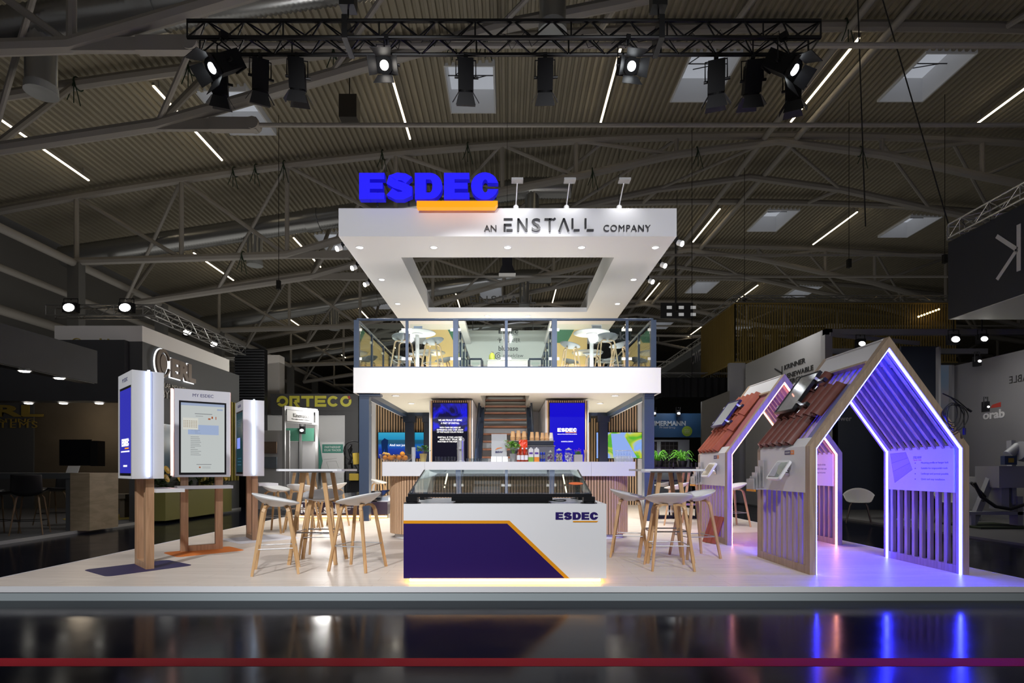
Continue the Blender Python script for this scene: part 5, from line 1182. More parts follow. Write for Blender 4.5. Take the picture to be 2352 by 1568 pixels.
# loose roof tile leaning on the farther house
t = thing('loose_roof_tile', 'single red roof tile leaning against the slats of farther house', 'roof tile', (3.1, 8.3, PL))
T = Matrix.Translation((3.02, 8.45, PL+.0)) @ Euler((0, math.radians(-68), math.radians(20))).to_matrix().to_4x4()
mb = MB(); prof = [(-.13+.26*q/24, .022*abs(math.sin(PI*2.5*q/24))) for q in range(25)]
for L_ in (0, .42):
    for zz_ in (0, -.014):
        for v, z in prof: mb.v.append(tuple(T @ Vector((L_, v, z+zz_+.015))))
for q in range(24): mb.f += [(q, q+1, 50+q+1, 50+q), (25+q, 25+q+1, 75+q+1, 75+q), (q, q+1, 26+q, 25+q), (50+q, 51+q, 76+q, 75+q)]; mb.m += [0]*4
mb.f += [(0, 50, 75, 25), (24, 74, 99, 49)]; mb.m += [0]*2
mb.build('tile_body', tile_red, t, smooth=True)
# cable bundle on the nearer house
cb = thing('cable_bundle', 'bundle of looped black cables hanging on nearer house roof edge', 'cable', (4.62, 5.88, 1.9))
mb = MB(); r_ = random.Random(3)
for q in range(4):
    c = Vector((4.60+.02*q, 5.885-.008*q, 1.82-.015*q)); R_ = .085+.012*q
    mb.tube([c+Vector((R_*math.cos(a)*.9, 0, R_*math.sin(a)*1.15+.02*math.sin(2*a+q))) for a in [i*2*PI/18 for i in range(18)]], .0045, 6, closed=True)
mb.tube([(4.52, 5.88, 2.02), (4.60, 5.875, 1.98), (4.68, 5.87, 1.90), (4.73, 5.87, 1.80), (4.735, 5.87, 1.66)], .006, 6); mb.tube([(4.56, 5.875, 2.0), (4.66, 5.87, 1.95), (4.76, 5.865, 1.86)], .006, 6)
mb.build('loops', cable, cb, smooth=True); MB().cyl((4.735, 5.87, 1.66), (4.735, 5.87, 1.59), .014, n=8).build('plug', M('plug_blue', (.01, .01, .12), .5), cb)
MB().cyl((4.76, 5.865, 1.86), (4.80, 5.86, 1.83), .012, n=8).build('connector', blackp, cb)
# ================================================================ LIGHTING TRUSS OVER THE STAND
def truss_geo(a, b, w, h, r, mb_ch, mb_br, step=.45, side=None):
    """box truss from a to b (near top chord line given), w deep, h high"""
    a = Vector(a); b = Vector(b); u = (b-a).normalized(); L = (b-a).length; s = Vector(side) if side else Vector((-u.y, u.x, 0)).normalized()
    c = [Vector((0, 0, 0)), Vector((0, 0, -h)), s*w, s*w+Vector((0, 0, -h))]
    for o in c: mb_ch.cyl(a+o, b+o, r, n=8)
    n = max(2, int(L/step)); 
    for i in range(n):
        p = a+u*(L*i/n); q = a+u*(L*(i+1)/n)
        for (m1, m2) in ((0, 1), (2, 3), (0, 2), (1, 3)):
            x, y = (m1, m2) if i % 2 else (m2, m1)
            mb_br.cyl(p+c[x], q+c[y], r*.42, n=5)
        if i % 5 == 0:
            for m1, m2 in ((0, 1), (2, 3)): mb_br.cyl(p+c[m1], p+c[m2], r*.45, n=5)
    for m1, m2 in ((0, 1), (2, 3), (0, 2), (1, 3)): mb_br.cyl(b+c[m1], b+c[m2], r*.5, n=5)
def truss(lab, a, b, w, h, r, m, step=.45, side=None, name='lighting_truss'):
    t = thing(name, lab, 'truss', (Vector(a)+Vector(b))/2); m1, m2 = MB(), MB(); truss_geo(a, b, w, h, r, m1, m2, step, side)
    m1.build('main_chords', m, t, smooth=True); m2.build('lattice_braces', m, t, smooth=True); return t
TYF = 8.2; sx = 1300/TYF
tx0, tx1 = XY(430, TYF), XY(1885, TYF); tzt = ZY(48, TYF); th = .24; tw = .34
truss('long black box truss with stage lamps hanging over the stand', (tx0, TYF, tzt), (tx1, TYF, tzt), tw, th, .028, black, .27, (0, 1, 0))
for px in (800, 1512):
    x = XY(px, TYF+.17)
    mb = MB(); mb.cyl((x, TYF+.17, tzt-.1), (x, TYF+.17, RZ(x)-.5), .012, n=6); mb.cbox((x, TYF+.17, tzt+.5), (.22, .2, .4)); mb.cbox((x, TYF+.17, tzt-.1), (.08, .42, .34))
    tag(mb.build('chain_hoist', blackp), 'black chain hoist carrying the long lamp truss, %s' % ('kiosk side' if px < 1000 else 'house side'), 'chain hoist')
mb = MB(); r_ = random.Random(11)
for k in range(9):
    x0 = tx0+.5+k*.95; pts = []
    for i in range(9): pts.append((x0+i*.1, TYF+.05+r_.uniform(0, .25), tzt-.05-.12*abs(math.sin(i*.9+k))-r_.uniform(0, .05)))
    mb.tube(pts, .006, 5)
tag(mb.build('power_cable', cable, smooth=True), 'black power cable winding along inside the long lamp truss', 'cable')
def stage_lamp(px, py, pitch, yaw, lab, lit=0, y=TYF+.36, size=1.0, power=0, col=(1, 1, 1), ang=50):
    """body hangs in a yoke under the rear bottom chord; local -Z is the beam"""
    hang = Vector((XY(px, y), y, tzt-th)); c = Vector((XY(px, y), y, ZY(py, y)))
    t = thing('stage_lamp', lab, 'stage lamp', c, group='stage lamps on the long truss')
    R = (Matrix.Rotation(math.radians(yaw), 4, 'Z') @ Matrix.Rotation(math.radians(pitch), 4, 'X')); T = Matrix.Translation(c) @ R @ Matrix.Scale(size, 4)
    MB().box(-.115, .115, -.10, .10, -.16, .19, T).prism([(-.115, -.10), (.115, -.10), (.09, .12), (-.09, .12)], .19, .24, T).cyl((0, 0, -.16), (0, 0, -.19), .115, n=20, T=T).build('lamp_body', lamp_black, t)
    mb = MB()
    for k in range(4): mb.box(-.118, .118, -.085+.05*k, -.07+.05*k, .0, .15, T)
    mb.build('cooling_fins', lamp_black, t)
    MB().lathe((0, 0, -.192), [(.062, 0), (.045, -.012), (.001, -.02)], 22, T=T).build('lens', M('lit_lens', (1, 1, 1), .2, em=(1, .93, .84) , es=9) if lit == 1 else M('cool_lit_lens', (1, 1, 1), .2, em=(.9, .96, 1), es=9) if lit == 2 else M('dark_lens', (.05, .05, .06), .1), t, smooth=True)
    d = MB(); 
    for a, w0, w1, l in ((0, .105, .15, .17), (90, .105, .12, .13), (180, .105, .15, .17), (270, .105, .12, .13)):
        Q = T @ Matrix.Rotation(math.radians(a), 4, 'Z'); d.add([(-w0, .11, -.19), (w0, .11, -.19), (w1, .20, -.19-l), (-w1, .20, -.19-l), (-w0, .116, -.19), (w0, .116, -.19), (w1, .206, -.19-l), (-w1, .206, -.19-l)], [(0, 1, 2, 3), (4, 5, 6, 7), (0, 1, 5, 4), (1, 2, 6, 5), (2, 3, 7, 6), (3, 0, 4, 7)], Q)
    d.build('barn_doors', M('barn_door_black', (.02, .02, .022), .5), t)
    Rz = Matrix.Translation(c) @ Matrix.Rotation(math.radians(yaw), 4, 'Z') @ Matrix.Scale(size, 4); top = (hang.z-c.z)/size-.02
    mb = MB(); yk = min(.30, max(.2, top-.05)); mb.tube([(-.15, 0, 0), (-.15, 0, yk), (.15, 0, yk), (.15, 0, 0)], .010, 6, T=Rz); mb.cyl((-.17, 0, 0), (-.115, 0, 0), .02, n=8, T=Rz); mb.cyl((.115, 0, 0), (.19, 0, 0), .02, n=8, T=Rz)
    mb.cyl((0, 0, yk), (0, 0, max(top, yk+.03)), .014, n=8, T=Rz); mb.build('yoke', black, t)
    MB().cbox((0, 0, max(top, yk+.03)), (.06, .09, .08), Rz).build('hook_clamp', black, t)
    if power:
        src = T @ Vector((0, 0, -.215)); d_ = (R @ Vector((0, 0, -1, 0)).to_4d() if False else (R.to_3x3() @ Vector((0, 0, -1))))
        lamp('SPOT', 'stage_beam', src, src+d_, power, col, .05, ang, .6)
# pitch: positive tips the beam towards the stand (+Y), negative back to the aisle
stage_lamp(513, 148, -48, -35, 'stage lamp at truss end tilted to the aisle with a bright sliver of lens', 2, TYF-.05, 1.15)
stage_lamp(505, 190, 25, 20, 'second stage lamp at the truss end, tucked behind the tilted one', 1, TYF+.36, .95)
stage_lamp(598, 178, 28, 25, 'stage lamp with warm lit barn door, next to the crowded truss end', 0, TYF+.36, 1, 450, (1, .94, .85), 75)
stage_lamp(683, 178, 20, 12, 'stage lamp pointing down steeply, beside the warm lit one', 0, TYF+.36, 1, 350, (1, .97, .93), 80)
stage_lamp(888, 150, -55, 0, 'warm glaring stage lamp aimed at the aisle above the blue letters', 1, TYF, 1)
stage_lamp(1070, 178, 30, 4, 'stage lamp seen from behind against a bright skylight', 0, TYF+.36, 1, 900, (1, 1, 1), 70)
stage_lamp(1252, 178, 32, -2, 'stage lamp seen from behind, over the canopy middle', 0, TYF+.36, 1, 900, (1, 1, 1), 70)
stage_lamp(1442, 152, -55, 8, 'cool white glaring stage lamp aimed at the aisle', 2, TYF, 1)
stage_lamp(1645, 185, 22, -18, 'tilted stage lamp hanging before the skylight on the house side', 0, TYF+.36, 1.05, 420, (1, .98, .95), 75)
stage_lamp(1728, 185, 24, -8, 'straight hanging stage lamp between tilted one and bright truss end lamp', 0, TYF+.36, 1.05, 380, (1, .98, .95), 75)
stage_lamp(1800, 150, -46, 38, 'large stage lamp at the house side end with a glowing flap', 2, TYF-.05, 1.15)
stage_lamp(1822, 205, 15, -25, 'lowest stage lamp tucked behind the large one with the glowing flap', 0, TYF+.36, .95)
# small hanging speaker and darker fixture under the roof
t = thing('hanging_loudspeaker', 'boxy brown grey loudspeaker under the roof beside the warm glaring lamp', 'loudspeaker', P(803, 252, 20)); c = P(803, 252, 20)
MB().cbox(c, (.62, .5, .8)).build('cabinet', M('speaker_brown', (.05, .045, .04), .6), t); MB().cyl(c+Vector((0, 0, .4)), (c.x, c.y, RZ(c.x)-.3), .02, n=6).build('hanger', black, t)
# ================================================================ LOW FRONT STAND BEHIND THE REAR TABLE
x0, x1 = -4.75, XY(890, 12.75); y0 = 12.75
t = thing('low_display_plinth', 'low dark plinth with white writing and amber glow below', 'plinth', ((x0+x1)/2, y0+.7, PL))
MB().box(x0, x1, y0, y0+1.5, PL+.09, ZY(1153, y0)).build('body', M('plinth_dark', (.03, .018, .035), .4), t)
MB().box(x0+.06, x1-.06, y0+.06, y0+1.4, PL, PL+.09).build('recess', M('plinth_dark'), t)
MB().box(x0+.02, x1-.02, y0+.03, y0+.05, PL+.02, PL+.06).build('amber_light_strip', warm, t)
mb = MB(); mb.text('love solar', 1.05, .20, face_mat((XY(760, y0)-.15, y0-.001, ZY(1168, y0))), .003, bold=.03)
mb.text('Sustainable solution made', .42, .04, face_mat((XY(806, y0)-.1, y0-.001, ZY(1164, y0))), .003); mb.text('to fit your roof', .3, .04, face_mat((XY(806, y0)-.16, y0-.001, ZY(1170, y0))), .003)
mb.build('white_lettering', white, t)
zt = ZY(1153, y0)
t = thing('low_roof_sample', 'dark solar module lying tilted on the low plinth', 'solar module', (-3.6, 13.3, zt))
MB().add([(-4.3, 12.9, zt+.02), (-2.9, 12.9, zt+.10), (-2.9, 13.9, zt+.24), (-4.3, 13.9, zt+.14), (-4.3, 12.9, zt), (-2.9, 12.9, zt+.07), (-2.9, 13.9, zt+.21), (-4.3, 13.9, zt+.11)], [(0, 1, 2, 3), (4, 5, 6, 7), (0, 1, 5, 4), (1, 2, 6, 5), (2, 3, 7, 6), (3, 0, 4, 7)]).build('module', M('solar_black', (.01, .012, .02), .12), t)
MB().box(-4.2, -3.0, 13.0, 13.9, zt, zt+.05).build('ballast_frame', alu, t)
t = thing('white_roof_sample', 'pale flat roof sample block between post and bar', 'sample block', (-2.6, 13.4, PL))
MB().box(XY(852, 13), XY(892, 13), 13.0, 14.0, PL, ZY(1150, 13)).build('block', white, t); MB().box(XY(855, 13), XY(890, 13), 13.1, 13.9, ZY(1150, 13), ZY(1141, 13)).build('grey_module', M('pale_module', (.3, .34, .4), .2), t)
# ================================================================ FERN RACK
rx0, rx1, ry = XY(1496, 12.6), XY(1600, 12.6), 12.8
t = thing('plant_rack', 'tall black metal rack with shelves near the rear table', 'rack', ((rx0+rx1)/2, ry, PL))
mb = MB()
for x in (rx0, (rx0+rx1)/2, rx1):
    for y in (ry-.15, ry+.15): mb.bar((x, y, PL), (x, y, ZY(1068, 12.6)+.06), .03)
for z in (PL+.02, PL+.45, PL+.85, 1.27): 
    for y in (ry-.15, ry+.15): mb.bar((rx0, y, z), (rx1, y, z), .03)
mb.build('frame', black, t)
MB().box(rx0, rx1, ry-.15, ry+.15, PL+.03, PL+.06).box(rx0, rx1, ry-.15, ry+.15, 1.27, 1.285).build('shelves', black, t)
MB().box(rx0+.03, (rx0+rx1)/2-.3, ry-.1, ry+.1, PL+.065, PL+.42).build('crate', M('crate_purple', (.05, .02, .06), .5), t)
def fern(px, lab, R=.33):
    x = XY(px, 12.7); z = 1.287; t = thing('potted_fern', lab, 'potted plant', (x, ry, z)); MB().lathe((x, ry, z), [(.09, 0), (.12, .14), (.1, .14), (.09, .1)], 16).build('pot', black, t, smooth=True)
    mb = MB(); r_ = random.Random(px)
    for q in range(34):
        a = r_.uniform(0, 2*PI); l = R*r_.uniform(.7, 1.1); h = r_.uniform(.1, .28); prev = None
        d = Vector((math.cos(a), math.sin(a), 0)); sd = Vector((-math.sin(a), math.cos(a), 0))
        for s in range(11):
            f = s/10; p = Vector((x, ry, z+.12))+d*l*f+Vector((0, 0, h*math.sin(f*2.3)*1.1-f*f*.08)); w = .045*(1-f)+.006
            if prev is not None:
                pp, pw = prev; m_ = (pp+p)/2; mb.add([pp, m_+sd*w-Vector((0, 0, .012)), p], [(0, 1, 2)]); mb.add([pp, m_-sd*w-Vector((0, 0, .012)), p], [(0, 2, 1)])
            prev = (p, w)
    mb.build('fronds', fern_m, t)
fern(1570, 'bright green fern in a black pot, nearer the wooden houses'); fern(1515, 'bright green fern in a black pot, half behind the navy post', .26)
# ================================================================ NEIGHBOURING STANDS, KIOSK SIDE
LX = -8.3
conc = M('dark_concrete_board', (.028, .029, .033), .7, noise=(1.5, .3)); brown_wall = M('brown_plaster', (.12, .10, .075), .8, noise=(1.2, .3))
goldm = M('gold_letters', (.36, .27, .06), .45); grey_floor = M('stand_carpet_grey', (.07, .072, .08), .9)
t = thing('dark_stand', 'large dark exhibition stand with glowing round logo on its side', 'exhibition stand', (-11, 15, 0))
MB().box(-19, LX, 7.5, 17.6, 0, .05).build('stand_floor', grey_floor, t)
MB().box(LX-.02, LX+.01, 7.5, 17.6, .0, .055).build('edge_strip', M('edge_grey', (.30, .30, .30), .5), t)
zt, zb = CAMZ+2.91, CAMZ+2.10
MB().box(LX-.3, LX, 12.86, 17.5, .05, zt).build('side_wall', M('stand_side_grey', (.055, .056, .058), .7), t)
MB().box(-19, LX-.3, 12.70, 13.1, ZY(922, 12.86), zt).build('front_header', conc, t)
MB().box(-19, LX-.3, 17.3, 17.5, .05, zt).build('rear_wall', brown_wall, t)
x_a = XY(80, 17.3); MB().box(-19, x_a, 17.25, 17.298, .05, zt).build('grey_wall_panel', M('panel_bluegrey', (.09, .095, .105), .7), t)
mb = MB(); mb.text('ERL', 2.2, .36, face_mat((XY(15, 17.2), 17.24, ZY(943, 17.2))), .02, bold=.04); mb.text('MOUNTING', 1.9, .11, face_mat((XY(5, 17.2), 17.24, ZY(965, 17.2))), .02); mb.text('SYSTEMS', 2.0, .19, face_mat((XY(8, 17.2), 17.24, ZY(975, 17.2))), .02, spacing=1.3)
mb.build('gold_lettering', goldm, t)
# logo on the side, halo lit
def side(px, py, x=LX):
    Y = x*1300/(px-1166); return Y, ZY(py, Y)
(Ya, Za), (Yb, Zb) = side(347, 870), side(448, 870)
T = face_mat((LX+.06, 0, 0), 90)
def SP(px, py): Y, z = side(px, py, LX+.06); return (Y, z)
mb = MB(); c = SP(372, 834); rr = .27
for q in ring_polys(arc(c[0], c[1], rr, rr*1.25, 20, 340, 26), arc(c[0]+.03, c[1], rr*.72, rr*1.0, 20, 340, 26))+ring_polys(arc(c[0], c[1], rr*.5, rr*.8, 0, 360, 20), [(c[0], c[1])]*21)[:20]:
    mb.prism(q, 0, .05, T)
a = SP(391, 855); b = SP(446, 845); mb.text('ERL', b[0]-a[0], .46, T, .05, center=((a[0]+b[0])/2, (a[1]+b[1])/2-.03), bold=.05)
lg = mb.build('side_logo', M('logo_brown', (.17, .13, .10), .5), t)
halo = M('halo_light', (1, 1, 1), .5, em=(.95, .97, 1), es=1.3)
T_ = face_mat((LX+.03, 0, 0), 90); mb = MB()
for q in ring_polys(arc(c[0], c[1], rr*1.07, rr*1.32, 0, 360, 26), arc(c[0], c[1], rr*.9, rr*1.15, 0, 360, 26)): mb.prism(q, 0, .015, T_)
mb.text('ERL', b[0]-a[0]+.03, .50, T_, .015, center=((a[0]+b[0])/2, (a[1]+b[1])/2-.03), bold=.05); mb.build('logo_halo', halo, t)
mb = MB(); T = face_mat((LX+.01, 0, 0), 90); a = SP(372, 892); b = SP(445, 895); mb.text('SOLAR MOUNTING', 1.3, .12, T, .02, center=(14.1, ZY(889, 14)), bold=.01); mb.text('BY SYSTEMS', 1.3, .19, T, .02, center=(14.2, ZY(909, 14))); mb.build('side_lettering', M('letter_grey', (.30, .28, .24), .5), t)
# side wall pictures
T = face_mat((LX+.012, 0, 0), 90)
def spoly(mb, pts, T=T): mb.prism([SP(*p) for p in pts], 0, .01, T)
mb = MB(); spoly(mb, [(372, 1085), (404, 1085), (404, 976), (372, 972)]); mb.build('landscape_picture', ramp_screen('coast_picture', [(0, (.02, .03, .04)), (.45, (.05, .08, .10)), (.55, (.10, .08, .04)), (1, (.16, .2, .25))], .5, scale=.9), t)
mb = MB(); T2 = face_mat((LX+.02, 0, 0), 90)
for i in range(12): Y = 15.2+.19*i; mb.box(LX+.001, LX+.05, Y, Y+.09, .9 if i > 3 else .1, ZY(905, 15.2)-.0)
mb.build('yellow_slats', M('olive_slats', (.22, .18, .03), .6), t)
mb = MB(); Y0_, Y1_ = 12.9, 16.0; mb.box(LX+.001, LX+.5, Y0_, Y1_, .06, .72); mb.build('planter_box', M('olive_planter', (.13, .12, .03), .6), t)
sun = thing('sunflower_planting', 'dark leafy sunflowers growing in the olive planter', 'plants', (LX+.25, 14.4, .72)); sun['kind'] = 'stuff'
mb = MB(); r_ = random.Random(21)
for i in range(60):
    leaves(mb, (LX+.25+r_.uniform(-.2, .2), r_.uniform(12.95, 15.9), .72+r_.uniform(0, .5)), 5, .12, .18, i, .6)
f_ = mb.build('foliage', M('dark_foliage', (.03, .06, .015), .6), sun); f_['kind'] = 'stuff'
mb = MB()
for i in range(16):
    c = Vector((LX+.45+r_.uniform(-.1, .1), r_.uniform(12.95, 15.8), 1.0+r_.uniform(0, .35))); mb.lathe((0, 0, 0), [(.001, .02), (.05, .02), (.10, 0)], 12, T=Matrix.Translation(c) @ Matrix.Rotation(math.radians(70), 4, 'Y'), cap=False)
f_ = mb.build('flower_heads', M('sunflower_yellow', (.40, .24, .02), .6), sun); f_['kind'] = 'stuff'
# white box above
t = thing('white_header_box', 'white box with gold lettering standing above the dark stand', 'sign box', (-9.5, 14, zt))
x_l = XY(125, 12.87); MB().box(x_l, LX-.01, 12.87, 16.9, zt+.001, CAMZ+3.27).build('box', M('box_white_dim', (.62, .60, .58), .6), t)
mb = MB(); mb.text('soltigua', XY(296, 12.87)-XY(198, 12.87), .20, face_mat((XY(247, 12.86), 12.865, ZY(787, 12.86))), .01, bold=.02)
for q in ring_polys(arc(0, 0, .125, .12, 0, 180, 16), arc(0, 0, .105, .10, 0, 180, 16)): mb.prism(q, 0, .01, face_mat((XY(176, 12.86), 12.865, ZY(788, 12.86))))
mb.build('gold_lettering', goldm, t)
# hanging beam in front and its lamps
t = thing('hanging_fascia_beam', 'dark concrete look fascia beam hanging over the dark stand entrance', 'fascia', (LX, 9, 2.97))
MB().box(LX-.25, LX, 6.6, 11.45, 2.97, 3.63).build('beam', conc, t); MB().box(LX-.26, LX-.02, 6.6, 11.4, 2.955, 2.969).build('light_groove', black, t)
lampm = M('small_lamp_face', (1, 1, 1), .3, em=(1, .95, .85), es=12)
for px, py, Y, lab in ((56, 848, None, 'first on the hanging beam'), (136, 864, None, 'second on the hanging beam'), (55, 923, 12.86, 'first on the low header'), (136, 923, 12.86, 'second on the low header'), (219, 923, 12.86, 'third on the low header')):
    if Y is None: Y = (LX-.1)*1300/(px-1166); p = Vector((LX-.1, Y, 2.945)); 
    else: p = Vector((XY(px, Y), Y+.12, ZY(924, Y)))
    q = thing('recessed_lamp', 'small recessed lamp of the dark stand, '+lab, 'downlight', p, group='lamps of the dark stand'); MB().lathe(p, [(.001, -.02), (.07, -.02), (.085, 0)], 16, cap=False).build('lens', lampm, q); MB().lathe(p, [(.085, 0), (.1, -.008), (.1, .01)], 16, cap=False).build('ring', alu, q)
lamp('SPOT', 'stand_fill', (-9.2, 6, 6.2), (-10, 12.8, 4.3), 160, (1, .97, .95), .2, 40, .8); lamp('POINT', 'stand_glow', (-12.2, 16.2, 2.6), None, 22, (1, .82, .6), .3); lamp('POINT', 'stand_glow', (-9.8, 15.6, 2.6), None, 14, (1, .85, .7), .3); lamp('SPOT', 'stand_glow', (-10.2, 12.0, 2.8), (-10.2, 12.6, 0), 30, (1, .95, .9), .1, 120, .8)  # first spot is added without a fixture to brighten the white header box
q = tv('television', 'dark switched off screen on the brown wall of dark stand', XY(137, 16), XY(207, 16), ZY(1068, 16), ZY(1010, 16), 16, M('off_screen', (.008, .010, .016), .1))
MB().box(XY(207, 16)+.012, XY(224, 16), 16, 16.3, ZY(1070, 16), ZY(1012, 16)).build('wall_arm', blackp, q)
# bar of the dark stand
Yb_ = 10.9; t = thing('dark_bar_table', 'long dark bar table with pale wooden end on the dark stand', 'bar table', (-9.3, Yb_, .05)); zt2 = ZY(1086, Yb_)
MB().box(-12, XY(160, Yb_), Yb_, Yb_+.8, zt2-.11, zt2).box(XY(150, Yb_), XY(161, Yb_), Yb_+.01, Yb_+.79, .05, zt2-.11).build('table_top', M('bar_dark_grey', (.05, .055, .06), .5), t)
MB().box(XY(161, Yb_)+.001, XY(206, Yb_), Yb_, Yb_+.8, .05, zt2+.001).build('wooden_end', wood('pale_end_wood', (.18, .14, .09), (.24, .19, .13), (3, 3, 12)), t)
t = thing('small_sign_card', 'small white card standing on the dark bar table', 'card', (XY(165, Yb_+.3), Yb_+.3, zt2)); MB().bar((XY(165, Yb_+.3), Yb_+.3, zt2+.002), (XY(165, Yb_+.3), Yb_+.36, zt2+.14), .24, .006, up=(0, 1, 0)).build('card', M('card_dim', (.4, .4, .4), .5), t)
dch = M('black_shell', (.012, .012, .014), .4)
def side_chair(name, lab, x, y, z, rz, m, legm, h=.45, group=None, arms=False, r_leg=.016):
    t = thing(name, lab, 'chair', (0, 0, 0), 0, group)
    mb = MB(); nu, nv = 15, 12
    for off in (0, .014):
        for j in range(nv+1):
            v = j/nv
            for i in range(nu+1):
                u = -1+2*i/nu
                if v < .5: yy = .22-.42*(v/.5); zc = h+.02-.03*(v/.5)
                else: w = (v-.5)/.5; yy = -.20-.10*w; zc = h-.01+(.38 if not arms else .30)*w
                wd = .235*(1-.10*abs(v-.5)); bend = abs(u)**2.4
                lift = bend*(.07 if not arms else .22*min(1, max(0, v/.35)))*(1 if v < .5 else max(0, 1-(v-.5)*2))
                fwd = bend*((.16 if arms else .08)*max(0, (v-.5)*2))
                mb.v.append((u*wd*(1.12 if arms else 1), yy+fwd, zc+lift-off))
    if arms:
        mb = MB(); mb.lathe((0, 0, h), [(.001, 0), (.16, 0), (.20, .01), (.20, .022), (.001, .015)], 24, cap=False)
        nu, nv = 26, 8
        for off in (0, .016):
            for j in range(nv+1):
                v = j/nv
                for i in range(nu+1):
                    a = math.radians(-90+(-128+256*i/nu)); bk = math.cos(math.radians(-128+256*i/nu)); r = .19+.10*v**.6-off
                    mb.v.append((r*1.05*math.cos(a), r*math.sin(a), h+.005+v*(.17+.15*max(0, bk)**1.5)*(1 if bk > -.3 else max(.15, 1-(-.3-bk)*2.4))))
        base = len(mb.v)-2*(nu+1)*(nv+1)
        n1 = nu+1; n2 = n1*(nv+1)
        for o_ in (base, base+n2):
            for j in range(nv):
                for i in range(nu): mb.f.append((o_+j*n1+i, o_+j*n1+i+1, o_+(j+1)*n1+i+1, o_+(j+1)*n1+i)); mb.m.append(0)
        for i in range(nu): q = base+nv*n1+i; mb.f.append((q, q+1, q+1+n2, q+n2)); mb.m.append(0)
    n1 = nu+1; n2 = n1*(nv+1)
    for o_ in (0, n2) if not arms else ():
        for j in range(nv):
            for i in range(nu): mb.f.append((o_+j*n1+i, o_+j*n1+i+1, o_+(j+1)*n1+i+1, o_+(j+1)*n1+i)); mb.m.append(0)
    ring = [i for i in range(n1)]+[j*n1+nu for j in range(1, nv+1)]+[nv*n1+i for i in range(nu-1, -1, -1)]+[j*n1 for j in range(nv-1, 0, -1)]
    for a, b in zip(ring, ring[1:]+ring[:1]) if not arms else (): mb.f.append((a, b, n2+b, n2+a)); mb.m.append(0)
    mb.build('seat_shell', m, t, smooth='all', local=True)
    for sx in (-1, 1):
        for sy in (-1, 1): MB().tube([(sx*.13, sy*.12, h-.01), (sx*.16, sy*.15, h-.06), (sx*.24, sy*.23, 0)], [r_leg, r_leg, r_leg*.7], 8).build('leg', legm, t, smooth=True, local=True)
    if h > .6: MB().tube([(-.2, -.19, .25), (.2, -.19, .25), (.2, .19, .25), (-.2, .19, .25)], .008, 6, closed=True).build('footrest', black, t, local=True)
    t.location = (x, y, z); t.rotation_euler = (0, 0, rz); return t
dw = wood('dark_leg_wood', (.12, .08, .04), (.18, .12, .07))
b0 = side_chair('shell_bar_stool', 'black shell bar stool before the dark bar table, nearest its wooden end', XY(75, 10.4), 10.35, .05, math.radians(25), dch, dw, .72, 'black bar stools at the dark bar table')
dup(b0, (XY(-5, 10.3), 10.3, .05), math.radians(-20), 'black shell bar stool cut off by the picture edge at the dark bar table')
dup(b0, (XY(120, 12.1), 12.1, .05), math.radians(160), 'black shell bar stool behind the dark bar table')
t = thing('low_bench', 'low grey wooden bench on a yellow rug in the dark stand', 'bench', (XY(270, 14), 14, .05))
MB().box(XY(240, 14), XY(300, 14), 13.8, 14.3, ZY(1144, 14), ZY(1134, 14)).build('seat', M('bench_grey', (.16, .14, .11), .6), t)
for px in (247, 290): MB().box(XY(px, 14)-.06, XY(px, 14)+.06, 13.85, 14.25, .05, ZY(1144, 14)).build('leg', M('bench_grey'), t)
tag(MB().lathe((XY(262, 14), 14, .05), [(.001, .01), (1.0, .01), (1.0, 0)], 36).build('round_rug', M('yellow_rug', (.22, .17, .03), .9)), 'round yellow rug under the low bench', 'rug')
# alu trusses above the dark stand with floodlights
at = M('alu_truss_dim', (.35, .35, .34), .4, .7)
yt = 14.5; zt3 = ZY(700, yt)
truss('bright aluminium truss crossing above the dark stand, parallel to the aisle front', (XY(105, yt), yt, zt3), (XY(355, yt), yt, zt3), .3, .27, .022, at, .33, (0, 1, 0), 'aluminium_truss')
truss('bright aluminium truss running away above the dark stand side', (XY(355, yt), yt, zt3), (XY(355, yt), 21.2, zt3), .3, .27, .022, at, .33, (-1, 0, 0), 'aluminium_truss')
truss('bright aluminium truss at the far end above the dark stand', (XY(440, 20.8), 20.8, zt3-.1), (XY(550, 20.8), 20.8, zt3-.1), .3, .27, .022, at, .4, (0, 1, 0), 'aluminium_truss')
def flood(px, py, Y, lab, w=.3, e=60, power=0, grp=None, name='floodlight', stem=0):
    p = P(px, py, Y); t = thing(name, lab, 'floodlight', p, group=grp)
    MB().box(p.x-w/2, p.x+w/2, p.y, p.y+.15, p.z-.11, p.z+.13).build('housing', black, t)
    MB().lathe((0, 0, 0), [(.001, 0), (w*.42, 0)], 18, T=Matrix.Translation((p.x, p.y-.004, p.z)) @ Matrix.Rotation(PI/2, 4, 'X') @ Matrix.Diagonal((1, .7, 1, 1)), cap=False).build('lens', M('flood_face_%d' % e, (1, 1, 1), .3, em=(1, .97, .9), es=e), t)
    MB().tube([(p.x-w/2-.01, p.y+.07, p.z), (p.x-w/2-.01, p.y+.07, p.z+.24), (p.x+w/2+.01, p.y+.07, p.z+.24), (p.x+w/2+.01, p.y+.07, p.z)], .012, 6).cyl((p.x, p.y+.07, p.z+.2), (p.x, p.y+.07, p.z+.24+stem), .012, n=6).build('yoke', black, t)
flood(158, 706, 14.3, 'warm glaring floodlight on the aluminium truss, outer one', .34, 20); flood(287, 706, 14.3, 'cool glaring floodlight on the aluminium truss, inner one', .34, 21)
flood(430, 763, 17.5, 'small floodlight under the receding aluminium truss, nearer one', .3, 8); flood(491, 790, 20, 'small floodlight under the receding aluminium truss, farther one', .3, 8)
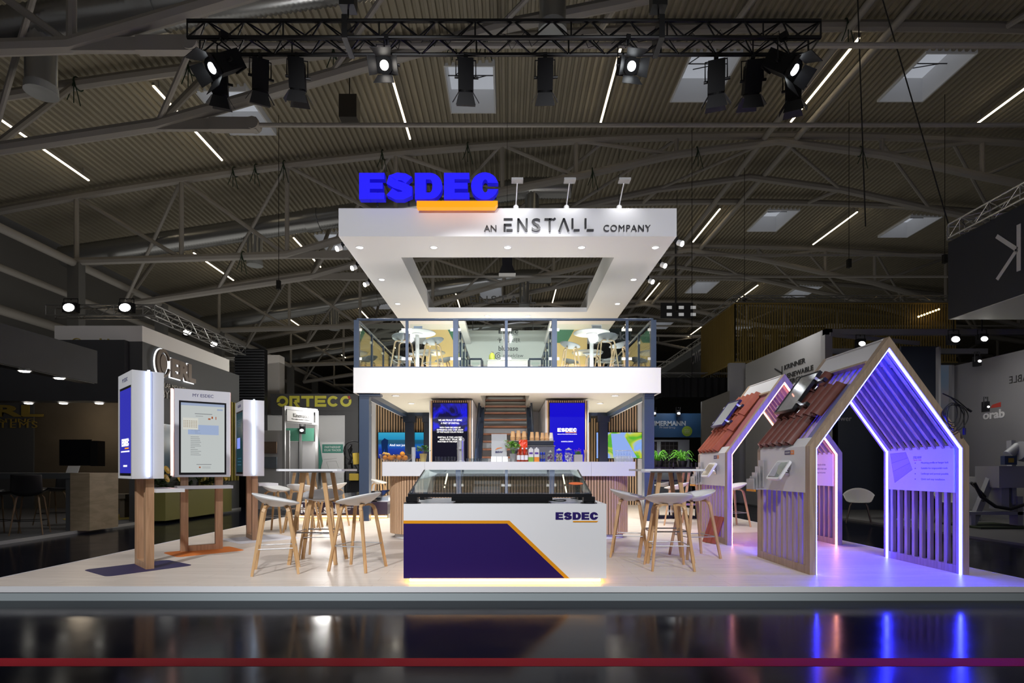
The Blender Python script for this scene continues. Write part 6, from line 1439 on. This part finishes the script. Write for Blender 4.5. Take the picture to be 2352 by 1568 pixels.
# louvred block, sign stand and shell scheme stands further back
t = thing('louvred_block', 'tall dark block clad with fine horizontal louvres', 'partition', (XY(575, 19.5), 20, 0)); x0, x1 = XY(538, 19.5), XY(606, 19.5)
MB().box(x0, x1, 19.55, 19.8, 0, ZY(800, 19.5)).build('core', black, t); mb = MB(); n = 44
for i in range(n): z = 1.2+(ZY(800, 19.5)-1.2)*i/n; mb.box(x0, x1, 19.49, 19.545, z, z+.05)
mb.build('louvres', M('louvre_grey', (.035, .037, .042), .5), t)
t = thing('grey_pilaster', 'plain grey pilaster between louvred block and gold lettered sign', 'partition', (XY(625, 22.2), 22.2, 0)); MB().box(XY(606, 22), XY(642, 22), 22, 22.5, 0, ZY(815, 22)).build('body', M('pilaster_grey', (.45, .43, .41), .7), t)
Yo = 21.0; t = thing('gold_lettered_stand', 'black framed stand with large gold letters across its top', 'exhibition stand', (XY(720, Yo), Yo, 0)); x0, x1 = XY(621, Yo), XY(823, Yo)
MB().box(x0, x1, Yo, Yo+.25, ZY(943, Yo), ZY(904, Yo)).box(x0, x1, Yo+.05, Yo+.2, ZY(952, Yo), ZY(943, Yo)).box(x1-.5, x1, Yo, Yo+.3, 0, ZY(943, Yo)-.001).build('header', M('sign_black', (.045, .045, .047), .6), t)
mb = MB(); z0, z1 = ZY(934, Yo), ZY(909, Yo); H = z1-z0; cw = (XY(811, Yo)-XY(636, Yo))/6; xa = XY(636, Yo); Tf = face_mat((0, Yo-.001, 0)); tk = .1
for k, ch in enumerate('ORTECO'):
    x = xa+cw*k; w = cw*.9
    if ch in 'OC':
        a0, a1 = (-150, 192) if (ch == 'O' and k == 0) else (45, 385) if ch == 'O' else (38, 322)
        for q in ring_polys(arc(x+w/2, z0+H/2, w/2, H/2, a0, a1, 20), arc(x+w/2, z0+H/2, w/2-tk, H/2-tk, a0, a1, 20)): mb.prism(q, 0, .03, Tf)
    else:
        B = {'R': [(0, 0, tk, H), (0, H-tk, w*.9, H), (w*.9-tk, H*.45, w*.9, H), (tk*2, H*.38, w*.9, H*.38+tk)], 'T': [(-.03, H-tk, w, H), (w/2-tk/2, 0, w/2+tk/2, H)], 'E': [(0, 0, tk, H), (0, 0, w, tk), (0, H-tk, w, H), (w*.2, H/2-tk/2, w*.9, H/2+tk/2)]}[ch]
        for bi, (a, b_, c_, d_) in enumerate(B): mb.prism([(x+a, z0+b_), (x+c_, z0+b_), (x+c_, z0+d_), (x+a, z0+d_)], 0, .03+.004*bi, Tf)
        if ch == 'R': mb.prism([(x+w*.35, z0+H*.42), (x+w*.6, z0+H*.42), (x+w*1.1, z0-.1), (x+w*.8, z0-.1)], 0, .05, Tf)
mb.build('gold_letters', M('olive_gold', (.45, .42, .05), .5), t)
MB().prism([(XY(798, Yo), z1-.02), (XY(802, Yo), z1-.12), (XY(806, Yo), z1-.1), (XY(804, Yo), z1)], .03, .034, Tf).build('flag_mark', M('flag_red', (.3, .03, .03), .5), t)
pale = M('pale_partition', (.68, .68, .68), .7)
MB().box(x0-1.5, XY(795, Yo), Yo+.4, Yo+.5, 0, ZY(949, Yo)).build('white_rear_wall', pale, t)
Ym = 20.7; t = thing('solar_poster', 'tall white poster with teal header and line drawings', 'poster', (XY(764, Ym), Ym, .3)); z = lambda py: ZY(py, Ym); x = lambda px: XY(px, Ym)
MB().box(x(738), x(790), Ym, Ym+.03, z(1180), z(1015)).build('sheet', M('poster_white', (.62, .62, .62), .6), t)
MB().box(x(740), x(788), Ym-.004, Ym, z(1040), z(1020)).build('teal_header', M('poster_teal', (.05, .22, .17), .6), t)
mb = MB(); mb.text('PARTNERSHIP', .58, .08, face_mat((x(764), Ym-.005, z(1026.5))), .002, bold=.02); mb.text('SOLAR TRACKER', .62, .08, face_mat((x(764), Ym-.005, z(1033.5))), .002, bold=.02); mb.build('lettering', M('poster_pale', (.55, .6, .58), .6), t)
mb = MB(); Tq = face_mat((0, Ym-.001, 0))
for a, b_ in (((742, 1055), (774, 1052)), ((750, 1060), (772, 1058)), ((772, 1058), (778, 1074)), ((750, 1060), (756, 1080)), ((742, 1088), (786, 1082)), ((744, 1100), (770, 1100)), ((744, 1112), (770, 1112)), ((744, 1124), (770, 1124)), ((778, 1098), (786, 1098))):
    mb.bar((x(a[0]), Ym-.003, z(a[1])), (x(b_[0]), Ym-.003, z(b_[1])), .012, .004)
mb.build('line_drawing', M('line_dark', (.06, .06, .06), .6), t)
t = thing('teal_banner', 'slanted teal banner edge beside the white poster', 'banner', (XY(734, 20.6), 20.6, 1.2))
MB().prism([(XY(726, 20.6), ZY(1080, 20.6)), (XY(735, 20.6), ZY(1080, 20.6)), (XY(741, 20.6), ZY(1058, 20.6)), (XY(729, 20.6), ZY(985, 20.6)), (XY(726, 20.6), ZY(985, 20.6))], 0, .03, face_mat((0, 20.6, 0))).build('cloth', M('poster_teal'), t)
# aluminium booth with name board
Yk = 17.0; t = thing('aluminium_booth', 'small aluminium framed booth with grey name board', 'booth', (XY(690, Yk), Yk, 0)); af = M('booth_frame', (.25, .25, .255), .5, .3); xx_ = lambda px: XY(px, Yk)
mb = MB(); zc = ZY(935, Yk)
for px, dy in ((651, 0), (727, 1.0), (690, 1.4)): mb.box(XY(px, Yk+dy)-.04, XY(px, Yk+dy)+.04, Yk+dy, Yk+dy+.08, 0, zc if dy < 1.2 else zc-.2)
mb.bar((xx_(651), Yk+.04, zc), (XY(727, 18), Yk+1.04, zc), .06, .10); mb.bar((xx_(651), Yk+.04, ZY(967, Yk)), (XY(727, 18), Yk+1.04, ZY(967, Yk)), .06, .06); mb.build('frame', af, t)
dx = XY(727, 18)-xx_(651); a_ = math.degrees(math.atan2(1.0, dx)); Tn = face_mat(((xx_(651)+XY(727, 18))/2, Yk+.46, ZY(953, Yk)), a_)
MB().prism([(-.48, -.17), (.48, -.17), (.48, .17), (-.48, .17)], 0, .03, Tn).build('name_board', M('board_grey', (.36, .36, .35), .6), t)
mb = MB(); mb.text('Kinematics', .58, .12, Tn, .036, center=(.03, .02), bold=.01); mb.text('The only tracker solution', .66, .05, Tn, .036, center=(0, -.10)); mb.build('lettering', M('line_dark'), t)
MB().box(XY(658, Yk+1.5), XY(724, Yk+1.5), Yk+1.5, Yk+1.55, 0, ZY(1008, Yk)).box(xx_(640)-1.2, xx_(651)-.05, Yk+.6, Yk+.65, 0, ZY(985, Yk)).build('rear_panel', M('booth_panel', (.33, .33, .34), .7), t)
MB().box(XY(656, Yk+1.5), XY(722, Yk+1.5), Yk+1.42, Yk+1.48, ZY(1007, Yk), ZY(975, Yk)).build('green_graphic', M('graphic_green', (.06, .20, .14), .5), t)
flood(693, 988, Yk+1.2, 'tiny glaring lamp under the grey name board of the booth', .14, 19)
lamp('POINT', 'booth_glow', (xx_(693), Yk+.6, 2.1), None, 26, (1, .97, .9), .2)
lamp('POINT', 'booth_glow', (XY(760, 18.5), 17.9, 3.1), None, 230, (1, .97, .93), .3)
for py0, py1, c, lab in ((1014, 1041, (.12, .08, .06), 'upper picture of a rusty machine part'), (1049, 1075, (.10, .12, .15), 'lower picture of grey water')):
    t = thing('wall_picture', '%s on the pale panel beside the farthest kiosk' % lab, 'picture', (XY(621, 17.5), 17.5, 1.2)); MB().box(XY(606, 17.5), XY(635, 17.5), 17.5, 17.55, ZY(py1, 17.5), ZY(py0, 17.5)).build('print', M('pic%d' % py0, c, .6, noise=(3, .6)), t)
# dark machine with yellow wheel
t = thing('tracker_machine', 'dark machine with yellow parts glimpsed beside the navy post', 'machine', (XY(812, 19), 19, 0)); mb = MB(); r_ = random.Random(31)
for i in range(26):
    px, py = r_.uniform(799, 826), r_.uniform(1020, 1120); p = P(px, py, 18.8+r_.uniform(0, .5)); q = p+Vector((r_.uniform(-.15, .15), .05, r_.uniform(-.35, .35))); mb.cyl(p, q, r_.uniform(.015, .04), n=6)
mb.tube([P(812, 1035, 19)+Vector((.33*math.cos(a), 0, .33*math.sin(a))) for a in [i*PI/8 for i in range(16)]], .02, 6, closed=True); mb.box(XY(798, 19), XY(826, 19), 18.9, 19.3, 0, .9); mb.build('dark_frame', black, t)
mb = MB(); mb.box(XY(803, 18.8), XY(824, 18.8), 18.75, 18.85, ZY(1103, 18.8), ZY(1087, 18.8)).cyl(P(818, 1040, 18.7), P(820, 1066, 18.7), .12, n=14); mb.build('yellow_parts', M('machine_yellow', (.35, .25, .03), .5), t)
# ================================================================ NEIGHBOURING STANDS, HOUSE SIDE
RX = 8.3
t = thing('grey_stand', 'grey exhibition stand with tall lettered wall beyond the houses', 'exhibition stand', (11, 16, 0))
MB().box(RX, 19, 6, 22, 0, .04).build('stand_floor', M('stand_floor_right', (.085, .085, .085), .8), t)
zt = CAMZ+3.68
wl = M('lettered_wall_grey', (.22, .22, .225), .6)
MB().box(RX+.02, RX+.14, 14.85, 19.8, .04, zt).build('lettered_wall', wl, t)
T = face_mat((RX+.01, 0, 0), -90)
def RP(px, py): Y = RX*1300/(px-1166); return (-Y, ZY(py, Y))
mb = MB()
for txt, pxa, pxb, pya, pyb in (('KRINNER', 1801, 1849, 845, 826), ('RENEWABLE', 1801, 1867, 866, 843), ('ENERGY', 1801, 1842, 885, 862)):
    a = RP(pxa, pya); b = RP(pxb, pyb); mb.text(txt, abs(b[0]-a[0]), .145, T, .01, center=((a[0]+b[0])/2, (a[1]+b[1])/2), bold=.012)
a = RP(1795, 850); b = RP(1786, 846)
mb.prism([(a[0], a[1]-.45), (a[0]+.04, a[1]-.45), (a[0]+.04, a[1]+.12), (a[0], a[1]+.12)], 0, .01, T).prism([(a[0]-.02, a[1]-.1), (a[0]-.45, a[1]+.10), (a[0]-.45, a[1]+.14), (a[0]-.02, a[1]-.05)], 0, .01, T)
mb.build('wall_lettering', M('lettering_black', (.015, .015, .015), .5), t)
fr = M('stand_frame_grey', (.20, .20, .21), .5)
Yp = 14.6
mb = MB(); mb.box(XY(1895, Yp), XY(1912, Yp), Yp, Yp+.2, .04, ZY(755, Yp)); mb.box(XY(1895, Yp), XY(2360, Yp), Yp, Yp+.12, ZY(768, Yp), ZY(755, Yp)); mb.box(XY(1912, Yp), XY(2360, Yp), Yp+1.2, Yp+1.3, ZY(812, Yp+1.2), ZY(800, Yp+1.2))
mb.box(XY(1676, 20.3), XY(1712, 20.3), 20.3, 20.5, .04, ZY(833, 20.3)); mb.box(XY(2156, Yp), XY(2161, Yp), Yp, Yp+.1, .04, ZY(796, Yp)); mb.box(XY(2186, Yp+.5), XY(2192, Yp+.5), Yp+.5, Yp+.6, .04, ZY(838, Yp+.5))
mb.bar(P(1905, 768, Yp), P(2110, 758, Yp+.4)+Vector((0, 0, -.35)), .08, .1); mb.build('frame', fr, t)
nv = M('stand_navy_panel', (.022, .028, .045), .5)
MB().box(XY(2070, 15.4), XY(2156, 15.4), 15.4, 15.45, .9, ZY(795, 15.4)).box(XY(1925, 16.8), XY(2060, 16.8), 16.8, 16.9, .04, ZY(830, 16.8)).build('navy_panel', nv, t)
mb = MB(); mb.text('Power', .55, .15, face_mat((XY(1935, 16.7)+.05, 16.79, ZY(960, 16.7))), .005); mb.build('white_word', M('letter_pale', (.35, .35, .36), .5), t)
MB().box(XY(2161, 16), XY(2188, 16), 16, 16.05, 1.2, ZY(838, 16)).build('picture_strip', ramp_screen('strip_picture', [(0, (.02, .025, .04)), (.5, (.05, .07, .10)), (1, (.14, .08, .06))], .6, scale=.8), t)
# inner glossy grey wall with mirrored letters and logo
XW = 12.0
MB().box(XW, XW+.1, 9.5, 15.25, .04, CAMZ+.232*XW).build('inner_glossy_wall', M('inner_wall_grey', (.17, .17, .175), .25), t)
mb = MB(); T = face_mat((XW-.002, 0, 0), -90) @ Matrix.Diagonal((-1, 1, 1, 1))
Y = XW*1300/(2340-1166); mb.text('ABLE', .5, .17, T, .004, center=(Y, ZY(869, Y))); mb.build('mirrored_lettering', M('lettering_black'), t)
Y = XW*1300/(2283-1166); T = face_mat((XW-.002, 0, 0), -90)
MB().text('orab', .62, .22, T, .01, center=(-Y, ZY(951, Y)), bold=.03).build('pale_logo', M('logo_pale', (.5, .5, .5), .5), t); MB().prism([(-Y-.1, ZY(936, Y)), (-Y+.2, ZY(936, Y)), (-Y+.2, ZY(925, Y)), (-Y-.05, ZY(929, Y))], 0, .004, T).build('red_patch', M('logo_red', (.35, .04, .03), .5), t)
lamp('AREA', 'stand_fill', (10.2, 12.5, 3.7), (10.8, 13.5, 0), 45, (1, .97, .92), sx=1.5, sy=1.5); lamp('AREA', 'stand_fill', (7.2, 15.5, 5.5), (8.4, 17.5, 2.5), 40, (1, .98, .96), sx=1, sy=1)
flood(2195, 779, 13.8, 'glaring floodlight of the grey stand, nearer the wooden house', .24, 25, stem=.35); flood(2261, 778, 13.8, 'glaring floodlight of the grey stand, beside the first one', .20, 25, stem=.35)
flood(1980, 789, 14.4, 'bright slim lamp just above the white ridge of the nearer house', .2, 12); flood(2250, 829, 13.6, 'small tilted spotlight on the grey stand wall top', .1, 12); flood(2270, 934, 13.2, 'small bright lamp reflected low on the grey wall', .07, 12)
# dark hanging box with a line logo
Xh = 10.0; Yf = 12.85; zb, zt4 = ZY(733, Yf), CAMZ+.515*Xh
t = thing('hanging_dark_box', 'huge dark blue hanging box with thin pale line logo', 'hanging sign', (13, 10, zb))
MB().box(Xh, 17, 5.5, Yf, zb, zt4).build('box', M('box_midnight', (.012, .014, .022), .6), t)
MB().box(Xh+.02, 16.98, 5.52, Yf-.02, zb-.012, zb-.001).build('pale_underside', M('underside_grey', (.50, .52, .46), .6), t)
T = face_mat((Xh-.002, 0, 0), -90); mb = MB()
def HP(px, py): Y = Xh*1300/(px-1166); return (-Y, ZY(py, Y))
def hl(a, b, w=.09):
    a = HP(*a); b = HP(*b); dx, dy = b[0]-a[0], b[1]-a[1]; q = math.hypot(dx, dy); ox, oy = -dy/q*w/2, dx/q*w/2; mb.prism([(a[0]+ox, a[1]+oy), (b[0]+ox, b[1]+oy), (b[0]-ox, b[1]-oy), (a[0]-ox, a[1]-oy)], 0, .01, T)
hl((2341, 515), (2341, 622)); hl((2290, 542), (2337, 573), .08); hl((2337, 573), (2291, 642), .08); mb.build('line_logo', M('logo_line', (.42, .42, .42), .5), t)
tr_m = M('alu_truss_bright', (.45, .45, .45), .4, .6)
truss('bright aluminium truss climbing beside the dark hanging box', (9.9, 12.7, zt4+.35), (9.9, 6, zt4+.35), .35, .3, .022, tr_m, .35, (1, 0, 0), 'aluminium_truss')
truss('short aluminium truss over the rear edge of the dark hanging box', (9.9, 12.75, zt4+.33), (16, 12.75, zt4+.33), .35, .3, .022, tr_m, .4, (0, -1, 0), 'aluminium_truss')
# golden slatted hanging screen
Xg, Yg0, Yg1 = 8.55, 21.3, 25.0; z0, z1 = ZY(830, Yg0), ZY(698, Yg0); xg1 = XY(2200, Yg0)
t = thing('golden_slat_screen', 'hanging screen of thin golden vertical slats', 'hanging screen', ((Xg+xg1)/2, 23, z0)); gm = M('golden_slats', (.20, .14, .03), .5); mb = MB()
n = 84
for i in range(n): x = Xg+(xg1-Xg)*i/n; mb.box(x, x+.035, Yg0, Yg0+.05, z0, z1)
for i in range(40): y = Yg0+(Yg1-Yg0)*i/40; mb.box(Xg, Xg+.04, y, y+.035, z0, z1)
mb.build('vertical_slats', gm, t); MB().box(Xg, xg1, Yg0, Yg0+.06, z1, z1+.05).box(Xg, xg1, Yg0, Yg0+.06, z0-.05, z0).box(Xg, Xg+.05, Yg0+.06, Yg1, z1, z1+.05).box(Xg, Xg+.05, Yg0+.06, Yg1, z0-.05, z0).box(Xg, xg1, Yg1, Yg1+.06, z0-.05, z0).build('rails', gm, t)
mb = MB()
for i in range(84): x = Xg+(xg1-Xg)*i/84; mb.box(x, x+.035, Yg1, Yg1+.05, z0, z1)
mb.build('rear_slats', gm, t)
truss('aluminium truss carrying the golden slatted screen', (Xg, Yg0+.1, z1+.35), (xg1, Yg0+.1, z1+.35), .3, .25, .022, at, .4, (0, 1, 0), 'aluminium_truss'); truss('aluminium truss along the side of the golden slatted screen', (Xg, Yg0+.1, z1+.35), (Xg, Yg1, z1+.35), .3, .25, .022, at, .4, (1, 0, 0), 'aluminium_truss')
mb = MB()
for i in range(8): p = P(2110+6.6*i, 727-2.4*i, Yg0-.3); mb.ball(p, .035, 8, 5)
tag(mb.build('light_garland', M('garland_amber', (1, .8, .5), .4, em=(1, .65, .25), es=9)), 'short row of small amber bulbs on the golden screen', 'string lights')
# grey banner, blue stand, olive walls in the distance
Xb = 8.6; T = face_mat((Xb-.02, 0, 0), -90); t = thing('grey_hanging_banner', 'long grey hanging banner with three pale capitals behind the golden screen', 'banner', (Xb, 28, 4.9))
def BP(px, py): Y = Xb*1300/(px-1166); return (-Y, ZY(py, Y))
ya_, yb_ = 24.3, 33.0; MB().box(Xb, Xb+.06, ya_, yb_, CAMZ+.47*Xb, CAMZ+.65*Xb).build('cloth', M('banner_grey', (.10, .11, .12), .6), t)
mb = MB(); Y = Xb*1300/(1600-1166); mb.text('CWF', 1.3, .5, T, .01, center=(-Y, ZY(820, Y)), bold=.02).build('lettering', M('letter_pale'), t)
truss('thin aluminium truss over the grey hanging banner', (Xb, ya_, CAMZ+.65*Xb+.3), (Xb, yb_, CAMZ+.65*Xb+.3), .3, .25, .02, at, .5, (1, 0, 0), 'aluminium_truss')
Yz = 22.0; t = thing('blue_stand', 'blue exhibition stand header with white capitals and lime disc', 'exhibition stand', (XY(1556, Yz), Yz, 0)); bl = M('stand_blue', (.02, .08, .19), .5); x = lambda px: XY(px, Yz); z = lambda py: ZY(py, Yz)
MB().box(x(1480), x(1612), Yz, Yz+.1, z(1004), z(949)).build('header', bl, t); MB().text('ZIMMERMANN', x(1575)-x(1480), .19, face_mat((x(1527.5), Yz-.001, z(972))), .01, bold=.03).text('PV-Steel Group', x(1551)-x(1515), .10, face_mat((x(1533), Yz-.001, z(982))), .01).build('lettering', M('letter_soft_white', (.45, .5, .55), .5), t)
MB().lathe((0, 0, 0), [(.001, .012), (.2, .012), (.2, 0)], 28, T=face_mat((x(1578), Yz-.001, z(990)))).build('lime_disc', M('lime', (.25, .38, .04), .5), t)
mb = MB()
for i, s in enumerate(('Now a', 'sustainable', 'choice')): mb.text(s, .2, .04, face_mat((x(1578), Yz-.014, z(986.5+3.6*i))), .002)
mb.build('disc_lettering', M('paper_white'), t)
MB().box(x(1480), x(1612), Yz+1.5, Yz+1.6, 0, z(1005)).build('pale_rear_wall', M('rear_pale', (.26, .27, .28), .7), t)
for k, (a, b_) in enumerate(((1500, 1516), (1526, 1566))):
    m_ = thing('solar_module', 'dark gridded solar panel standing on the blue stand, %s' % ('partly hidden by the navy post' if k == 0 else 'fully visible one'), 'solar panel', (x((a+b_)/2), Yz+.5, .5)); MB().box(x(a), x(b_), Yz+.5, Yz+.54, z(1085), z(1013)).build('cells', M('panel_cells', (.05, .045, .04), .3), m_)
    mb = MB(); 
    for i in range(5): xx1 = x(a)+(x(b_)-x(a))*i/4; mb.box(xx1-.01, xx1+.01, Yz+.49, Yz+.5, z(1085), z(1013))
    for i in range(9): zz1 = z(1085)+(z(1013)-z(1085))*i/8; mb.box(x(a), x(b_), Yz+.49, Yz+.5, zz1-.008, zz1+.008)
    mb.build('grid_frame', M('panel_frame', (.22, .22, .21), .5), m_)
flood(1503, 949, Yz-.3, 'small cool lamp above the blue header beside the navy post', .14, 12); flood(1559, 949, Yz-.3, 'small cool lamp above the middle of the blue header', .14, 12)
lamp('POINT', 'blue_stand_glow', (x(1540), Yz-.8, 3.8), None, 20, (.95, .97, 1), .2); lamp('POINT', 'blue_stand_glow', (x(1550), Yz+.9, 1.6), None, 12, (.95, .97, 1), .2)
t = thing('olive_partition', 'olive grey partition wall between blue header and the far house', 'partition', (XY(1650, 19.9), 19.9, 0))
MB().prism([(XY(1612, 19.9), 0), (XY(1676, 19.9), 0), (XY(1676, 19.9), ZY(897, 19.9)), (XY(1612, 19.9), ZY(922, 19.9))], 0, .1, face_mat((0, 20.0, 0))).build('panel', M('olive_grey', (.09, .085, .07), .7), t)
t = thing('black_stage_curtain', 'black drape hanging high behind the blue stand', 'curtain', (XY(1560, 24), 24, 4)); mb = MB(); n = 60; x0, x1 = XY(1490, 24), XY(1690, 24)
for i in range(n+1): xx1 = x0+(x1-x0)*i/n; mb.v += [(xx1, 24+.05*math.sin(i*1.3), ZY(912, 24)), (xx1, 24+.05*math.sin(i*1.3), ZY(868, 24))]
for i in range(n): mb.f.append((2*i, 2*i+2, 2*i+3, 2*i+1)); mb.m.append(0)
mb.cyl((x0, 24.02, ZY(868, 24)), (x1, 24.02, ZY(868, 24)), .03, n=6); mb.cyl(((x0+x1)/2, 24.02, ZY(868, 24)), ((x0+x1)/2, 24.02, RZ((x0+x1)/2)-.03), .012, n=5)
mb.build('drape', M('drape_black', (.004, .004, .005), .9), t)
truss('dim aluminium truss over the black drape', (XY(1490, 24.2), 24.2, ZY(856, 24.2)), (XY(1690, 24.2), 24.2, ZY(856, 24.2)), .3, .3, .02, at, .5, (0, 1, 0), 'aluminium_truss')
# board of small square lamps in the distance
t = thing('lamp_board', 'distant dark board with six pale square lamps', 'light panel', P(1556, 712, 34)); a = P(1518, 730, 34); b = P(1592, 695, 34)
MB().box(a.x, b.x, 34, 34.1, a.z, b.z).cyl((a.x+.9, 34.05, b.z), (a.x+.9, 34.05, RZ(a.x+.9)-.03), .05, n=6).build('board', darkgrey, t); mb = MB()
for i in range(3):
    for j in range(2): mb.box(a.x+.35+i*.72, a.x+.65+i*.72, 33.97, 33.999, a.z+.12+.42*j, a.z+.30+.42*j)
mb.build('lamps', M('pale_lamp', (.4, .4, .4), .5, em=(.8, .8, .8), es=.35), t)
t = thing('green_sign', 'dark green hanging sign with pale letters behind the upper floor', 'sign', P(1425, 768, 25)); a = P(1395, 782, 25); b = P(1450, 754, 25); MB().box(a.x, b.x, 25, 25.1, a.z, b.z).cyl(((a.x+b.x)/2, 25.05, b.z), ((a.x+b.x)/2, 25.05, RZ((a.x+b.x)/2)-.03), .01, n=5).build('board', M('sign_green', (.01, .03, .03), .5), t); MB().text('ck', .5, .35, face_mat((P(1424, 0, 25).x, 24.99, ZY(771, 25))), .01, bold=.03).build('lettering', M('letter_pale'), t)
# furniture on the grey stand
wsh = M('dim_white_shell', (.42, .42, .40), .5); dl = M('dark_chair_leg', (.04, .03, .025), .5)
c0 = side_chair('shell_armchair', 'white shell armchair on dark legs seen through the blue lit house', XY(1985, 12.4), 12.6, .04, math.radians(150), wsh, dl, .45, 'white shell armchairs on the grey stand', True)
dup(c0, (XY(2150, 13.0), 12.6, .04), math.radians(150), 'white shell armchair behind the slats of the nearer house')
for x_, y_, lab in ((XY(2080, 13.4), 13.4, 'round white cafe table behind the nearer house slats'),):
    q = thing('cafe_table', lab, 'table', (x_, y_, .04)); MB().lathe((x_, y_, .04), [(.42, .70), (.42, .73)], 28).build('table_top', wsh, q); MB().lathe((x_, y_, .04), [(.25, 0), (.25, .015), (.03, .03), (.03, .70)], 18).build('pedestal', wsh, q, smooth=True)
q = thing('white_side_cabinet', 'small white cabinet between houses and the grey machine', 'cabinet', (XY(2245, 13), 13, .04)); MB().box(XY(2226, 13), XY(2258, 13), 13, 13.4, .3, ZY(1095, 13)).build('body', wsh, q)
for px in (2228, 2256): MB().box(XY(px, 13)-.015, XY(px, 13)+.015, 13.02, 13.05, .04, .3).build('leg', alu, q)
Yq = 11.6; q = thing('grey_drive_machine', 'grey bulky machine with slanted legs and control box on the grey stand', 'machine', (XY(2320, Yq), Yq, .04)); mg = M('machine_light_grey', (.26, .27, .28), .5); x = lambda px: XY(px, Yq); z = lambda py: ZY(py, Yq)
mb = MB(); mb.box(x(2295), x(2352), Yq, Yq+.6, z(1120), z(1070)); mb.bar((x(2250), Yq+.2, .08), (x(2305), Yq+.3, z(1095)), .09, .14); mb.bar((x(2345), Yq+.2, z(1160)), (x(2352), Yq+.3, z(1010)), .09, .12); mb.box(x(2232), x(2380), Yq+.1, Yq+.4, z(1183), z(1176)); mb.box(x(2310), x(2328), Yq+.1, Yq+.4, z(1170), z(1095)); mb.box(x(2240), x(2250), Yq+.1, Yq+.3, .04, z(1183)); mb.box(x(2348), x(2360), Yq+.1, Yq+.3, .04, z(1140)); mb.build('body_frame', mg, q)
MB().cyl((x(2340), Yq, z(1035)), (x(2390), Yq, z(1045)), .2, n=18).cyl((x(2325), Yq+.1, z(1045)), (x(2350), Yq+.1, z(1025)), .10, n=14).build('motor', mg, q, smooth=True)
MB().box(x(2298), x(2326), Yq-.1, Yq, z(1067), z(1047)).build('control_box', M('control_blue', (.02, .04, .10), .5), q); MB().box(x(2306), x(2318), Yq-.11, Yq-.1, z(1062), z(1052)).build('yellow_label', M('machine_yellow'), q)
tag(MB().tube([(x(2228), Yq-.1, z(1108)), (x(2245), Yq-.1, z(1140)), (x(2275), Yq-.12, z(1162)), (x(2310), Yq-.1, z(1168)), (x(2352), Yq-.1, z(1155)), (x(2390), Yq-.1, z(1130))], .035, 8).build('black_hose', blackp, smooth=True), 'thick black hose sagging in front of the grey machine', 'hose')
tag(MB().tube([(x(2230), Yq+.0, z(1108)), (x(2245), Yq, z(1122)), (x(2262), Yq, z(1140)), (x(2268), Yq+.1, z(1150))], .03, 8).build('short_black_hose', blackp, smooth=True), 'second shorter black hose behind the sagging one', 'hose')
tag(MB().box(x(2225), x(2360), Yq-.3, Yq+.8, .04, .075).build('turf_mat', M('dark_turf', (.02, .03, .012), .95)), 'dark green turf mat under the grey machine', 'mat')
